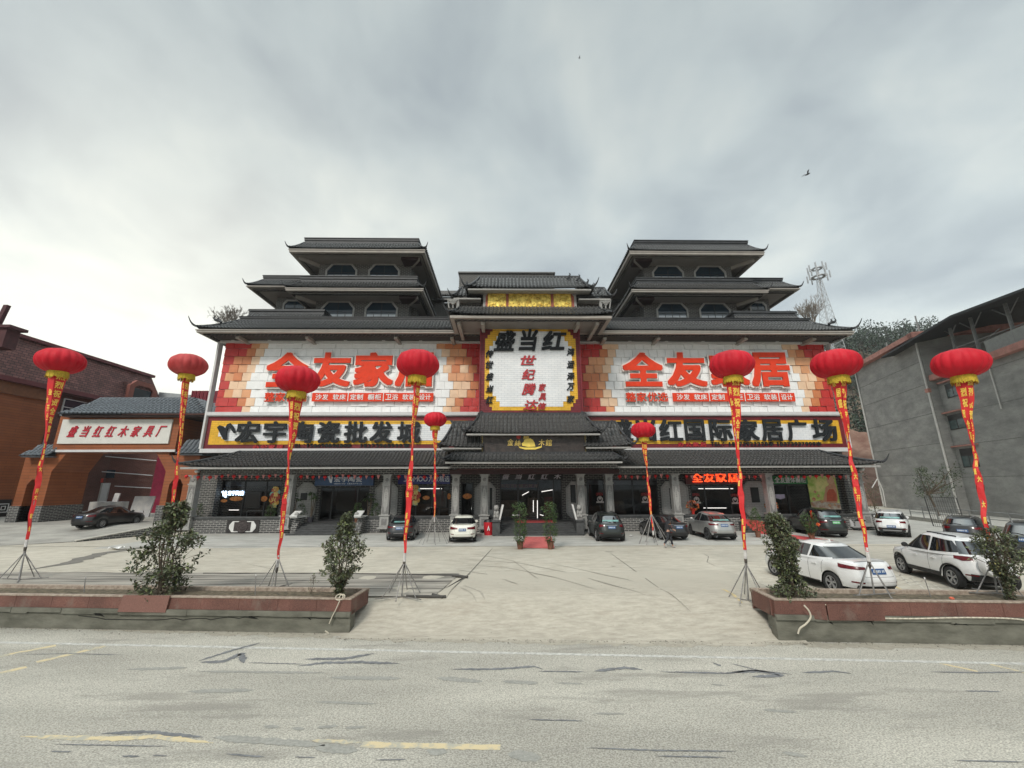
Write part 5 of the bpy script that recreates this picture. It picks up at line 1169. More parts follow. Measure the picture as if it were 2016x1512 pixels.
def lantern(foot, topx, topy, D, y_pinch, y_end, W0, label, legs=6, leg_r=.55, hub=1.05, faded=False, seed=1, twist=1, rail=True):
    random.seed(seed); Yf = foot.y; T = at(topx, topy, Yf); F = Vector(foot)
    t = empty('lantern_stand', F, label, 'lantern stand', 'red lantern balloons on tripod poles')
    ax = (T-F).normalized(); Rr = D/2
    body_h = D*.66
    rot = Vector((0, 0, 1)).rotation_difference((ax+Vector((0, 0, 1.2))).normalized()).to_matrix()
    def loc(mb, c): mb.v = [tuple(c+rot @ Vector(v)) for v in mb.v]
    prof = []
    for i in range(25):
        g = -math.pi/2+math.pi*i/24; prof.append((max(.0, Rr*abs(math.cos(g))**.80), body_h/2*math.sin(g)*(1 if abs(math.sin(g)) < .97 else .985)))
    m = MB(); m.lathe(prof, (0, 0, 0), 96, lobes=16, depth=.055); g_ = [(v[0]*(1+.012*math.sin(v[2]*9+v[0]*3)), v[1], v[2]+.008*math.sin(v[0]*14+v[2]*8)) for v in m.v]; m.v = g_; loc(m, T); m.build('balloon', red_old if faded else red_f, t, smooth='all')
    m = MB()
    for k in range(16):
        g = math.pi*2*(k+.5)/16; pts = []
        for i in range(1, 24): a = -math.pi/2+math.pi*i/24; r = Rr*abs(math.cos(a))**.80*(1-.05)+.002; pts.append((r*math.cos(g), r*math.sin(g), body_h/2*math.sin(a)))
        m.path(pts, .007, 4)
    loc(m, T); m.build('seams', mat('seam_red', (.30, .01, .015), .7) if not faded else mat('seam_faded', (.40, .03, .03), .7), t)
    # fringe
    m = MB(); rf = D*.21; zt = -body_h/2+.04
    for k in range(60):
        g = 2*math.pi*k/60+random.uniform(-.02, .02); ln = .27*D/1.55*random.uniform(.85, 1.15); fl = rf*(1+.10*random.random()); w_ = .030
        a = Vector((rf*math.cos(g), rf*math.sin(g), zt)); b = Vector((fl*math.cos(g+.05), fl*math.sin(g+.05), zt-ln)); tv = Vector((-math.sin(g), math.cos(g), 0))*w_
        m.add([a-tv, a+tv, b+tv*.6, b-tv*.6], [(0, 1, 2, 3)])
    m.lathe([(rf*.96, zt+.06), (rf*1.0, zt+.0), (rf*.98, zt-.07)], (0, 0, 0), 32); loc(m, T); m.build('fringe', tassel_m, t)
    # banner: hung as a folded cone that closes at the pinch and opens again below
    top = T+rot @ Vector((0, 0, zt-.02))
    def onpole(y): # point of the pole seen at height y
        lo, hi = 0., 1.
        for _ in range(30):
            mid = (lo+hi)/2; p = F.lerp(T, mid); k = (p-CAM); yy = 756-F_PX*(k.dot(_u)/k.dot(_f))
            if yy > y: lo = mid
            else: hi = mid
        return F.lerp(T, (lo+hi)/2)
    Pp, Pe = onpole(y_pinch), onpole(y_end)
    b, tx = MB(), MB()
    view = Vector((CAM.x-F.x, CAM.y-F.y, 0)).normalized(); side = Vector((-view.y, view.x, 0))
    if side.x < 0: side = -side
    def facet(c0, c1, L0, L1, R0, R1, words, ch_h, n=14, shade=0, skip=0):
        # a strip between two edges; words run down it
        rows = []
        for j in range(n+1):
            k = j/n; bend_ = side*(.022*math.sin(k*5.5+seed*1.7)*math.sin(math.pi*k)); l = L0.lerp(L1, k)+bend_+side*.012*math.sin(k*17+seed); r = R0.lerp(R1, k)+bend_+side*.014*math.sin(k*13+seed*2); wv = .02*math.sin(k*9+seed); off = view*wv
            rows.append([l+off, (l+r)/2+off+view*.012*math.sin(k*14), r+off])
        b.grid(rows)
        if words:
            ln = (L0.lerp(R0, .5)-L1.lerp(R1, .5)).length; n_ = int(ln/ch_h)
            for i in range(min(n_, len(words))):
                if skip and random.random() < skip: continue
                def mp(u, v, w_, i=i):
                    k = (i+1-v*.80-.10)/(ln/ch_h); uu = (.10+.80*u) if not skip else (.3+.6*u if i % 3 else .05+.4*u); bd = side*(.022*math.sin(k*5.5+seed*1.7)*math.sin(math.pi*k)); l = L0.lerp(L1, k)+bd; r = R0.lerp(R1, k)+bd; return l.lerp(r, uu)+view*(.02*math.sin(k*9+seed)+.010+.012*math.sin(k*14)*(1-abs(2*uu-1)))
                put(tx, words[i], mp, .03, 0, 0, 0)
    r0 = W0/2; e = .03
    # upper cone: back curtain pair, then front pair meeting at a fold
    A = [top-side*r0+view*.05, top-side*(.14*twist)*W0+view*r0*.75, top+side*r0-view*.03, top-side*.1*W0-view*r0*.7]
    Bq = [Pp-side*e, Pp+side*.005+view*.03, Pp+side*e, Pp-view*.03]
    facet(0, 0, A[0], Bq[0], A[3], Bq[3], '', .3); facet(0, 0, A[3], Bq[3], A[2], Bq[2], '', .3)
    facet(0, 0, A[0], Bq[0], A[1], Bq[1], WORDS[6:] if seed % 2 else WORDS, .36, skip=.12); facet(0, 0, A[1], Bq[1], A[2], Bq[2], WORDS, .38)
    # lower part: a slim spindle twisting round the pole
    Mid = Pp.lerp(Pe, .42); r1 = .085 if W0 > .3 else .11
    for s0, s1, q0, q1, wd in ((Pp, Mid, e, r1, '盛大开业全友'), (Mid, Pe, r1, .035, '家居一二三四')):
        a0, a1 = s0-side*q0, s1-side*q1; c0, c1 = s0+side*q0, s1+side*q1
        facet(0, 0, a0+view*.03, a1+view*.05, c0+view*.03, c1+view*.05, (WORDS*2)[5:] if s0 is Pp else WORDS[::-1], .24, skip=.35)
        facet(0, 0, a0-view*.04, a1-view*.04, c0-view*.04, c1-view*.04, '', .3)
        facet(0, 0, a0-view*.04, a1-view*.04, a0+view*.03, a1+view*.05, '', .3); facet(0, 0, c0+view*.03, c1+view*.05, c0-view*.04, c1-view*.04, '', .3)
    bo = b.build('banner', ribbon, t); tx.build('lettering', ytext, bo)
    m = MB(); d = (Pe-F).normalized(); m.tube(Pe+d*.12, Pe-d*.28, .045, .05, 7); m.build('tie', wht, t)
    m = MB(); m.path([Pe-d*.26, Pe-d*.40, Pe-d*.48], [.05, .045, .02], 7); m.build('wrapped_cord', mat('dark_wrap', (.07, .06, .05), .8, .4, 12), t)
    hubp = F+Vector((0, 0, hub)); hubp = F+ax*hub
    m = MB(); m.tube(F+Vector((0, 0, .05)), Pe, .024, .02, 7); m.tube(Pe, top+Vector((0, 0, .1)), .018, .016, 6); m.build('pole', steel, t)
    m = MB(); m.tube(hubp+ax*.02, hubp+ax*(.75), .03, .026, 7); m.build('rusty_sleeve', rust, t)
    sz = []
    for k in range(legs):
        g = 2*math.pi*k/legs+seed*.37; p = F+Vector((leg_r*math.cos(g)*1.1, leg_r*math.sin(g)*.9, .02)); sz.append(p)
        l = MB(); l.tube(hubp, p, .017, .016, 6); l.tube(p+Vector((0, 0, -.005)), p+Vector((0, 0, .02)), .03, .03, 6); l.build('leg', steel, t)
    m = MB()
    if rail:
        for k in range(0, legs, 2): d = (sz[k]-F)*1.35; m.tube(F+Vector((0, 0, .03)), F+Vector((d.x, d.y, .03)), .018, .018, 4)
    m.tube(hubp-ax*.05, hubp+ax*.06, .04, .04, 8); m.build('base_bars', steel, t)
    return t
lantern(gsf(38, 1142), 120, 711, 1.62, 872, 1062, .60, 'red lantern balloon with a wide banner, leftmost, in front of the brown building', 5, .6, 1.0, seed=1)
lantern(gsf(326, 1122), 371, 719, 1.58, 905, 1020, .32, 'faded pink-red lantern balloon above the white sign of the tiled gate', 5, .5, .9, faded=True, seed=2)
lantern(gsf(541, 1158), 587, 748, 1.62, 918, 1100, .54, 'red lantern balloon on the streaked ground sheet, in front of the left tiled sign board', 5, .5, 1.0, seed=3)
lantern(gsf(791, 1176), 823, 717, 1.60, 882, 1088, .30, 'red lantern balloon with a very narrow banner, between the left planter and the driveway', 6, .6, 1.1, seed=4)
lantern(gsf(855, 1070), 857, 826, 1.50, 900, 1018, .44, 'small looking distant red lantern balloon between the two cars left of the entrance', 7, .85, 1.75, seed=6, rail=False)
lantern(gsf(1288, 1070), 1266, 847, 1.55, 925, 1044, .42, 'small looking distant red lantern balloon behind the walking person', 9, .85, 1.75, seed=5, rail=False)
lantern(gsf(1474, 1183), 1440, 718, 1.50, 902, 1082, .50, 'red lantern balloon at the right edge of the driveway throat', 5, .55, 1.1, seed=7)
lantern(gz(1722, 1172, .30), 1645, 717, 1.44, 870, 1086, .42, 'red lantern balloon directly behind the white sedan, at the right planter', 4, .5, .95, seed=9, twist=-1)
lantern(gz(1964, 1170, .30), 1890, 716, 1.46, 876, 1068, .46, 'rightmost red lantern balloon, in front of the grey concrete building', 5, .5, .9, seed=8, twist=-1)
# ------------------------------------------------------------------ cars
tyre_m = mat('tyre', (.022, .022, .022), .85, .2, 20); alloy = mat('alloy', (.42, .42, .43), .35, .05, 5, metal=.6); alloy_d = mat('dark_alloy', (.08, .08, .085), .4, .05, metal=.5)
car_glass = mat('car_glass', (.010, .012, .014), .04, 0, spec=1.0, coat=.5); trim_m = mat('black_trim', (.018, .018, .019), .6, .1); lamp_r = mat('tail_lamp_red', (.12, .004, .008), .25, .3, 8); lamp_w = mat('lamp_clear', (.55, .55, .56), .15, .1)
plate_b = mat('plate_blue', (.03, .085, .22), .4, .1); plate_g = mat('plate_green', (.12, .42, .16), .4, .1); plate_w = mat('plate_marks', (.6, .65, .7), .5); well = mat('wheel_well', (.006, .006, .006), .9); chrome_m = mat('chrome', (.55, .55, .56), .12, 0, metal=1)
green_band_m = mat('green_band', (.14, .30, .28), .3, .3, 5)
def paint(name, col, metal=0., dusty=0.):
    return mat(name, col, .32, .04, 1.5, metal=metal, coat=.8)
P_WHITE = paint('white_paint', (.74, .74, .73)); P_CREAM = paint('pearl_white_paint', (.78, .77, .68)); P_BLACK = paint('black_paint', (.012, .012, .013)); P_GREY = paint('dark_grey_paint', (.032, .034, .036), .3); P_SILVER = paint('silver_paint', (.42, .42, .41), .55); P_GREEN = paint('graphite_paint', (.022, .028, .026), .2)
def interp(L, x):
    if x <= L[0][0]: return L[0][1]
    for (a, b), (c, d) in zip(L, L[1:]):
        if x <= c:
            t = (x-a)/(c-a); t = t*t*(3-2*t)*.35+t*.65; return b+(d-b)*t
    return L[-1][1]
SEDAN = dict(L=4.6, W=1.8, wb=2.68, ro=1.0, wr=.32, belt=[(-2.3, .97), (-2.2, 1.0), (-1.7, 1.03), (-.9, .99), (0, .96), (.9, .93), (1.2, .90), (1.9, .80), (2.3, .60)],
             roof=[(-1.0, 1.375), (-.6, 1.435), (-.1, 1.46), (.5, 1.41), (1.3, 1.0)], g0=(-1.66, 1.32), g1=(-.86, .40), gw=(.86, .60), sill=.26, bumper=.36,
             side=[((-1.36, .2), (-.78, .88), (-.52, .89), (-.5, .13)), ((-.42, .13), (-.42, .9), (.28, .9), (.94, .15))], rear=(.12, .90), tail=((.52, .80), (.62, .86), .35), plate=.78, n=4.6)
SUV = dict(L=4.5, W=1.86, wb=2.68, ro=.86, wr=.36, belt=[(-2.25, 1.07), (-2.1, 1.10), (-.9, 1.05), (.9, 1.0), (1.2, .98), (1.9, .90), (2.25, .68)],
           roof=[(-2.1, 1.50), (-1.6, 1.62), (-.4, 1.68), (.4, 1.66), (1.35, 1.1)], g0=(-2.10, 1.40), g1=(-1.62, .40), gw=(.88, .64), sill=.30, bumper=.40,
           side=[((-1.82, .2), (-1.42, .84), (-.62, .88), (-.6, .12)), ((-.52, .12), (-.52, .9), (.28, .9), (.98, .14))], rear=(.12, .86), tail=((.50, .78), (.66, .92), .3), plate=.88, n=4.6)
def sgp(c, e): return math.copysign(abs(c)**e, c)
def car(name, spec, pos, ang, P, label, cat, **o):
    S = dict(spec); S.update(o); L, W = S['L'], S['W']; hx = L/2
    t = empty(name, (pos[0], pos[1], pos[2] if len(pos) > 2 else .012), label, cat, S.get('group'), rz=ang)
    xr = -hx+S['ro']; xf = xr+S['wb']; wr = S['wr']; ar = wr*1.17; n = S['n']; sill = S['sill']
    sc = hx/(S['belt'][-1][0]); sh = S.get('hs', 1.0)
    belt = [(a*sc, b*sh) for a, b in S['belt']]; roof = [(a*sc, b*sh) for a, b in S['roof']]
    def zb(x, sideish=1.):
        z = sill
        if x < xr-ar or x > xf+ar: z = S['bumper']-(.06 if x < 0 else .12)
        for xw in (xr, xf):
            d = abs(x-xw)
            if d < ar: z = max(z, wr+math.sqrt(ar*ar-d*d)) if sideish else z
        return z
    def dims(tt):   # half length shift and half width at level tt
        fx = interp([(0, .10), (.25, .02), (.5, 0), (.8, .05), (1, .18)], tt); rx = interp([(0, .10), (.15, .02), (.4, 0), (.62, .05), (.85, .10), (1, .16)], tt)
        ww = interp([(0, .955), (.2, .985), (.5, 1.0), (.8, .985), (1, .93)], tt)
        return -hx+rx, hx-fx, W/2*ww
    def Sb(p, q, tt):
        a0, a1, w_ = dims(tt); cx, a = (a0+a1)/2, (a1-a0)/2; x = cx+a*p; y = w_*q
        # nose and tail narrow a little
        y *= 1-.07*max(0, (x-hx*.55)/(hx*.45))**2-.05*max(0, (-x-hx*.6)/(hx*.4))**2
        side_ = abs(q) > .80
        b0 = zb(x, side_); zt_ = interp(belt, x); return Vector((x, y, b0+(zt_-b0)*tt))
    ringp = []
    ps = [-.955+1.91*i/70 for i in range(71)]; qs = [-.70+1.4*i/12 for i in range(13)]
    f = lambda v: (1-abs(v)**n)**(1/n)
    for p in ps: ringp.append((p, f(p)))
    for q in reversed(qs): ringp.append((f(q), q))
    for p in reversed(ps): ringp.append((p, -f(p)))
    for q in qs: ringp.append((-f(q), q))
    lv = [0, .08, .18, .3, .42, .54, .66, .78, .87, .94, 1.0]
    rows = [[Sb(p, q, tt) for p, q in ringp] for tt in lv]
    # deck inside the belt line
    for s_, up in ((.97, .022), (.88, .045), (.7, .06), (.45, .07), (.2, .075), (.02, .075)):
        r_ = []
        for p, q in ringp:
            e = Sb(p, q, 1.0); x = e.x*(1-(1-s_)*.999) if abs(q) < .72 else e.x; y = e.y*s_
            if abs(q) < .72: y = e.y*s_
            r_.append(Vector((x*(s_ if abs(q) < .72 else 1)+0, y, interp(belt, x)+up*S.get('crown', 1)))) if False else r_.append(Vector((e.x*(.5+.5*s_) if abs(q) < .72 else e.x, y, interp(belt, e.x*(.5+.5*s_) if abs(q) < .72 else e.x)+up)))
        rows.append(r_)
    m = MB(); m.grid([[tuple(v) for v in r] for r in rows], closed=True); body = m.build('body', P, t, smooth=True, local=True)
    # underbody and wheel wells
    m = MB(); m.box(-hx+.22, hx-.3, -W/2+.30, W/2-.30, .22, .62); m.box(-hx+.8, hx-.85, -W/2+.14, W/2-.14, .5, .75); m.build('underbody', well, t, local=True)
    # greenhouse
    g0 = (S['g0'][0]*sc, S['g0'][1]*sc); g1 = (S['g1'][0]*sc, S['g1'][1]*sc); ng = 3.4
    gl = [(0, 0), (.25, .22), (.5, .46), (.75, .70), (.9, .87), (.97, .955), (1.0, 1.0)]
    def gd(tt):
        k = min(1, tt/.93); e = 0 if tt < .9 else (tt-.9)/.1
        return g0[0]+(g1[0]-g0[0])*k**1.05+.12*e, g0[1]+(g1[1]-g0[1])*k-.12*e, (S['gw'][0]+(S['gw'][1]-S['gw'][0])*k)*W/1.8-.09*e*e
    def zr(x): return interp(roof, x)
    def Sg(p, q, tt, out_=0.):
        a0, a1, w_ = gd(tt); cx, a = (a0+a1)/2, (a1-a0)/2; x = cx+(a+out_)*p; y = (w_+out_)*q
        zb_ = interp(belt, x)-.01; z1 = zr(x); 
        return Vector((x, y, zb_+(max(z1, zb_+.02)-zb_)*tt))
    fg = lambda v: (1-abs(v)**ng)**(1/ng)
    # height of the greenhouse edge uses the roof peak so that the screens stay flat
    zpk = max(b for a, b in roof)
    def Sg(p, q, tt, out_=0.):
        a0, a1, w_ = gd(tt); cx, a = (a0+a1)/2, (a1-a0)/2; x = cx+(a+out_)*p; y = (w_+out_)*q
        zb_ = interp(belt, x)+.0; xt0, xt1, _ = gd(1); xe = max(xt0, min(xt1, x)); z1 = zr(xe); return Vector((x, y, zb_+(z1-zb_)*tt))
    rg = []
    pg = [-.93+1.86*i/36 for i in range(37)]; qg = [-.72+1.44*i/12 for i in range(13)]
    for p in pg: rg.append((p, fg(p)))
    for q in reversed(qg): rg.append((fg(q), q))
    for p in reversed(pg): rg.append((p, -fg(p)))
    for q in qg: rg.append((-fg(q), q))
    rows = [[Sg(p, q, a) for p, q in rg] for a in (0, .12, .25, .4, .55, .7, .82, .9, .95, .985, 1.0)]
    for s_, up in ((.93, .015), (.75, .03), (.5, .042), (.25, .048), (.02, .05)):
        r_ = []
        for p, q in rg:
            e = Sg(p, q, 1.0); a0, a1, _ = gd(1); cx = (a0+a1)/2; x = cx+(e.x-cx)*(.35+.65*s_ if abs(q) < .72 else 1); r_.append(Vector((x, e.y*s_, zr(max(a0, min(a1, x)))+up)))
        rows.append(r_)
    m = MB(); m.grid([[tuple(v) for v in r] for r in rows], closed=True); m.build('roof', P if not S.get('black_roof') else P_BLACK, t, smooth=True, local=True)
    def gside(x, tt, s, out_=.008):
        a0, a1, w_ = gd(tt); cx, a = (a0+a1)/2, (a1-a0)/2; p = max(-.985, min(.985, (x-cx)/a)); return Sg(p, s*fg(p), tt, out_)
    for s in (-1, 1):
        for quad in S['side']:
            (x0, t0), (x1, t1), (x2, t2), (x3, t3) = [(a*sc, b) for a, b in quad]; rows = []
            for j in range(8):
                k = j/7; xa, xb = x0+(x1-x0)*k, x3+(x2-x3)*k; ta, tb = t0+(t1-t0)*k, t3+(t2-t3)*k
                rows.append([tuple(gside(xa+(xb-xa)*i/8, ta+(tb-ta)*i/8, s)) for i in range(9)])
            MB().grid(rows).build('side_window', car_glass, t, smooth='all', local=True)
        # chrome or black strip under the windows
        if S.get('strip'):
            m = MB(); xs = [S['side'][0][0][0]*sc+(S['side'][1][3][0]-S['side'][0][0][0])*sc*i/14 for i in range(15)]; m.grid([[tuple(gside(x, tt, s, .012)) for x in xs] for tt in (.08, .13)]); m.build('window_strip', S['strip'], t, local=True)
    def gend(yf, tt, e, out_=.008):
        a0, a1, w_ = gd(tt); q = yf; return Sg(e*fg(q), q, tt, out_)
    r0, r1 = S['rear']; rows = [[tuple(gend(-.80+.0*tt+1.6*i/14*(1), tt, -1)) for i in range(15)] for tt in (r0, r0+(r1-r0)*.33, r0+(r1-r0)*.66, r1)]
    rw_ = MB().grid(rows).build('rear_window', car_glass, t, smooth='all', local=True)
    if S.get('screen'):
        rows = [[tuple(gend(-.6+1.2*i/10, tt, -1, .012)) for i in range(11)] for tt in (r0+.12, r0+.3)]; MB().grid(rows).build('green_glass_band', green_band_m, rw_, local=True)  # plain green band over the lower rear glass
    if S.get('wiper', spec is SUV): a, b, c = gend(0, r0+.02, -1, .03), gend(.3, r0+.14, -1, .03), gend(.55, r0+.12, -1, .03); MB().path([a, b, c], .014, 4).build('wiper', trim_m, t, local=True)
    rows = [[tuple(gend(-.80+1.6*i/14, tt, 1)) for i in range(15)] for tt in (.08, .35, .65, .88)]; MB().grid(rows).build('windscreen', car_glass, t, smooth='all', local=True)
    # body patches
    def bside(x, tt, s, out_=.008):
        a0, a1, w_ = dims(tt); cx, a = (a0+a1)/2, (a1-a0)/2; p = max(-.99, min(.99, (x-cx)/a)); v = Sb(p, s*f(p), tt); v.y += s*out_; return v
    def bend(q, tt, e, out_=.010): v = Sb(e*f(q), q, tt); v.x += e*out_; return v
    def zt(x, z): b0 = zb(x, False); return (z-b0)/(interp(belt, x)-b0)
    def bpatch(q0, q1, z0, z1, e, nm, mm, out_=.01, parent=None, nq=8, slant=0.):
        xe = e*(hx-.04); rows = []
        for j in range(5):
            z = z0+(z1-z0)*j/4; k = j/4; rows.append([tuple(bend(q0+(q1-q0)*i/nq+slant*k, zt(xe, z), e, out_)) for i in range(nq+1)])
        return MB().grid(rows).build(nm, mm, parent or t, smooth='all', local=True)
    def corner(s, e, q0, x1, z0, z1, z0b, z1b, nm, mm, out_=.012):
        """lamp wrapping from the end (lateral fraction q0) round the corner to station x1 on the side"""
        th0 = math.acos(min(1, abs(f(q0))**(n/2))); a0, a1, _ = dims(.7); p1 = abs((x1-(a0+a1)/2)/((a1-a0)/2)); th1 = math.acos(p1**(n/2)); rows = []
        for j in range(5):
            r_ = []
            for i in range(13):
                k = i/12; th = th0+(th1-th0)*k; p = e*math.cos(th)**(2/n); q = s*math.sin(th)**(2/n); lo = z0+(z0b-z0)*k; hi = z1+(z1b-z1)*k; z = lo+(hi-lo)*j/4
                v = Sb(p, q, zt(e*(hx-.05), z)); d = Vector((p, q, 0)); d.normalize(); r_.append(tuple(v+Vector((e*abs(math.cos(th))*out_, s*math.sin(th)*out_, 0))))
            rows.append(r_)
        return MB().grid(rows).build(nm, mm, t, smooth='all', local=True)
    H = interp(belt, -hx+.1)
    for q0, q1, z0, z1, sl_ in ((-.56, -.555, .66, .97, .04), (.555, .56, .66, .97, -.04), (-.56, .56, .655, .662, 0), (-.8, .8, .50, .506, 0)):
        bpatch(q0, q1, z0*S.get('hs', 1), z1*S.get('hs', 1), -1, 'tailgate_seam', trim_m, .004, nq=2 if abs(q1-q0) < .1 else 12, slant=sl_)
    tz0, tz1, qin, xside = S.get('lamp', (.78, .93, .48, .42))
    for s in (-1, 1):
        corner(s, -1, qin, -hx+xside, tz0+(tz1-tz0)*.28, tz1-(tz1-tz0)*.12, tz0, tz1-(0 if spec is SUV else 0), 'tail_lamp', lamp_r)
        corner(s, 1, .55, hx-.45, .60, .72, .66, .78, 'head_lamp', lamp_w)
    if S.get('lampbar'): bpatch(-qin, qin, S['lampbar'][0], S['lampbar'][1], -1, 'lamp_bar', S.get('lampbar_m', lamp_r))
    if S.get('chromebar'): bpatch(-.4, .4, S['chromebar'], S['chromebar']+.03, -1, 'chrome_bar', chrome_m, .014)
    pzz = S['plate']; pl_ = bpatch(-.245/W*2, .245/W*2, pzz, pzz+.15, -1, 'number_plate', plate_g if S.get('green_plate') else plate_b, .02)
    m = MB()
    for k in range(7):
        a = bend((-.19+.055*k+(.03 if k > 1 else 0))/W*2, zt(-hx, pzz+.04), -1, .026); m.add([a, a+Vector((0, .034, 0)), a+Vector((0, .034, .075)), a+Vector((0, 0, .075))], [(0, 1, 2, 3)])
    m.build('plate_marks', plate_w, pl_, local=True)
    lowb = S.get('low', .46); bpatch(-.78, .78, S['bumper']-.055, lowb, -1, 'rear_valance', S.get('low_m', trim_m), .012, nq=16)
    if S.get('skid'): bpatch(-.55, .55, S['bumper']+.0, S['bumper']+.07, -1, 'skid_plate', alloy, .02)
    for s in (-1, 1):
        rz_ = S.get('reflz', .50); bpatch(s*.86 if s < 0 else .62, -.62 if s < 0 else .86, rz_, rz_+.04, -1, 'reflector', lamp_r, .018, nq=3)
    if S.get('exhaust'):
        for s in (-1, 1): MB().lathe([(.045, -hx-.02), (.055, -hx-.03), (.055, -hx+.12)], (0, s*W*.34, .30), 10, ax='x').build('exhaust', chrome_m, t, local=True)
    # lower cladding along the sides, arches
    for s in (-1, 1):
        m = MB(); xs = [xr+ar+.03+(xf-xr-2*ar-.06)*i/20 for i in range(21)]
        m.grid([[tuple(bside(x, tt, s, .014)) for x in xs] for tt in (0, .05, S.get('clad', .06))]); m.build('side_skirt', trim_m, t, local=True)
        if S.get('arch'):
            m = MB()
            for xw in (xr, xf):
                rows = []
                for rr in (ar*.985, ar+S['arch']):
                    r_ = []
                    for i in range(21):
                        g = math.pi*(-.02+1.04*i/20); x = xw+rr*math.cos(g); z = max(.24, wr+rr*math.sin(g)); tt = max(0, (z-zb(x, 1))/(interp(belt, x)-zb(x, 1))); r_.append(tuple(bside(x, tt, s, .016)))
                    rows.append(r_)
                m.grid(rows)
            m.build('wheel_arch', trim_m, t, local=True)
        # door seams and handles
        m = MB()
        for x in S.get('seams', ((-1.25*sc if spec is SUV else -1.1*sc), -.47*sc, 1.02*sc)):
            m.grid([[tuple(bside(x+dx+(.10*sc*(1-tt) if x < -1 else 0), tt, s, .003)) for dx in (-.006, .006)] for tt in (.06, .2, .4, .6, .8, .97)])
        m.build('door_seams', trim_m, t, local=True)
        for x in (-.75*sc, .22*sc): v = bside(x, .80, s, .02); MB().box(v.x-.09, v.x+.09, v.y-.012, v.y+.012, v.z-.016, v.z+.016).build('door_handle', S.get('handle', P), t, local=True)
        # mirror
        v = gside(.82*sc, .20, s, .0); m = MB(); m.lathe([(0, -.05), (.075, -.045), (.09, 0), (.07, .05), (0, .07)], (v.x, v.y+s*.14, v.z+.02), 12, ax='x'); m.v = [(a, v.y+s*.14+(b-(v.y+s*.14))*1.25, c) for a, b, c in m.v]; m.box(v.x-.03, v.x+.03, min(v.y, v.y+s*.1), max(v.y, v.y+s*.1), v.z-.04, v.z); m.build('mirror', S.get('mirror', P), t, smooth=True, local=True)
    if S.get('rails'):
        for s in (-1, 1):
            pts = [Sg(p, s*fg(p), .99, .0)+Vector((0, -s*.09, .055)) for p in (-.8, -.4, 0, .4, .75)]; m = MB(); m.path(pts, .02, 6)
            for k in (0, 2, 4): m.tube(pts[k], pts[k]-Vector((0, 0, .06)), .02, .02, 5)
            m.build('roof_rail', S['rails'], t, local=True)
    if S.get('lip'): a0, a1, w_ = gd(1); z = zr(a0)+.02; MB().add([(a0+.12, -w_*.9, z+.03), (a0+.12, w_*.9, z+.03), (a0-.16, w_*.82, z-.01), (a0-.16, -w_*.82, z-.01), (a0+.12, -w_*.9, z-.02), (a0+.12, w_*.9, z-.02), (a0-.15, w_*.82, z-.045), (a0-.15, -w_*.82, z-.045)], [(0, 1, 2, 3), (4, 7, 6, 5), (3, 2, 6, 7), (0, 3, 7, 4), (1, 5, 6, 2)]).build('roof_spoiler', P, t, smooth=True, local=True)
    if S.get('antenna'): a0, a1, w_ = gd(1); z = zr(a0+.25)+.04; MB().prism([(a0+.15, z), (a0+.18, z+.09), (a0+.36, z)], -.02, .02).build('antenna', P, t, local=True)
    if S.get('spare'):
        m = MB(); c = (0, .16, .92); m.lathe([(0, -hx-.30), (.26, -hx-.295), (.33, -hx-.27), (.36, -hx-.2), (.36, -hx-.04), (.3, -hx+.02)], (0, .18, .88), 32, ax='x'); sp_ = m.build('spare_wheel_cover', P, t, smooth=True, local=True)
        MB().lathe([(0, -hx-.305), (.20, -hx-.303), (.24, -hx-.297)], (0, .18, .88), 24, ax='x').build('cover_decal', mat('decal_yellow', (.55, .50, .18), .6, .3, 8), sp_, local=True)
    # wheels
    for xw in (xr, xf):
        for s in (-1, 1):
            yo = s*(W/2-.035); yi = s*(W/2-.25)
            w_ = bpy.data.objects.new('wheel', None); COL.objects.link(w_); w_.parent = t; w_.location = (xw, 0, wr); WM[w_] = WM[t] @ Matrix.Translation((xw, 0, wr)); w_.empty_display_size = .1
            rt = wr*.66
            MB().lathe([(rt, yi), (wr*.93, yi), (wr, yi+(yo-yi)*.12), (wr, yi+(yo-yi)*.88), (wr*.94, yo), (rt*1.02, yo-s*.005), (rt, yo-s*.03)], (0, 0, 0), 28, ax='y').build('tyre', tyre_m, w_, smooth=True, local=True)
            m = MB(); m.lathe([(rt*1.01, yo-s*.012), (rt*.93, yo-s*.012), (rt*.90, yo-s*.09), (0, yo-s*.10)], (0, 0, 0), 28, 1, ax='y')
            m.lathe([(rt*1.01, yo-s*.008), (rt*.92, yo-s*.008), (rt*.92, yo-s*.05)], (0, 0, 0), 28, 0, ax='y'); m.lathe([(0, yo-s*.02), (rt*.2, yo-s*.022), (rt*.24, yo-s*.06)], (0, 0, 0), 12, 0, ax='y')
            ns = S.get('spokes', 5)
            for k in range(ns):
                g = 2*math.pi*k/ns+.3
                for dg in ((-.16, .16) if ns == 5 else (0,)):
                    a = Vector((math.cos(g+dg*.4), 0, math.sin(g+dg*.4)))*rt*.15; b = Vector((math.cos(g+dg), 0, math.sin(g+dg)))*rt*.95; tv = Vector((-math.sin(g), 0, math.cos(g)))*rt*.065
                    y0, y1 = yo-s*.022, yo-s*.012
                    m.add([a-tv+Vector((0, y0, 0)), a+tv+Vector((0, y0, 0)), b+tv+Vector((0, y1, 0)), b-tv+Vector((0, y1, 0)), a-tv+Vector((0, y0-s*.05, 0)), a+tv+Vector((0, y0-s*.05, 0)), b+tv+Vector((0, y1-s*.05, 0)), b-tv+Vector((0, y1-s*.05, 0))], [(0, 1, 2, 3), (0, 3, 7, 4), (1, 5, 6, 2)], 0)
            m.build('rim', [S.get('rim', alloy), well], w_, smooth=True, local=True)
    return t, bside, bend
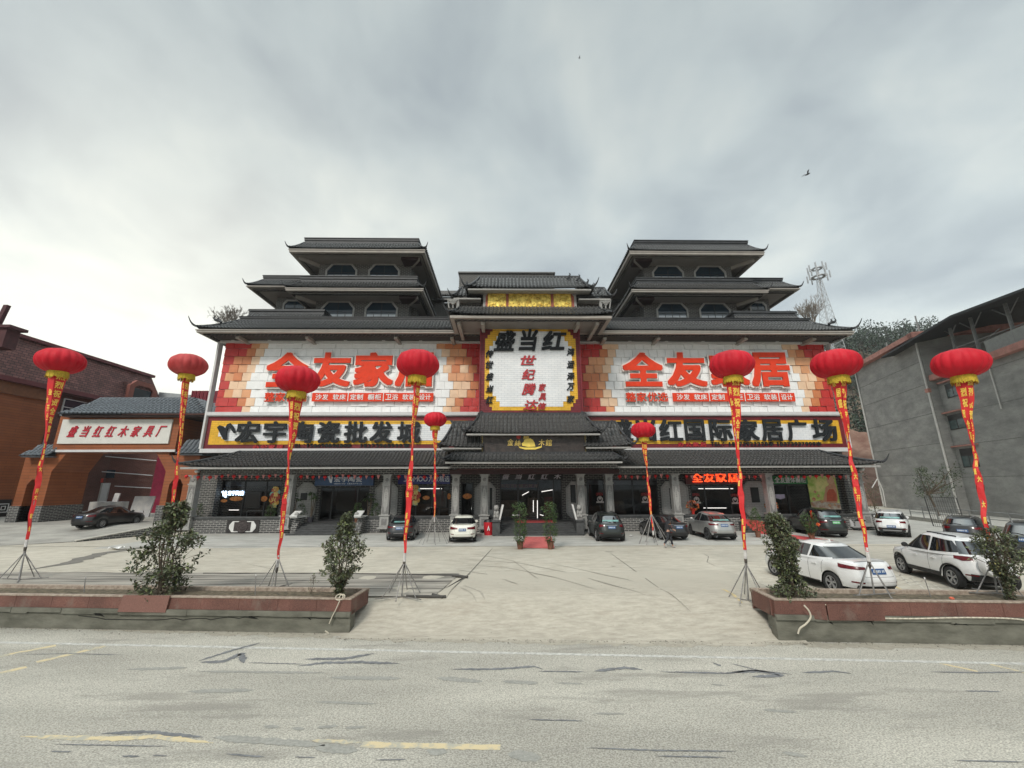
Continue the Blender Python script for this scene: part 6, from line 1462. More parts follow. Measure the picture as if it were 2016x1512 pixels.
def rear_pos(xl, xr, y, ang, L, off=None):
    a, b = gz(xl, y[0]), gz(xr, y[1]); c = (a+b)/2; return c
def place(px, py, ang, L, ro, z=0):
    """centre of the car whose rear axle middle stands at the surveyed ground point"""
    p = gz(px, py, z); d = Vector((math.cos(ang), math.sin(ang), 0)); return p+d*(L/2-ro)
# cars that face the mall show their tails; heading +90 deg is straight away from the street
def park(nm, spec, px, py, deg, P, label, cat, **o):
    L = o.get('L', spec['L']); ro = o.get('ro', spec['ro']); a = R(deg); z = o.pop('z', 0); p = place(px, py, a, L, ro, z)
    return car(nm, spec, (p.x, p.y, z+.012), a, P, label, cat, **o)
park('parked_sedan', SEDAN, 789, 1063, 96, P_GREY, 'dark grey sedan seen from behind, left of the near distant lantern pole', 'car', lamp=(.80, .90, .42, .4), lampbar=(.86, .885), lampbar_m=lamp_w, plate=.72, exhaust=True, W=1.86, screen=True, chromebar=.50)
park('parked_sedan', SEDAN, 911, 1066, 93, P_CREAM, 'pearl white sedan seen from behind, just left of the entrance steps', 'car', lamp=(.76, .93, .36, .45), plate=.70, exhaust=True, low=.37, W=1.8, roof=[(-1.0, 1.40), (-.6, 1.46), (-.1, 1.49), (.5, 1.43), (1.3, 1.0)])
park('parked_suv', SUV, 1201, 1065, 88, P_GREEN, 'black off-roader with roof rails parked right of the entrance steps', 'car', lamp=(.86, 1.04, .56, .3), plate=.80, chromebar=.98, rails=trim_m, screen=True, W=1.88, lip=True, arch=.05)
park('parked_sedan', SEDAN, 1325, 1062, 98, P_BLACK, 'glossy black sedan behind the walking person', 'car', lamp=(.78, .93, .55, .4), plate=.74, chromebar=.90, W=1.82)
park('parked_suv', SUV, 1419, 1062.5, 87, P_SILVER, 'silver crossover with a sloping roof and a dark bumper', 'car', lamp=(.90, 1.02, .42, .5), plate=.86, lip=True, exhaust=True, rim=alloy_d, roof=[(-2.1, 1.36), (-1.5, 1.54), (-.4, 1.64), (.4, 1.62), (1.35, 1.1)], g1=(-1.3, .40), screen=True, L=4.7)
park('parked_suv', SUV, 1634, 1056.5, 84, P_GREEN, 'large dark green-black off-roader with a green number plate', 'car', lamp=(.92, 1.06, .56, .4), plate=.90, green_plate=True, black_roof=True, L=4.85, W=1.98, wb=2.92, ro=1.0, wr=.39, hs=1.07, lip=True, screen=True, chromebar=1.08, clad=.12, rim=alloy_d)
park('parked_suv', SUV, 1760, 1056, 46, P_WHITE, 'white crossover seen from behind beside the concrete building, farthest right of the back row', 'car', lamp=(.88, 1.03, .50, .35), plate=.62, low=.60, skid=True, rails=alloy, screen=True, arch=.06, clad=.14, W=1.84, roof=[(-2.1, 1.46), (-1.6, 1.58), (-.4, 1.63), (.4, 1.61), (1.35, 1.1)])
# two cars at the right edge
tb = park('parked_suv', SUV, 1905, 1072, 38, P_BLACK, 'black estate car with silver roof rails behind the white car with the spare wheel', 'car', lamp=(.86, 1.02, .55, .4), plate=.74, rails=alloy, L=4.7, roof=[(-2.1, 1.38), (-1.6, 1.48), (-.4, 1.54), (.4, 1.52), (1.35, 1.05)])
tc_ = park('parked_suv', SUV, 2040, 1105, 30, P_GREY, 'dark grey car cut off by the right edge of the photo', 'car', lamp=(.86, 1.02, .55, .4), rails=alloy, L=4.6)
# near cars
t, bs, be = park('parked_sedan', SEDAN, 1687, 1167, 94, P_WHITE, 'white sedan with wraparound red lamps parked behind the right planter', 'car', lamp=(.82, .935, .46, .62), plate=.73, L=4.58, W=1.80, wb=2.70, low=.40, antenna=True, reflz=.46, rim=alloy, wiper=False)
t, bs, be = park('parked_suv', SUV, 1938, 1161, 77, P_WHITE, 'white compact off-roader with a spare wheel on its tailgate', 'car', L=4.1, W=1.78, wb=2.52, ro=.74, wr=.345, lamp=(.92, 1.10, .60, .50), plate=.56, low=.56, spare=True, rails=trim_m, clad=.20, arch=.05, mirror=trim_m, reflz=.50, wiper=False, hs=1.0)
# black saloon on the ramp
park('parked_sedan', SEDAN, 177, 1040, 88, P_BLACK, 'black saloon with blue lettering on its doors, alone on the ramp by the gate', 'car', z=.52, L=4.85, W=1.82, wb=2.77, lamp=(.80, .95, .55, .45), plate=.74, strip=chrome_m, chromebar=.93, hs=1.02, spokes=10)
# ------------------------------------------------------------------ tiled gate on the left
YGt = 36.0
clad = brick('orange_cladding', (.30, .092, .03), (.255, .076, .026), (.09, .03, .012), 3.2, .26, .012, .55, .3, .37, .12)
clad_d = brick('brown_brick', (.13, .045, .035), (.10, .035, .028), (.16, .10, .08), .5, .15, .014, .8, .3, .5, .2)
Gp = lambda x, y, Y=YGt: at(x, y, Y)
Gt = empty('tiled_gate', Gp(210, 1015), 'orange-brown clad gateway with a grey tile roof and white board, left of the mall', 'gateway')
xl0, xl1, xlt = Gp(27, 985).x, Gp(85, 990).x, Gp(133, 894).x; xr1, xrt, xr0 = Gp(322, 950).x, Gp(305, 895).x, Gp(385, 950).x
zs_, zbm, ztp = Gp(200, 928).z, Gp(200, 888).z, Gp(200, 820).z; bx0, bx1 = Gp(106, 885).x, Gp(347, 885).x
zb_ = Gp(84, 996).z
D_ = 3.2
# piers keep an arched doorway each
def pier(x0, x1, xt, na, nb, s):
    zt1 = Gp(200, 897).z; za = Gp(60, 944).z
    n0, n1 = sorted((Gp(na, 965).x, Gp(nb, 965).x)); m = MB(); c = (n0+n1)/2
    lo, hi = min(x0, x1), max(x0, x1)
    m.box(lo, n0, YGt, YGt+D_, GZ, zt1); m.box(n1, hi, YGt, YGt+D_, GZ, zt1); m.prism([(n0, za-.45), (n0, zt1), (n1, zt1), (n1, za-.45), (n1-.3, za), (n0+.3, za)], YGt, YGt+D_)
    if s < 0: m.prism([(hi, zs_), (xt, zbm+.0), (hi, zbm)], YGt, YGt+D_)
    else: m.prism([(lo, zs_), (lo, zbm), (xt, zbm)], YGt, YGt+D_)
    m.build('pier', clad, Gt); b = MB(); b.box(lo-.12, n0, YGt-.12, YGt+D_+.12, GZ-.2, zb_); b.box(n1, hi+.12, YGt-.12, YGt+D_+.12, GZ-.2, zb_); b.build('brick_base', brick_pl, Gt)
    MB().box(n0, n1, YGt+1.6, YGt+1.7, GZ, za).build('door_shadow_panel', mat('doorway_shade', (.03, .012, .008), .8), Gt)  # dark panel painted for the shade inside the arched doorway
pier(xl0, xl1, xlt, 50, 75, -1); pier(xr1, xr0, xrt, 331, 358, 1)
MB().box(bx0, bx1, YGt-.15, YGt+D_, zbm, ztp).build('beam', clad, Gt)
MB().box(bx0-.2, bx1+.1, YGt-.25, YGt-.152, zbm-.1, zbm+.1).build('white_band', frame_w, Gt)
m = MB(); za, zc_ = Gp(250, 814, 34.9).z, Gp(250, 781, 36.6).z; ra, rb = Gp(113, 814, 34.9).x, Gp(411, 816, 34.9).x; rc, rd = Gp(183, 781, 36.6).x, Gp(373, 781, 36.6).x
tiles(m, (ra, 34.9, za), (rb, 34.9, za), (0, 2.4, zc_-za), rc-ra, rb-rd, .36, .5, h=.1, sag=.04); tiles(m, (rb, 34.9, za), (rb, 41, za), (-(rb-rd), 0, zc_-za), 2.4, 0, .36, .5, h=.1)
m.quad((ra, 34.9, za-.01), (ra, 41, za), (rc, 39, zc_), (rc, 37.3, zc_)); m.box(rc, rd, 37.2, 38.6, zc_-.3, zc_+.08); m.build('tile_roof', tile_l, Gt)
MB().box(ra+.2, rb-.2, 35.1, 40, za-.22, za-.06).build('eave', mat('dark_eave', (.035, .02, .018), .8), Gt)
MB().box(bx0+.5, Gp(398, 830).x, YGt+.02, YGt+3, ztp, za-.06).build('upper_wall', mat('brown_panel', (.10, .035, .02), .7, .15), Gt)
for a, b, c, d, y0, y1 in ((36, 92, 44, 97, 897, 876), (345, 397, 345, 399, 893, 866)):
    m = MB(); p = Gp(a, y0, 35.2); q_ = Gp(b, y0, 35.2); z1 = Gp(a, y1, 36.2).z; tiles(m, (p.x, 35.2, p.z), (q_.x, 35.2, p.z), (0, 1.0, z1-p.z), .3 if a < 100 else 0, 0, .36, .5, h=.1); m.box(p.x+.2, q_.x, 36.2, 38.5, p.z-.1, z1); m.box(p.x+.1, q_.x, 35.3, 36.3, p.z-.12, p.z-.02); m.build('side_roof', tile_l, Gt)
sg = empty('gate_sign', Gp(226, 874), 'white board with red brush letters 盛当红红木家具厂 on the orange gateway', 'sign')
s0, s1, s2, s3 = Gp(113.5, 873, 35.8).x, Gp(332, 873, 35.8).x, Gp(220, 873.5, 35.8).z, Gp(220, 826, 35.8).z
MB().box(s0, s1, 35.72, 35.84, s2, s3).build('board', mat('gate_board', (.66, .65, .61), .6, .04, 2), sg)
m = MB(); W_ = s1-s0; H_ = s3-s2
sign_chars(m, '盛当红红木家具厂', s0+W_*.075, s1-W_*.035, s2+H_*.27, s3-H_*.27, 35.66, .022, .45, 0, .05, .22); m.build('lettering', mat('gate_red', (.48, .02, .04), .5), sg)

# ------------------------------------------------------------------ brown mansard building at the far left
BX_ = -49.0; wp = (BX_, 0)
z_e = pl(150, 772, wp, (0, 1)).z; z_r = z_e+4.7
Lb = empty('mansard_building', (BX_, 40, 0), 'long brown brick building with a dark red shingled mansard roof at the left edge', 'building')
shing = brick('shingles', (.11, .045, .04), (.19, .08, .07), (.03, .012, .012), .55, .28, .03, .8, .8, .5, .35)
MB().box(BX_-8, BX_, 12, 44, 0, z_e).build('clad_wall', clad, Lb); MB().box(BX_-8, BX_-.25, 44.003, 58, 0, z_e).build('brick_wall', clad_d, Lb)
m = MB(); m.add([(BX_+.5, 11, z_e), (BX_+.5, 58, z_e), (BX_-1.6, 57, z_r), (BX_-1.6, 11, z_r), (BX_-10, 11, z_e), (BX_-10, 58, z_e), (BX_-10, 57, z_r), (BX_-10, 11, z_r)], [(0, 1, 2, 3), (1, 5, 6, 2), (3, 2, 6, 7), (0, 3, 7, 4)]); m.build('mansard_roof', shing, Lb)
m = MB(); m.box(BX_-.3, BX_+.75, 11, 58.2, z_e-.45, z_e-.003); m.box(BX_-2.0, BX_-1.2, 11, 57.2, z_r-.1, z_r+.25); m.build('cornice', mat('maroon_trim', (.13, .03, .035), .6, .15), Lb)
m = MB(); m.box(BX_, BX_+.25, 11, 44.3, z_e-1.6, z_e-.46); m.build('timber_band', mat('brown_band', (.20, .075, .03), .6, .15), Lb)
m = MB(); m.box(BX_-.02, BX_+.12, 11, 34.2, 2, z_e-2.0); m.build('grey_panel', mat('grey_slab', (.27, .28, .29), .6, .12, 2), Lb); MB().box(BX_+.1, BX_+.2, 34.2, 34.4, 2, z_e-1.9).build('white_trim', frame_w, Lb)
for y0 in (45.2, 48.5, 51.8): f_ = MB().box(BX_-.22, BX_-.1, y0, y0+2.6, z_e-2.9, z_e-.9).build('window', frame_w, Lb); m = MB(); m.box(BX_-.12, BX_-.08, y0+.1, y0+1.25, z_e-2.8, z_e-1.9); m.box(BX_-.12, BX_-.08, y0+1.35, y0+2.5, z_e-2.8, z_e-1.9); m.box(BX_-.12, BX_-.08, y0+.1, y0+2.5, z_e-1.8, z_e-1.0); m.build('pane', glass_win, f_)
m = MB(); m.tube((BX_+.15, 44.1, 1), (BX_+.15, 44.1, z_e-.5), .09, .09, 8); m.build('drain_pipe', mat('grey_pipe', (.3, .3, .3), .5), Lb)
# dormer
dp = pl(280, 772, (BX_+.4, 0), (0, 1)); m = MB(); m.box(BX_-2, BX_+.35, dp.y-1.9, dp.y+1.9, z_e+.3, z_e+2.7); m.build('dormer', shing, Lb)
m = MB(); P = [(dp.y-2.1, z_e+.2), (dp.y-2.1, z_e+2.3), (dp.y-1.2, z_e+3.1), (dp.y+1.2, z_e+3.1), (dp.y+2.1, z_e+2.3), (dp.y+2.1, z_e+.2), (dp.y+1.4, z_e+.2), (dp.y+1.4, z_e+2.1), (dp.y+.9, z_e+2.5), (dp.y-.9, z_e+2.5), (dp.y-1.4, z_e+2.1), (dp.y-1.4, z_e+.2)]
m.prism(P, BX_+.2, BX_+.6, 'x'); m.build('dormer_frame', mat('dormer_trim', (.22, .07, .05), .7, .15), Lb); MB().box(BX_+.36, BX_+.42, dp.y-1.35, dp.y+1.35, z_e+.5, z_e+2.1).build('dormer_window', glass_win, Lb)
m = MB(); p = at(2, 652, 34); m.box(p.x-1.6, p.x+1.1, 33.5, 34.5, p.z-1.6, p.z+.1); m.box(p.x-1.8, p.x+1.5, 33.3, 34.7, p.z+.1, p.z+.35); p2 = at(-1, 620, 34); m.obox((p2.x-.3, 34, p.z+.3), (.35, 0, 0), (0, .3, 0), (.35, 0, 2.2)); m.build('roof_turret', mat('turret', (.07, .02, .022), .7, .2), Lb)
t = empty('logo_panel', (BX_+.2, 38, 1.2), 'black panel with a white square spiral mark, foot of the left building', 'sign')
p = pl(-30, 1015, (BX_+.2, 0), (0, 1)); q2 = pl(24, 985, (BX_+.2, 0), (0, 1)); MB().box(BX_+.14, BX_+.2, p.y-2, q2.y, .7, 2.3).build('board', black, t)
m = MB(); y_ = pl(6, 1000, (BX_+.2, 0), (0, 1)).y; zc3 = 1.5
for r in (.42, .2):
    for a, b, c, d in ((-r, r, r-.07, r), (-r, r, -r, -r+.07), (-r, -r+.07, -r, r), (r-.07, r, -r, r)): m.box(BX_+.21, BX_+.22, y_+a, y_+b, zc3+c, zc3+d)
put(m, 'H', lambda u, v, w_: (BX_+.22, y_+.75+.45*u, zc3-.32+.64*v), .03, 0, 0, 0); m.build('lettering', white_p, t)

# courtyard behind the gate
cw = empty('courtyard_building', (-38, 52, 0), 'brown brick workshop wall with a shuttered door seen through the gateway', 'building')
MB().box(-48.9, -30, 52, 52.4, 0, 13).build('wall', clad_d, cw)
f_ = lambda x, y: at(x, y, 51.9); a, b = f_(150, 993), f_(204, 951)
MB().box(a.x, b.x, 51.85, 51.98, .7, b.z).build('shutter_door', mat('shutter', (.42, .40, .37), .6, .1, 2), cw); MB().box((a.x+b.x)/2-.04, (a.x+b.x)/2+.04, 51.8, 51.845, .7, b.z).build('door_gap', black, cw); MB().box(b.x, b.x+.8, 51.82, 51.98, .7, b.z).build('door_post', frame_w, cw)
a, b = f_(207, 941), f_(227, 925); MB().box(a.x, b.x, 51.9, 51.98, a.z, b.z).build('window', glass_win, cw)
m = MB(); 
for y0, y1, x0, x1 in ((897, 907, 190, 308), (926, 936, 168, 300), (957, 961, 226, 299)): m.tube(at(x0, y0, 51.6), at(x1, y1, 51.6), .05, .05, 5)
m.build('service_pipe', frame_w, cw)
t = empty('door_banner', f_(180, 946), 'red banner with small gold writing above the shuttered courtyard door', 'banner'); a, b = f_(152, 950), f_(207, 942); MB().box(a.x, b.x, 51.7, 51.74, a.z, b.z).build('cloth', mat('red_cloth', (.5, .05, .03), .7, .1), t)
m = MB(); sign_chars(m, '安全生产质量第一', a.x+.3, b.x-.3, a.z+.12, b.z-.12, 51.68, .02, 0, 0, 0, .3); m.build('lettering', mat('banner_gold', (.75, .5, .12), .6), t)
rs = empty('red_shed', (-28, 46, 0), 'magenta-red corrugated metal shed behind the gateway beside the mall', 'shed')
m = MB(); p0, p1 = at(297, 960, 47), at(322, 960, 41)
p0, p1 = at(298, 960, 47), at(330, 960, 47); m.box(p0.x, p1.x, 47, 47.3, 0, 9); m.build('side_wall', mat('magenta_sheet', (.24, .012, .045), .5, .2, 2), rs)
pa, pb = at(372, 800, 56), at(425, 769, 56); m = MB()
for k in range(40): m.box(pa.x+k*.25, pa.x+k*.25+.12, 56+.06*(k % 2), 57, 3, pb.z)
m.box(pa.x, pa.x+10, 56.1, 57, 3, pb.z-.02); m.build('corrugated_wall', mat('red_sheet', (.20, .015, .03), .5, .15, 2), rs)
pa, pb = at(313, 772, 58), at(373, 768, 58); MB().add([(pa.x, 58, pa.z), (pb.x+.2, 58, pb.z-.7), (pb.x+.2, 66, pb.z+.5), (pa.x, 66, pa.z+.6), (pa.x, 58, pa.z-1), (pb.x+.2, 58, pb.z-1.5)], [(0, 1, 2, 3), (4, 5, 1, 0)]).build('metal_roof', mat('pale_sheet', (.36, .39, .40), .5, .1), rs)
# stone slabs leaning in the courtyard
for x0, x1, y0, y1, Y, l, sl_ in ((215, 230, 971, 992, 44, 'upright grey marble slab leaning in the courtyard behind the black saloon', .3), (255, 300, 977, 1000, 41, 'wide veined white marble slab leaning in the courtyard behind the ramp', .25), (175, 240, 988, 996, 42, 'low stack of pale stone blocks in the courtyard behind the black saloon', 0)):
    a, b = at(x0, y1, Y), at(x1, y0, Y); t = empty('marble_slab', (a.x, Y, GZ), l, 'stone slab'); m = MB(); m.obox((a.x, Y, GZ), (b.x-a.x, 0, 0), (0, .12 if sl_ else .8, 0), (.25*sl_, sl_, b.z-GZ)); m.build('slab', mat('marble%d' % x0, (.42, .42, .43), .4, 0, 1.6, 0, col2=(.62, .60, .57), detail=8), t)

# ------------------------------------------------------------------ grey concrete building on the right
cg = mat('raw_concrete', (.21, .21, .20), .9, 0, .9, .8, 3, col2=(.36, .355, .335), detail=12, stretch=(.5, .5, 1.1), f0=.32, f1=.68)
add_tint(cg, (.18, .18, .17), 2.2, .54, .68, (1, 1, 3.6), .45)
pink = mat('pink_cornice', (.42, .20, .165), .8, .2, 2); pipe_w = mat('white_pipe', (.58, .57, .54), .5, .08)
da = Vector((.31, .95, 0)).normalized(); na = Vector((da.y, -da.x, 0))           # na points away from the mall
PA = Vector((58.3, 64.2, 0)); ZA = 21.7
Rb = empty('concrete_building', (58.3, 50, 0), 'raw grey concrete building with a pink cornice and open steel roof at the right', 'building')
def slab(mb, o, l, th, z0, z1): mb.obox((o.x, o.y, z0), -da*l, na*th, (0, 0, z1-z0))
m = MB(); slab(m, PA, 16.2, 12, 0, ZA); m.build('stair_block', cg, Rb)
PB = PA+na*.9; db = da; nb = na; ZB = pl(1950, 712, PB, db).z; o = PB-db*3
m = MB(); m.obox((o.x, o.y, 0), -db*60, nb*14, (0, 0, ZB)); m.build('main_block', cg, Rb)
m = MB(); oo = PA-na*.9+da*.9; m.obox((oo.x, oo.y, ZA), -da*18, na*2.4, (0, 0, .65)); oe = PA-da*16.2-na*.9; m.obox((oe.x, oe.y, ZA-.003), -da*.9, na*13, (0, 0, .7))
ob = o-nb*.7; m.obox((ob.x, ob.y, ZB), -db*60, nb*1.6, (0, 0, .7)); m.build('cornice', pink, Rb)
pw = pl(1942, 690, PB, db); m = MB(); m.obox((pw.x, pw.y, ZB+.7), -db*34, nb*.3, (0, 0, 1.6)); m.build('parapet', mat('parapet_concrete', (.30, .31, .30), .9, .1), Rb)
m = MB()
for z in (4.6, 8.3, 12.0, 15.7, 18.7):     # floor joints and formwork seams
    a = PA-na*.015; m.obox((a.x, a.y, z), -da*16.2, na*.02, (0, 0, .06+.02*random.random())); b = o-nb*.015; m.obox((b.x, b.y, z-.4), -db*60, nb*.02, (0, 0, .05))
m.build('floor_joints', mat('joint_concrete', (.16, .16, .15), .9, .4, 4), Rb)
m = MB()
for c, dv, nv, t0 in ((PA, da, na, .15), (PA, da, na, 16.1)): p = c-dv*t0-nv*.12; MB().tube((p.x, p.y, .2), (p.x, p.y, ZA-.1), .11, .11, 8).build('drain_pipe', pipe_w, Rb)
p = pl(1958, 760, PB-nb*.12, db); m.tube((p.x, p.y, 11), (p.x, p.y, ZB-.1), .06, .06, 6); m.build('drain_pipe', pipe_w, Rb)
p = PA-da*16.1-na*.12; m = MB(); m.box(p.x-.2, p.x+.2, p.y-.2, p.y+.2, 14.6, 14.9); m.box(p.x-.2, p.x+.2, p.y-.2, p.y+.2, 14.9, 15.1); m.build('pipe_bracket', pink, Rb)
for (x0, y0), (x1, y1) in (((1862, 752), (1892, 782)), ((1868, 814), (1903, 845)), ((1893, 882), (1925, 920))):
    a, b = pl(x0, (y0+y1)/2, PB, db), pl(x1, (y0+y1)/2, PB, db); za, zb3 = pl((x0+x1)/2, y1, PB, db).z, pl((x0+x1)/2, y0, PB, db).z
    d = (b-a); d.z = 0; dn = d.normalized(); f3 = MB(); base = Vector((a.x, a.y, za)); f3.obox(base-nb*.04, d, nb*.06, (0, 0, zb3-za)); w3 = f3.build('window', black, Rb)
    m = MB(); m.obox(base-nb*.06+dn*.15+Vector((0, 0, .12)), d*.42, nb*.015, (0, 0, (zb3-za)*.55)); m.obox(base-nb*.06+d*.54+Vector((0, 0, .12)), d*.38, nb*.015, (0, 0, (zb3-za)*.55)); m.build('pane', mat('far_pane', (.06, .09, .09), .15, .2, 1), w3)
    m = MB(); m.obox(base-nb*.35-dn*.7+Vector((0, 0, zb3-za+.25)), d+dn*1.4, nb*.3, (0, 0, .16)); m.build('window_ledge', pink, Rb)
# steel canopy over the flat roof
pc = PA-na*1.6
E0, E1, E2 = pl(1735, 706, pc, da), pl(1872, 625, pc, da), pl(2016, 572, pc, da)
dd = (E2-E1); E3 = E2+dd*1.4
m = MB(); L = [E0+(E0-E1)*.0, E1, E2, E3]; up = Vector((0, 0, .25)); far = na*30+Vector((0, 0, 5.0))
vs = []
for p in L: vs += [p, p+far, p+up, p+far+up]
m.add(vs, [(4*i, 4*i+1, 4*i+5, 4*i+4) for i in range(3)]+[(4*i+2, 4*i+6, 4*i+7, 4*i+3) for i in range(3)]+[(4*i, 4*i+4, 4*i+6, 4*i+2) for i in range(3)]+[(0, 2, 3, 1)])
m.build('steel_roof', mat('black_sheet', (.022, .024, .026), .7, .2, 2), Rb)
st = mat('painted_steel', (.20, .205, .20), .5, .15, 4)
pq = PB+nb*.15
def onq(x, y): return pl(x, y, pq, db)
m = MB()
for (x, y0, y1) in ((1878, 690, 634), (1929, 705, 618), (1998, 672, 590), (2075, 660, 560)):
    a = onq(x+4, y0); b = Vector((a.x, a.y, onq(x-5, y1).z)); m.tube((a.x, a.y, ZB), b, .16, .16, 8)
    m.tube(b-Vector((0, 0, 1.4)), b-db*1.6, .06, .06, 5); m.tube(b-Vector((0, 0, 1.4)), b+db*1.6, .06, .06, 5)
m.tube(onq(1868, 690), onq(2090, 610), .06, .06, 5); m.tube(onq(1960, 662), onq(2090, 668), .06, .06, 5)
for x, y in ((1936, 674), (2008, 655)): a = onq(x, y); m.tube(a, a-db*2.4+Vector((0, 0, .7)), .05, .05, 5)
a = pl(1815, 673, PA+na*.6, da); m.tube((a.x, a.y, ZA+.6), (a.x, a.y, ZA+3.2), .09, .09, 6); a = pl(1752, 705, PA+na*.6, da); m.tube((a.x, a.y, ZA+.6), (a.x, a.y, ZA+2), .08, .08, 6)
m.build('steel_posts', st, Rb)
# low fence and mesh frame at its foot
t = empty('low_fence', (48, 50, 0), 'low pipe fence on a kerb at the foot of the concrete building', 'fence')
m = MB(); a, b = gz(1795, 1021), gz(2100, 1058); d = b-a
for k in range(9): p = a+d*(k/8); m.tube(p, p+Vector((0, 0, 1.3)), .05, .05, 6)
m.tube(a+Vector((0, 0, 1.25)), b+Vector((0, 0, 1.25)), .04, .04, 6); m.tube(a+Vector((0, 0, .7)), b+Vector((0, 0, .7)), .03, .03, 6); m.build('rails', st, t)
MB().obox(a-Vector((1, 0, 0)), d*1.1, (.1, .4, 0), (0, 0, .35)).build('kerb', mat('kerb', (.33, .32, .29), .9, .1), t)
t = empty('mesh_frame', gz(1868, 1042), 'upright wire mesh frame leaning in front of the concrete building', 'mesh frame')
m = MB(); a, b = gz(1838, 1036), gz(1904, 1044); h = 2.4; d = b-a; u3 = Vector((-.2, 0, h))
for k in range(15): m.tube(a+d*k/14, a+d*k/14+u3, .01 if k % 14 else .035, None, 4)
for k in range(8): m.tube(a+u3*k/7, b+u3*k/7, .01 if k % 7 else .035, None, 4)
m.build('mesh', mat('mesh_wire', (.06, .06, .06), .6), t)

# ------------------------------------------------------------------ hill, wood, bank
hp = [(1560, 700), (1640, 672), (1690, 655), (1730, 652), (1770, 663), (1805, 655), (1850, 662), (1900, 660)]
ridge = [at(x, y, 175) for x, y in hp]; ridge = [Vector((20, 175, ridge[0].z-6))]+ridge+[Vector((260, 175, 74)), Vector((420, 175, 60))]
def hz_(X, Y):
    for a, b in zip(ridge, ridge[1:]):
        if a.x <= X <= b.x: top = a.z+(b.z-a.z)*(X-a.x)/(b.x-a.x); break
    else: top = 40
    k = max(0, min(1, (Y-76)/99)); base = top*(k**.85)-3
    if Y > 175: base = top-3-(Y-175)*.25
    ed = max(0, min(1, (X-20)/40)); return max(-.5, base)*ed+2.2*math.sin(X*.11+Y*.07)*k*ed
rows = [[(X_, Y_, hz_(X_, Y_)) for X_ in [20+8*i for i in range(50)]] for Y_ in [74+6*j for j in range(28)]]
MB().grid(rows).build('hill', mat('hill_soil', (.075, .055, .04), .95, 0, .35, .8, .9, col2=(.16, .12, .08), detail=9), smooth='all')['kind'] = 'structure'
m = MB(); rows = []
for j in range(14):
    k = j/13; Y_ = 68+k*14; rows.append([(X_, Y_+1.2*math.sin(X_*.4), k**.8*13.5+.7*math.sin(X_*.55+j)*k+.4*math.sin(X_*1.7+j*2)*k) for X_ in [24+1.5*i for i in range(60)]])
m.grid(rows); m.build('earth_bank', mat('red_earth', (.13, .062, .045), .95, 0, .5, 1.0, 1.6, col2=(.24, .15, .11), detail=10), smooth='all')['kind'] = 'structure'

def leafm(name, c1, c2, sc=2.5, tr=0.): 
    M = mat(name, c1, .55, 0, sc, 0, col2=c2, detail=3, f0=.38, f1=.62); M.node_tree.nodes['Principled BSDF'].inputs['Specular IOR Level'].default_value = .35; return M
def leaf(mb, p, d, n, L, W_, m=0):
    d = d.normalized(); s = d.cross(n)
    if s.length < 1e-3: s = d.orthogonal()
    s = s.normalized()*W_/2; nn = s.cross(d).normalized()
    mb.add([p, p+d*L*.5+s-nn*W_*.12, p+d*L-nn*L*.12, p+d*L*.5-s-nn*W_*.12], [(0, 1, 2), (0, 2, 3)], m)
def rv(): 
    while 1:
        v = Vector((random.uniform(-1, 1), random.uniform(-1, 1), random.uniform(-1, 1)))
        if .05 < v.length < 1: return v.normalized()
random.seed(31); m = MB()
n_ = 0
while n_ < 620:
    X_ = random.uniform(62, 215); Y_ = random.uniform(86, 182)
    if X_/Y_ < .66 or X_/Y_ > 1.32: continue
    g = hz_(X_, Y_); h = random.uniform(5, 11); c = random.uniform(1.8, 3.4); n_ += 1; base = Vector((X_, Y_, g))
    m.tube(base, base+Vector((random.uniform(-.5, .5), 0, h)), .18, .06, 4, 1)
    nl = 5 if Y_ > 150 else 4
    for k in range(nl):
        cc = base+Vector((random.uniform(-1, 1)*c*.55, random.uniform(-1, 1)*c*.55, h*(.45+.55*k/nl)+random.uniform(-.4, .4))); r = c*random.uniform(.45, .75)
        for q in range(13):
            v = rv(); p = cc+Vector((v.x*r, v.y*r, v.z*r*.55)); leaf(m, p, (v+rv()*.8), rv(), random.uniform(.6, 1.2), random.uniform(.35, .7))
m.build('hill_wood', [leafm('pine_foliage', (.025, .042, .030), (.062, .085, .055), .25), mat('far_trunk', (.05, .04, .035), .9)])['kind'] = 'stuff'
# scrub on the bank
m = MB()
for k in range(90):
    X_ = random.uniform(40, 62); Y_ = random.uniform(70, 80); z = max(0, ((Y_-68)/14))**.8*13.5; cc = Vector((X_, Y_, z+.3)); r = random.uniform(.4, 1.3)
    for q in range(26): v = rv(); leaf(m, cc+Vector((v.x*r, v.y*r, abs(v.z)*r*.8)), v+rv()*.6, rv(), random.uniform(.25, .5), .2)
m.build('bank_scrub', leafm('scrub', (.05, .06, .03), (.12, .12, .06), .8))['kind'] = 'stuff'
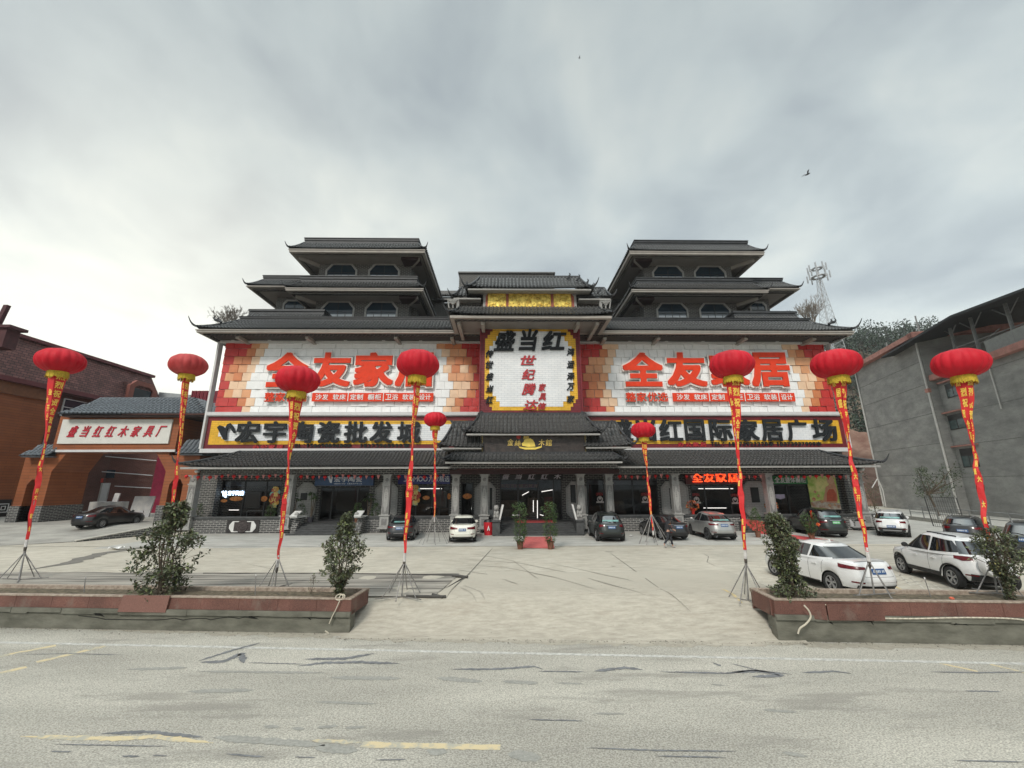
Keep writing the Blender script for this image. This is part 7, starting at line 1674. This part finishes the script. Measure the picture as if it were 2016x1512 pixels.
# telecom mast
Yt = 135; tb_ = at(1643, 640, Yt); tt_ = at(1612, 548, Yt); tp = at(1607, 514, Yt)
t = empty('telecom_mast', tb_, 'slim lattice telecom mast with antenna rings behind the right wing roof', 'mast')
met = mat('mast_steel', (.40, .41, .42), .5, .1, metal=.3); m = MB(); H_ = 9; b0 = Vector((tb_.x, tb_.y, tb_.z-18))
def corner_(k, f_): c = b0.lerp(tt_, f_); c = Vector((tt_.x, tt_.y, c.z)); r = 3.4*(1-f_)+.7; g = math.pi/4+math.pi/2*k; return c+Vector((math.cos(g), math.sin(g), 0))*r
ns = 16
for k in range(4): m.path([corner_(k, i/ns) for i in range(ns+1)], .10, 5)
m.build('leg_frame', met, t); m = MB()
for i in range(ns):
    for k in range(4): m.tube(corner_(k, i/ns), corner_((k+1) % 4, (i+1)/ns), .045, .045, 4); m.tube(corner_((k+1) % 4, i/ns), corner_(k, (i+1)/ns), .045, .045, 4); m.tube(corner_(k, i/ns), corner_((k+1) % 4, i/ns), .045, .045, 4)
m.build('bracing', met, t)
for zy, rr in ((546, 2.3), (530, 1.7)):
    c = Vector((tt_.x, tt_.y, at(1610, zy, Yt).z)); MB().lathe([(rr*.6, 0), (rr, 0), (rr, .35), (rr*.6, .35), (rr*.6, 0)], tuple(c), 20).build('platform', met, t)
    for k in range(8):
        g = 2*math.pi*k/8; p = c+Vector((math.cos(g), math.sin(g), 0))*(rr+1.1); m = MB(); m.box(p.x-.2, p.x+.2, p.y-.12, p.y+.12, p.z-1.2, p.z+1.6); m.tube(c+Vector((math.cos(g), math.sin(g), 0))*rr, p, .06, .06, 4); m.build('antenna', met, t)
m = MB(); c = Vector((tt_.x, tt_.y, tt_.z)); m.path([c, Vector((c.x, c.y, tp.z))], [.35, .05], 6); m.build('spire', met, t)
# ------------------------------------------------------------------ trees and plants
bark = mat('bark', (.11, .085, .06), .9, .3, 8, .6, 20); bark2 = mat('pale_bark', (.20, .17, .14), .9, .25, 8, .5, 20)
def bare_tree(base, h, label, seed, n0=5, spread=.5, r0=.09):
    random.seed(seed); t = empty('bare_tree', base, label, 'tree'); m = MB()
    def grow(p, d, L, r, lv):
        q = p+d*L; m.tube(p, q, max(r, .016), max(r*.6, .013), 5 if lv < 2 else 3, cap=False)
        if lv >= 5: return
        for k in range(3 if lv < 3 else 2):
            nd_ = (d+rv()*spread*(.8+lv*.12)+Vector((0, 0, .12))).normalized(); grow(p+d*L*random.uniform(.6, 1), nd_, L*random.uniform(.55, .8), r*.6, lv+1)
    m2 = MB(); m, mm = m2, m
    for k in range(n0): grow(base, (Vector((0, 0, 1))+rv()*.6*spread).normalized(), h*.33, r0, 0)
    m.build('branches', bark2, t); return t
bt = at(450, 628, 44); 
def bt_(x, y, Y, top, lab, seed, n0, sp): b = at(x, y, Y); hgt = (at(x, top, Y).z-b.z); bare_tree(b, hgt*1.0, lab, seed, n0, sp)
bt_(450, 672, 46, 592, 'small bare twiggy tree showing above the left end of the main roof', 3, 6, .55)
bt_(1603, 670, 60, 580, 'bare tree left of the telecom mast above the right wing roof', 5, 7, .45)

def bush(name, base, ztop, rfun, nclump, leafL, label, cat, mt, seed, lean=(0, 0), stems=4, per=9, hole=.0, trunk_r=.03, dense=1., group=None):
    """stems rising from base; leaf clumps on twigs inside an uneven envelope rfun(k)"""
    random.seed(seed); t = empty(name, base, label, cat, group); H = ztop-base.z
    m = MB(); axis = []
    for s in range(stems):
        g = 2*math.pi*s/max(1, stems)+random.random(); pts = []; r_ = .55 if stems > 1 else .12
        for i in range(7):
            k = i/6; rr = rfun(k)*r_*k if stems > 1 else .1*rfun(.5)*math.sin(k*5+seed)
            pts.append(base+Vector((math.cos(g)*rr+lean[0]*k+random.uniform(-.02, .02), math.sin(g)*rr+lean[1]*k, H*k*.95)))
        m.path(pts, [trunk_r*(1-.13*i) for i in range(7)], 6); axis.append(pts)
    l = MB()
    for c in range(nclump):
        k = random.random()**.9; k = .02+.97*k; r = max(.03, rfun(k)*(1+.22*math.sin(9*k+seed)+.15*math.sin(23*k))); g = random.uniform(0, 2*math.pi)
        rr = r*random.uniform(.25, 1.0)**.6*(1+.25*math.sin(3*g+7*k+seed))
        if hole and math.sin(g*2+k*11+seed)+math.sin(k*19+g) > 2-hole*2 and rr > .5*r: continue
        p = base+Vector((lean[0]*k+rr*math.cos(g), lean[1]*k+rr*math.sin(g), H*k)); outv = Vector((math.cos(g), math.sin(g), random.uniform(-.1, .8))).normalized()
        st = p-outv*min(rr, .22)-Vector((0, 0, .08)); 
        if random.random() < .35: m.tube(st-outv*min(rr*.6, .3)-Vector((0, 0, .1)), p, .008, .004, 3, cap=False)
        for q in range(per):
            d = (outv*.6+rv()*1.0).normalized(); o_ = p+rv()*leafL*.9*random.random(); leaf(l, o_, d, Vector((0, 0, 1))+rv()*.6, leafL*random.uniform(.7, 1.2), leafL*random.uniform(.40, .56), random.choice((0, 0, 0, 1, 2)))
    m.build('stems', bark, t); l.build('foliage', [mt, leaf_hi, leaf_lo], t); return t
leaf_hi = leafm('young_leaves', (.10, .13, .05), (.20, .23, .10), 6); leaf_lo = leafm('old_leaves', (.05, .045, .028), (.11, .09, .05), 6)
lf_a = leafm('camellia_leaves', (.036, .050, .028), (.145, .165, .095), 9); lf_b = leafm('dusty_leaves', (.042, .055, .032), (.155, .17, .105), 9); lf_c = leafm('potted_leaves', (.03, .06, .02), (.10, .17, .05), 4)
def env(L): return lambda k: interp(L, k)
def pb(x, y, inn): # a point inside the planter seen at column x
    p = pl(x, y, (0, 13.02+inn), (1, -.075)); return Vector((p.x, p.y, .14 if x < 1000 else .27))
b = pb(314, 1165, .5); zt_ = at(325, 990, b.y).z
bush('shrub', b, zt_, env([(0, .62), (.1, .85), (.22, .75), (.35, .80), (.5, .82), (.65, .72), (.8, .52), (.92, .36), (1, .12)]), 560, .14, 'largest dark leafy shrub in the left planter, below the faded lantern balloon', 'shrub', lf_a, 4, (.05, 0), 6, 9, .6)
b = pb(668, 1165, .45); zt_ = at(668, 1012, b.y).z
bush('shrub', b, zt_, env([(0, .05), (.14, .08), (.2, .42), (.35, .58), (.5, .60), (.65, .50), (.8, .28), (.88, .20), (1, .05)]), 480, .115, 'slender leafy young tree with a rope loop at its foot, right end of left planter', 'shrub', lf_b, 9, (.02, 0), 3, 9, .3, .028)
b = pb(1566, 1180, .45); zt_ = at(1548, 1012, b.y).z
bush('shrub', b, zt_, env([(0, .50), (.1, .55), (.2, .38), (.3, .22), (.42, .30), (.55, .34), (.7, .36), (.85, .34), (.95, .22), (1, .08)]), 760, .10, 'tall uneven shrub with a skirt of low leaves at the corner of the right planter', 'shrub', lf_b, 15, (-.28, 0), 4, 9, .3)
b = pb(1992, 1180, .5); zt_ = at(1992, 1040, b.y).z
bush('shrub', b, zt_, env([(0, .04), (.3, .06), (.4, .32), (.55, .48), (.75, .52), (.9, .38), (1, .12)]), 420, .10, 'leafy young tree with a bare trunk at the right edge of the photo', 'shrub', lf_b, 21, (.0, 0), 2, 8, .35, .07)
# weeds, stakes, rope and hose in the planters
b = pb(612, 1160, .8); bush('weed', b, .75, env([(0, .05), (.5, .16), (1, .05)]), 16, .06, 'thin dry weed in the left planter behind the granite edge', 'weed', leafm('dry_leaves', (.08, .07, .04), (.16, .14, .09)), 3, (.05, 0), 2, 4, 0, .006)
for x, y, h, l in ((165, 1168, .42, 'rusty stake leaning in the left planter near its left end'), (503, 1165, .55, 'thin stake with a pale tip in the left planter, below the second banner'), (1832, 1172, .5, 'thin pale stake in the right planter between the two white cars')):
    b = pb(x, y, .7); t = empty('stake', b, l, 'stake'); MB().tube(b, b+Vector((-.06, 0, h)), .014, .012, 6).build('rod', steel, t); MB().tube(b+Vector((-.06, 0, h)), b+Vector((-.062, 0, h+.05)), .018, .018, 6).build('tip', wht, t)
hose_m = mat('cream_hose', (.55, .50, .40), .6, .1)
def smooth_path(P, n=8):
    out_ = []
    for i in range(len(P)-1):
        p0, p1, p2, p3 = P[max(0, i-1)], P[i], P[i+1], P[min(len(P)-1, i+2)]
        for k in range(n): s = k/n; out_.append(.5*((2*p1)+(p2-p0)*s+(2*p0-5*p1+4*p2-p3)*s*s+(3*p1-p0-3*p2+p3)*s**3))
    return out_+[P[-1]]
def hose(L, label, name='hose', r=.022, inn=-.06):
    P = [pl(x, y, (0, 13.02+inn), (1, -.075)) for x, y in L]; t = empty(name, P[0], label, 'hose'); m = MB(); m.path(smooth_path([Vector(p) for p in P]), r, 6); m.build('tube', hose_m, t, smooth='all'); return t
hose([(1583, 1192), (1592, 1202), (1596, 1215), (1587, 1228), (1575, 1237), (1571, 1248)], 'cream hose hanging over the corner slab of the right planter', inn=-.30)
hose([(1612, 1191), (1632, 1192), (1640, 1204), (1650, 1215), (1720, 1217), (1800, 1218), (1900, 1216), (1990, 1218), (2050, 1226)], 'long cream hose draped along the foot of the right planter granite', inn=-.07)
t = hose([(670, 1180), (662, 1198), (654, 1214), (648, 1228)], 'cream rope hanging from a loop at the foot of the slender tree', 'rope', .016, inn=-.1)
m = MB(); c = pl(668, 1177, (0, 13.02), (1, -.075)); m.path([c+Vector((.11*math.cos(g), .05*math.sin(g), .07*math.sin(g)+.02)) for g in [2*math.pi*i/14 for i in range(15)]], .016, 5); m.path([c+Vector((.08+.08*math.cos(g), .05*math.sin(g), .06*math.sin(g)+.02)) for g in [2*math.pi*i/14 for i in range(15)]], .016, 5); m.build('loop', hose_m, t)
hose([(640, 1242), (645, 1245), (647, 1248)], 'short broken white cane lying at the foot of the left wall', 'cane', .016, inn=-.2)

# potted plants
pot_m = mat('terracotta_pot', (.17, .07, .04), .7, .2, 6)
def potted(px, py, h, rf, label, seed, n=120, L=.14, pr=.2, ph=.42, mt=lf_c, z=0., Y=None, name='potted_plant', per=8):
    b = gz(px, py, z) if Y is None else at(px, 900, Y); b = Vector((b.x, b.y, z)); random.seed(seed)
    t = empty(name, b, label, 'potted plant'); m = MB(); m.lathe([(0, 0), (pr*.72, 0), (pr*.95, ph*.92), (pr*1.08, ph*.92), (pr*1.08, ph), (pr*.9, ph), (pr*.85, ph*.9), (0, ph*.88)], tuple(b), 18); m.build('pot', pot_m, t, smooth=True)
    m = MB(); l = MB(); m.tube(b+Vector((0, 0, ph*.8)), b+Vector((0, 0, ph+(h-ph)*.8)), .025, .012, 6)
    for c in range(n):
        k = random.random(); r = rf(k)*random.uniform(.3, 1)**.6; g = random.uniform(0, 2*math.pi); p = b+Vector((r*math.cos(g), r*math.sin(g), ph*.85+(h-ph*.85)*k))
        for q in range(per): d = (Vector((math.cos(g), math.sin(g), .4))+rv()*.9); leaf(l, p+rv()*L*.6, d, Vector((0, 0, 1))+rv()*.5, L*random.uniform(.7, 1.2), L*.32)
    m.build('stem', bark, t); l.build('foliage', mt, t); return t
rf1 = env([(0, .15), (.15, .34), (.3, .38), (.45, .28), (.6, .36), (.78, .32), (.92, .42), (1, .15)])
potted(1024, 1081, 2.45, rf1, 'tall potted plant left of the faded red carpet', 3, 170); potted(1084, 1081, 2.45, rf1, 'tall potted plant right of the faded red carpet', 8, 170)
potted(1493, 1058, 1.9, env([(0, .3), (.2, .42), (.45, .44), (.6, .36), (.8, .22), (1, .05)]), 'cone shaped potted plant on the red carpet behind the silver crossover', 5, 170, .11)
potted(1599, 1062, 1.7, env([(0, .2), (.4, .4), (.7, .45), (1, .2)]), 'bushy potted plant with an orange flower in front of the large dark off-roader', 6, 130, .13)
b = gz(1603, 1062); t = empty('orange_flower', b+Vector((.15, -.35, .95)), 'orange bloom in the bushy potted plant', 'flower'); m = MB(); random.seed(3)
for k in range(26): v = rv(); leaf(m, Vector((b.x+.15, b.y-.38, .95)), v, rv(), .13, .09)
m.build('petals', mat('orange_petals', (.75, .16, .05), .6), t)
# on the porch
def palm(px, Y, h, label, seed):
    b = at(px, 900, Y); b = Vector((b.x, Y, FZ)); random.seed(seed); t = empty('potted_palm', b, label, 'potted plant'); m = MB(); m.lathe([(0, 0), (.2, 0), (.26, .4), (.22, .4), (0, .36)], tuple(b), 16); m.build('pot', mat('glazed_pot', (.05, .05, .06), .3), t, smooth=True)
    m = MB(); l = MB()
    for s in range(3):
        top = b+Vector((random.uniform(-.3, .3), random.uniform(-.2, .2), h*random.uniform(.72, 1))); m.path([b+Vector((0, 0, .35)), b.lerp(top, .6)+Vector((.03, 0, 0)), top], [.045, .035, .03], 6)
        for k in range(22):
            g = random.uniform(0, 2*math.pi); d = Vector((math.cos(g), math.sin(g), random.uniform(.1, 1.1))).normalized(); L_ = random.uniform(.35, .6); p = top
            for q in range(4): n2 = p+d*L_/4; leaf(l, p, d+Vector((0, 0, -.1)), Vector((0, 0, 1)), L_/3, .09); d = (d+Vector((0, 0, -.38))).normalized(); p = n2
    m.build('stems', bark, t); l.build('foliage', lf_c, t)
palm(590, 34.2, 2.3, 'potted palm in front of the white niche, left of the glass doors', 3); palm(625, 34.4, 2.2, 'potted palm touching the left door frame of the left wing', 6); palm(733, 34.3, 2.3, 'potted palm right of the glass doors of the left wing', 8)
sh = env([(0, .2), (.3, .4), (.6, .36), (1, .1)])
for px, l, s in ((606, 'low rounded potted shrub between the two palms', 4), (713, 'low rounded potted shrub at the right edge of the glass doors', 9), (748, 'low rounded potted shrub left of the third column', 11), (409, 'low rounded potted shrub beside the leftmost column', 12), (548, 'low rounded potted shrub at the right end of the far left shop window', 14)):
    potted(px, 0, 1.45, sh, l, s, 90, .12, .2, .35, z=FZ, Y=34.1)
# flower baskets
for px, l in ((1353, 'orange and red flower basket beside the column right of the black sedan'), (1504, 'orange and red flower basket beside the column right of the wing door')):
    b = at(px, 900, 33.9); b = Vector((b.x, 33.9, FZ)); t = empty('flower_basket', b, l, 'flower basket'); random.seed(px); m = MB(); m.lathe([(.3, 0), (.16, .3), (.1, .6), (.24, .95), (.2, .95)], tuple(b), 14); m.build('wrapping', mat('red_wrap', (.55, .03, .02), .5, .2), t, smooth=True)
    m = MB(); l2 = MB()
    for k in range(170):
        v = rv(); p = b+Vector((v.x*.42, v.y*.3, 1.15+v.z*.32)); (leaf(m, p, v, rv(), .13, .09) if k % 4 else leaf(l2, p, v, rv(), .16, .08))
    m.build('blooms', mat('marigold', (.70, .22, .05), .6, 0, 6, 0, col2=(.55, .08, .04)), t); l2.build('leaves', lf_c, t)
# planting on the roof terrace
b = at(1556, 621, 37.2); bush('roof_shrub', Vector((b.x, 37.4, b.z-.3)), b.z+.45, env([(0, .5), (.5, .8), (1, .3)]), 60, .16, 'small dark shrub on the right roof terrace', 'shrub', lf_a, 5, (0, 0), 3, 8)
# tree before the concrete building
b = gz(1862, 1022); b = Vector((at(1845, 1000, 47).x, 47, 0)); random.seed(12)
t = empty('sparse_tree', b, 'sparse spreading tree with a forked trunk in front of the concrete building', 'tree'); m = MB(); l = MB()
fk = b+Vector((-.6, 0, 2.4)); m.tube(b, fk, .12, .09, 7)
tips = [at(x, y, 47) for x, y in ((1812, 925), (1822, 940), (1812, 955), (1835, 930), (1850, 935), (1868, 925), (1878, 940), (1872, 958), (1855, 950), (1832, 955), (1860, 918), (1820, 968))]
for p in tips:
    mid = fk.lerp(p, .5)+Vector((random.uniform(-.3, .3), random.uniform(-.6, .6), -.25)); p2 = p+Vector((0, random.uniform(-1, 1), 0)); m.path([fk, mid, p2], [.07, .045, .015], 5)
    for k in range(11):
        c = p2.lerp(mid, random.random()*.5)+rv()*.7
        for q in range(9): leaf(l, c+rv()*.25, rv(), Vector((0, 0, 1))+rv()*.5, .26, .11)
m.build('trunk', bark, t); l.build('crown', leafm('sparse_leaves', (.045, .065, .035), (.11, .14, .08), 1.2), t)
b = Vector((at(1722, 1000, 52).x, 52, 0)); bush('bank_shrub', b, 3.9, env([(0, .3), (.4, .9), (.8, 1.1), (1, .5)]), 80, .2, 'thin straggly shrub on the red earth bank right of the last column', 'shrub', leafm('bank_leaves', (.05, .055, .03), (.12, .12, .07), 1), 7, (0, 0), 5, 6, .5, .04)
t = empty('bent_pole', Vector((at(1735, 1000, 50).x, 50, 0)), 'thin bent white pole standing on the bank beside the concrete building', 'pole'); m = MB(); m.path([at(1744, 998, 50), at(1738, 965, 50), at(1730, 946, 50), at(1727, 943, 50), at(1717, 960, 50)], .05, 5); m.build('pole', pipe_w, t)

# ------------------------------------------------------------------ red bins, scooter, litter, bird
for px, l, op in ((962, 'red fire bucket with a white mark left of the main steps', 1), (1142, 'narrow red fire cabinet right of the main steps', 0)):
    b = gz(px, 1054); b = Vector((b.x, 31.2 if op else 31.2, 0)); b.x = at(px, 1045, 31.2).x; t = empty('fire_bucket' if op else 'fire_cabinet', b, l, 'fire point')
    m = MB()
    if op: m.lathe([(0, 0), (.30, 0), (.36, .55), (.38, .9), (.34, .9), (.3, .6)], tuple(b), 16); m.build('body', mat('fire_red', (.52, .02, .03), .4, .1), t, smooth=True); MB().lathe([(0, .9), (.38, .9), (.30, 1.05), (0, 1.1)], tuple(b), 16).build('lid', black, t, smooth=True); MB().prism([(b.x-.1, .35), (b.x, .7), (b.x+.1, .35), (b.x+.04, .35), (b.x, .55), (b.x-.04, .35)], b.y-.42, b.y-.40).build('mark', white_p, t)
    else: m.box(b.x-.16, b.x+.16, b.y, b.y+.25, 0, 1.0); m.build('body', mat('fire_red', (.52, .02, .03), .4, .1), t); MB().box(b.x-.12, b.x+.12, b.y-.02, b.y-.003, .1, .9).build('door', mat('fire_red2', (.60, .03, .04), .35), t); MB().lathe([(0, 1.0), (.1, 1.0), (.08, 1.12), (0, 1.15)], (b.x, b.y+.1, 0), 10).build('knob', black, t)
b = gz(1690, 1045); t = empty('motor_scooter', (b.x, b.y, .01), 'black and white scooter parked by the plinth behind the large dark off-roader', 'scooter', rz=R(100))
m = MB(); m.prism([(-.55, .45), (-.6, .72), (-.1, .72), (.0, .62), (.05, .32), (.35, .3), (.42, .75), (.5, .95), (.56, .9), (.5, .3), (.2, .2), (-.3, .25)], -.14, .14); m.build('body', mat('scooter_white', (.5, .5, .5), .3, .05), t, smooth=True, local=True)
MB().box(-.6, -.05, -.13, .13, .72, .82).build('seat', black, t, local=True); m = MB(); m.tube((.46, -.3, 1.02), (.46, .3, 1.02), .02, .02, 6); m.tube((.46, 0, .9), (.46, 0, 1.04), .04, .04, 6); m.build('handlebar', black, t, local=True)
for x in (-.45, .62): m = MB(); m.lathe([(.12, -.04), (.22, -.045), (.25, 0), (.22, .045), (.12, .04)], (x, 0, .25), 18, ax='y'); m.lathe([(0, -.03), (.13, -.03)], (x, 0, .25), 12, ax='y'); m.build('wheel', tyre_m, t, smooth=True, local=True)
for s in (-1, 1): MB().tube((.44, s*.22, 1.02), (.42, s*.3, 1.22), .008, .05, 6).build('mirror', black, t, local=True)
MB().lathe([(0, 0), (.07, .01), (.08, .06), (0, .1)], (.5, 0, .92), 10).build('head_lamp', lamp_w, t, local=True)
for i, (x, y, z, l) in enumerate(((228, 1082, 0, 'crumpled white bag lying on the plaza near the damp streak'), (951, 1048, 0, 'torn white sheet on the ground right of the pearl white sedan'), (33, 1045, .1, 'scrap of white paper on the ramp at the far left'), (1243, 1056, 0, 'white scrap on the ground right of the black off-roader'))):
    b = gz(x, y, z); random.seed(i+40); t = empty('litter', b, l, 'litter'); m = MB(); r = .3 if i < 2 else .12
    m.grid([[(b.x+r*(-1+u/2.5)+random.uniform(-.04, .04), b.y+r*.8*(-1+v/2)+random.uniform(-.04, .04), z+.03+random.random()*r*.5) for u in range(6)] for v in range(5)]); m.build('sheet', white_m, t)
t = empty('plastic_cup', pb(1875, 1183, .35)+Vector((0, 0, .05)), 'orange scrap lying in the soil of the right planter', 'litter'); b = pb(1875, 1183, .35); MB().lathe([(0, .0), (.05, .02), (.06, .05), (.03, .08), (0, .08)], (b.x, b.y, .3), 8).build('scrap', mat('orange_scrap', (.6, .12, .06), .6), t)
def bird(px, py, Y, s, label, yaw):
    p = at(px, py, Y); t = empty('bird', p, label, 'bird'); m = MB(); Mx = Matrix.Rotation(yaw, 3, 'Y')
    m.lathe([(0, -.5), (.05, -.42), (.10, -.2), (.12, 0), (.09, .22), (.06, .3), (.07, .36), (.04, .44), (0, .5)], (0, 0, 0), 8, ax='x')
    for q in (-1, 1): m.add([(.15, .04*q, .05), (-.12, .04*q, .05), (-.2, .42*q, .32), (.08, .46*q, .34), (-.22, .85*q, .30), (.12, .04*q, .02), (-.1, .04*q, .02), (-.18, .42*q, .29), (.06, .46*q, .31), (-.22, .85*q, .28)], [(0, 1, 2, 3), (3, 2, 4), (5, 8, 7, 6), (8, 9, 7), (0, 3, 8, 5), (1, 6, 7, 2)])
    m.add([(-.4, .03, 0), (-.4, -.03, 0), (-.68, -.1, .0), (-.68, .1, .0)], [(0, 1, 2, 3)])
    m.v = [tuple(p+Mx @ Vector(v)*s) for v in m.v]; m.build('body', mat('bird_grey', (.04, .04, .045), .8), t, smooth=True)
bird(1590, 343, 30, .62, 'grey bird flying in the sky above the right tower', -.5); bird(1141, 114, 60, .45, 'tiny distant bird high in the sky above the entrance', .2)

# ------------------------------------------------------------------ the walking person
def person(px, py):
    F0 = gz(px, py); t = empty('person', F0, 'person in dark hooded coat and trousers walking right with head bowed', 'person', rz=0)
    import bmesh as bm_
    def skin(name, J, E, mm, sub=2):
        me = bpy.data.meshes.new(name); me.from_pydata([j[:3] for j in J], E, []); o = bpy.data.objects.new(name, me); COL.objects.link(o)
        o.modifiers.new('skin', 'SKIN').use_smooth_shade = True
        for i, j in enumerate(J): me.skin_vertices[0].data[i].radius = (j[3], j[4] if len(j) > 4 else j[3])
        me.skin_vertices[0].data[0].use_root = True
        s = o.modifiers.new('sub', 'SUBSURF'); s.levels = s.render_levels = sub
        dg = bpy.context.evaluated_depsgraph_get(); dg.update(); nm = bpy.data.meshes.new_from_object(o.evaluated_get(dg)); nm.name = name; nm.materials.clear(); nm.materials.append(mm)
        bpy.data.objects.remove(o); o = bpy.data.objects.new(name, nm); COL.objects.link(o); o.parent = t; WM[o] = WM[t]; nm.polygons.foreach_set('use_smooth', [True]*len(nm.polygons)); return o
    skinm = mat('skin', (.42, .24, .17), .6, .08, 9); coat = mat('dark_coat', (.022, .022, .026), .85, .3, 8, .4, 30); trs = mat('dark_trousers', (.028, .03, .036), .85, .25, 8); shoe = mat('pale_shoe', (.35, .34, .33), .6); hair = mat('black_hair', (.012, .011, .010), .7)
    # walks towards +X; body: pelvis root, spine bowed forward
    J = [(0, 0, .90, .13, .11), (.03, 0, 1.05, .13, .11), (.07, 0, 1.22, .145, .12), (.12, 0, 1.38, .13, .12), (.17, 0, 1.47, .06), (.21, 0, 1.54, .052), (.25, 0, 1.62, .085, .08), (.27, 0, 1.68, .08, .075),
         (.02, .09, .84, .085), (.20, .09, .50, .058), (.26, .09, .12, .036), (.34, .09, .05, .035),
         (-.02, -.09, .84, .085), (-.06, -.09, .50, .058), (-.30, -.09, .20, .036), (-.24, -.09, .09, .035),
         (.11, .17, 1.38, .06), (.02, .21, 1.14, .045), (.10, .2, .93, .034), (.13, .19, .88, .03),
         (.11, -.17, 1.38, .06), (.10, -.21, 1.14, .045), (.27, -.17, 1.02, .034), (.31, -.15, 1.00, .03)]
    E = [(0, 1), (1, 2), (2, 3), (3, 4), (4, 5), (5, 6), (6, 7), (0, 8), (8, 9), (9, 10), (10, 11), (0, 12), (12, 13), (13, 14), (14, 15), (3, 16), (16, 17), (17, 18), (18, 19), (3, 20), (20, 21), (21, 22), (22, 23)]
    b = skin('body', J, E, skinm)
    skin('coat', [(0, 0, .84, .165, .15), (.02, 0, 1.0, .155, .135), (.06, 0, 1.2, .17, .14), (.11, 0, 1.38, .155, .14), (.16, 0, 1.47, .09, .09), (.11, .17, 1.39, .085), (.01, .22, 1.14, .066), (.09, .21, .96, .052), (.11, -.17, 1.39, .085), (.09, -.22, 1.14, .066), (.24, -.18, 1.04, .052)],
         [(0, 1), (1, 2), (2, 3), (3, 4), (3, 5), (5, 6), (6, 7), (3, 8), (8, 9), (9, 10)], coat)
    skin('hood', [(.14, 0, 1.46, .095), (.17, 0, 1.54, .10), (.215, 0, 1.64, .115, .11), (.22, 0, 1.71, .09, .09)], [(0, 1), (1, 2), (2, 3)], coat)
    skin('trousers', [(0, 0, .88, .135, .12), (.02, .09, .80, .10), (.20, .09, .50, .074), (.25, .09, .16, .06), (-.02, -.09, .80, .10), (-.06, -.09, .50, .074), (-.28, -.09, .24, .06)], [(0, 1), (1, 2), (2, 3), (0, 4), (4, 5), (5, 6)], trs)
    skin('shoe', [(.25, .09, .08, .05), (.32, .09, .05, .045), (.42, .09, .045, .035)], [(0, 1), (1, 2)], shoe); skin('shoe', [(-.30, -.09, .16, .05), (-.25, -.09, .09, .045), (-.17, -.09, .05, .035)], [(0, 1), (1, 2)], shoe)
    m = MB()
    for q in (-1, 1): m.lathe([(0, 0), (.012, .004), (0, .008)], (.345, .033*q, 1.635), 6, ax='x')
    m.build('eyes', black, b, local=True); MB().lathe([(0, -.02), (.018, -.012), (.016, .01), (0, .022)], (.342, 0, 1.605), 8, ax='x').build('nose', skinm, b, local=True)
    for (hx_, hy, hz3, dx) in ((.13, .19, .88, (.02, 0, -1)), (.31, -.15, 1.0, (.8, .1, -.5))):   # hands with five fingers
        hd = Vector(dx).normalized(); h0 = Vector((hx_, hy, hz3)); sd_ = hd.cross(Vector((0, 1, 0))).normalized(); m = MB(); m.path([h0, h0+hd*.04, h0+hd*.09], [.022, .034, .028], 8)
        for i, Lf in enumerate((.062, .075, .07, .055)): o_ = h0+hd*.085+sd_*(.011*(i-1.5)*1.6); m.path([o_, o_+hd*Lf*.5, o_+hd*Lf*.85+Vector((0, .012, 0))], [.009, .0085, .007], 6)
        o_ = h0+hd*.035+sd_*.03; m.path([o_, o_+(hd+sd_*.8).normalized()*.035, o_+(hd*1.4+sd_*.6).normalized()*.06], [.011, .010, .008], 6); m.build('hand', skinm, b, smooth='all', local=True)
person(1317, 1079)

# ------------------------------------------------------------------ thin winter haze between here and the hill
hz_o = MB().box(-950, 950, -340, 1640, -2.2, 92).build('haze', None); hz_o['kind'] = 'stuff'
hm = bpy.data.materials.new('haze_air'); hm.use_nodes = True; ht = hm.node_tree; ht.nodes.clear(); ho = ht.nodes.new('ShaderNodeOutputMaterial'); hv = ht.nodes.new('ShaderNodeVolumePrincipled')
hv.inputs['Density'].default_value = .0003; hv.inputs['Color'].default_value = (.90, .93, .95, 1); ht.links.new(hv.outputs[0], ho.inputs['Volume']); hz_o.data.materials.clear(); hz_o.data.materials.append(hm)
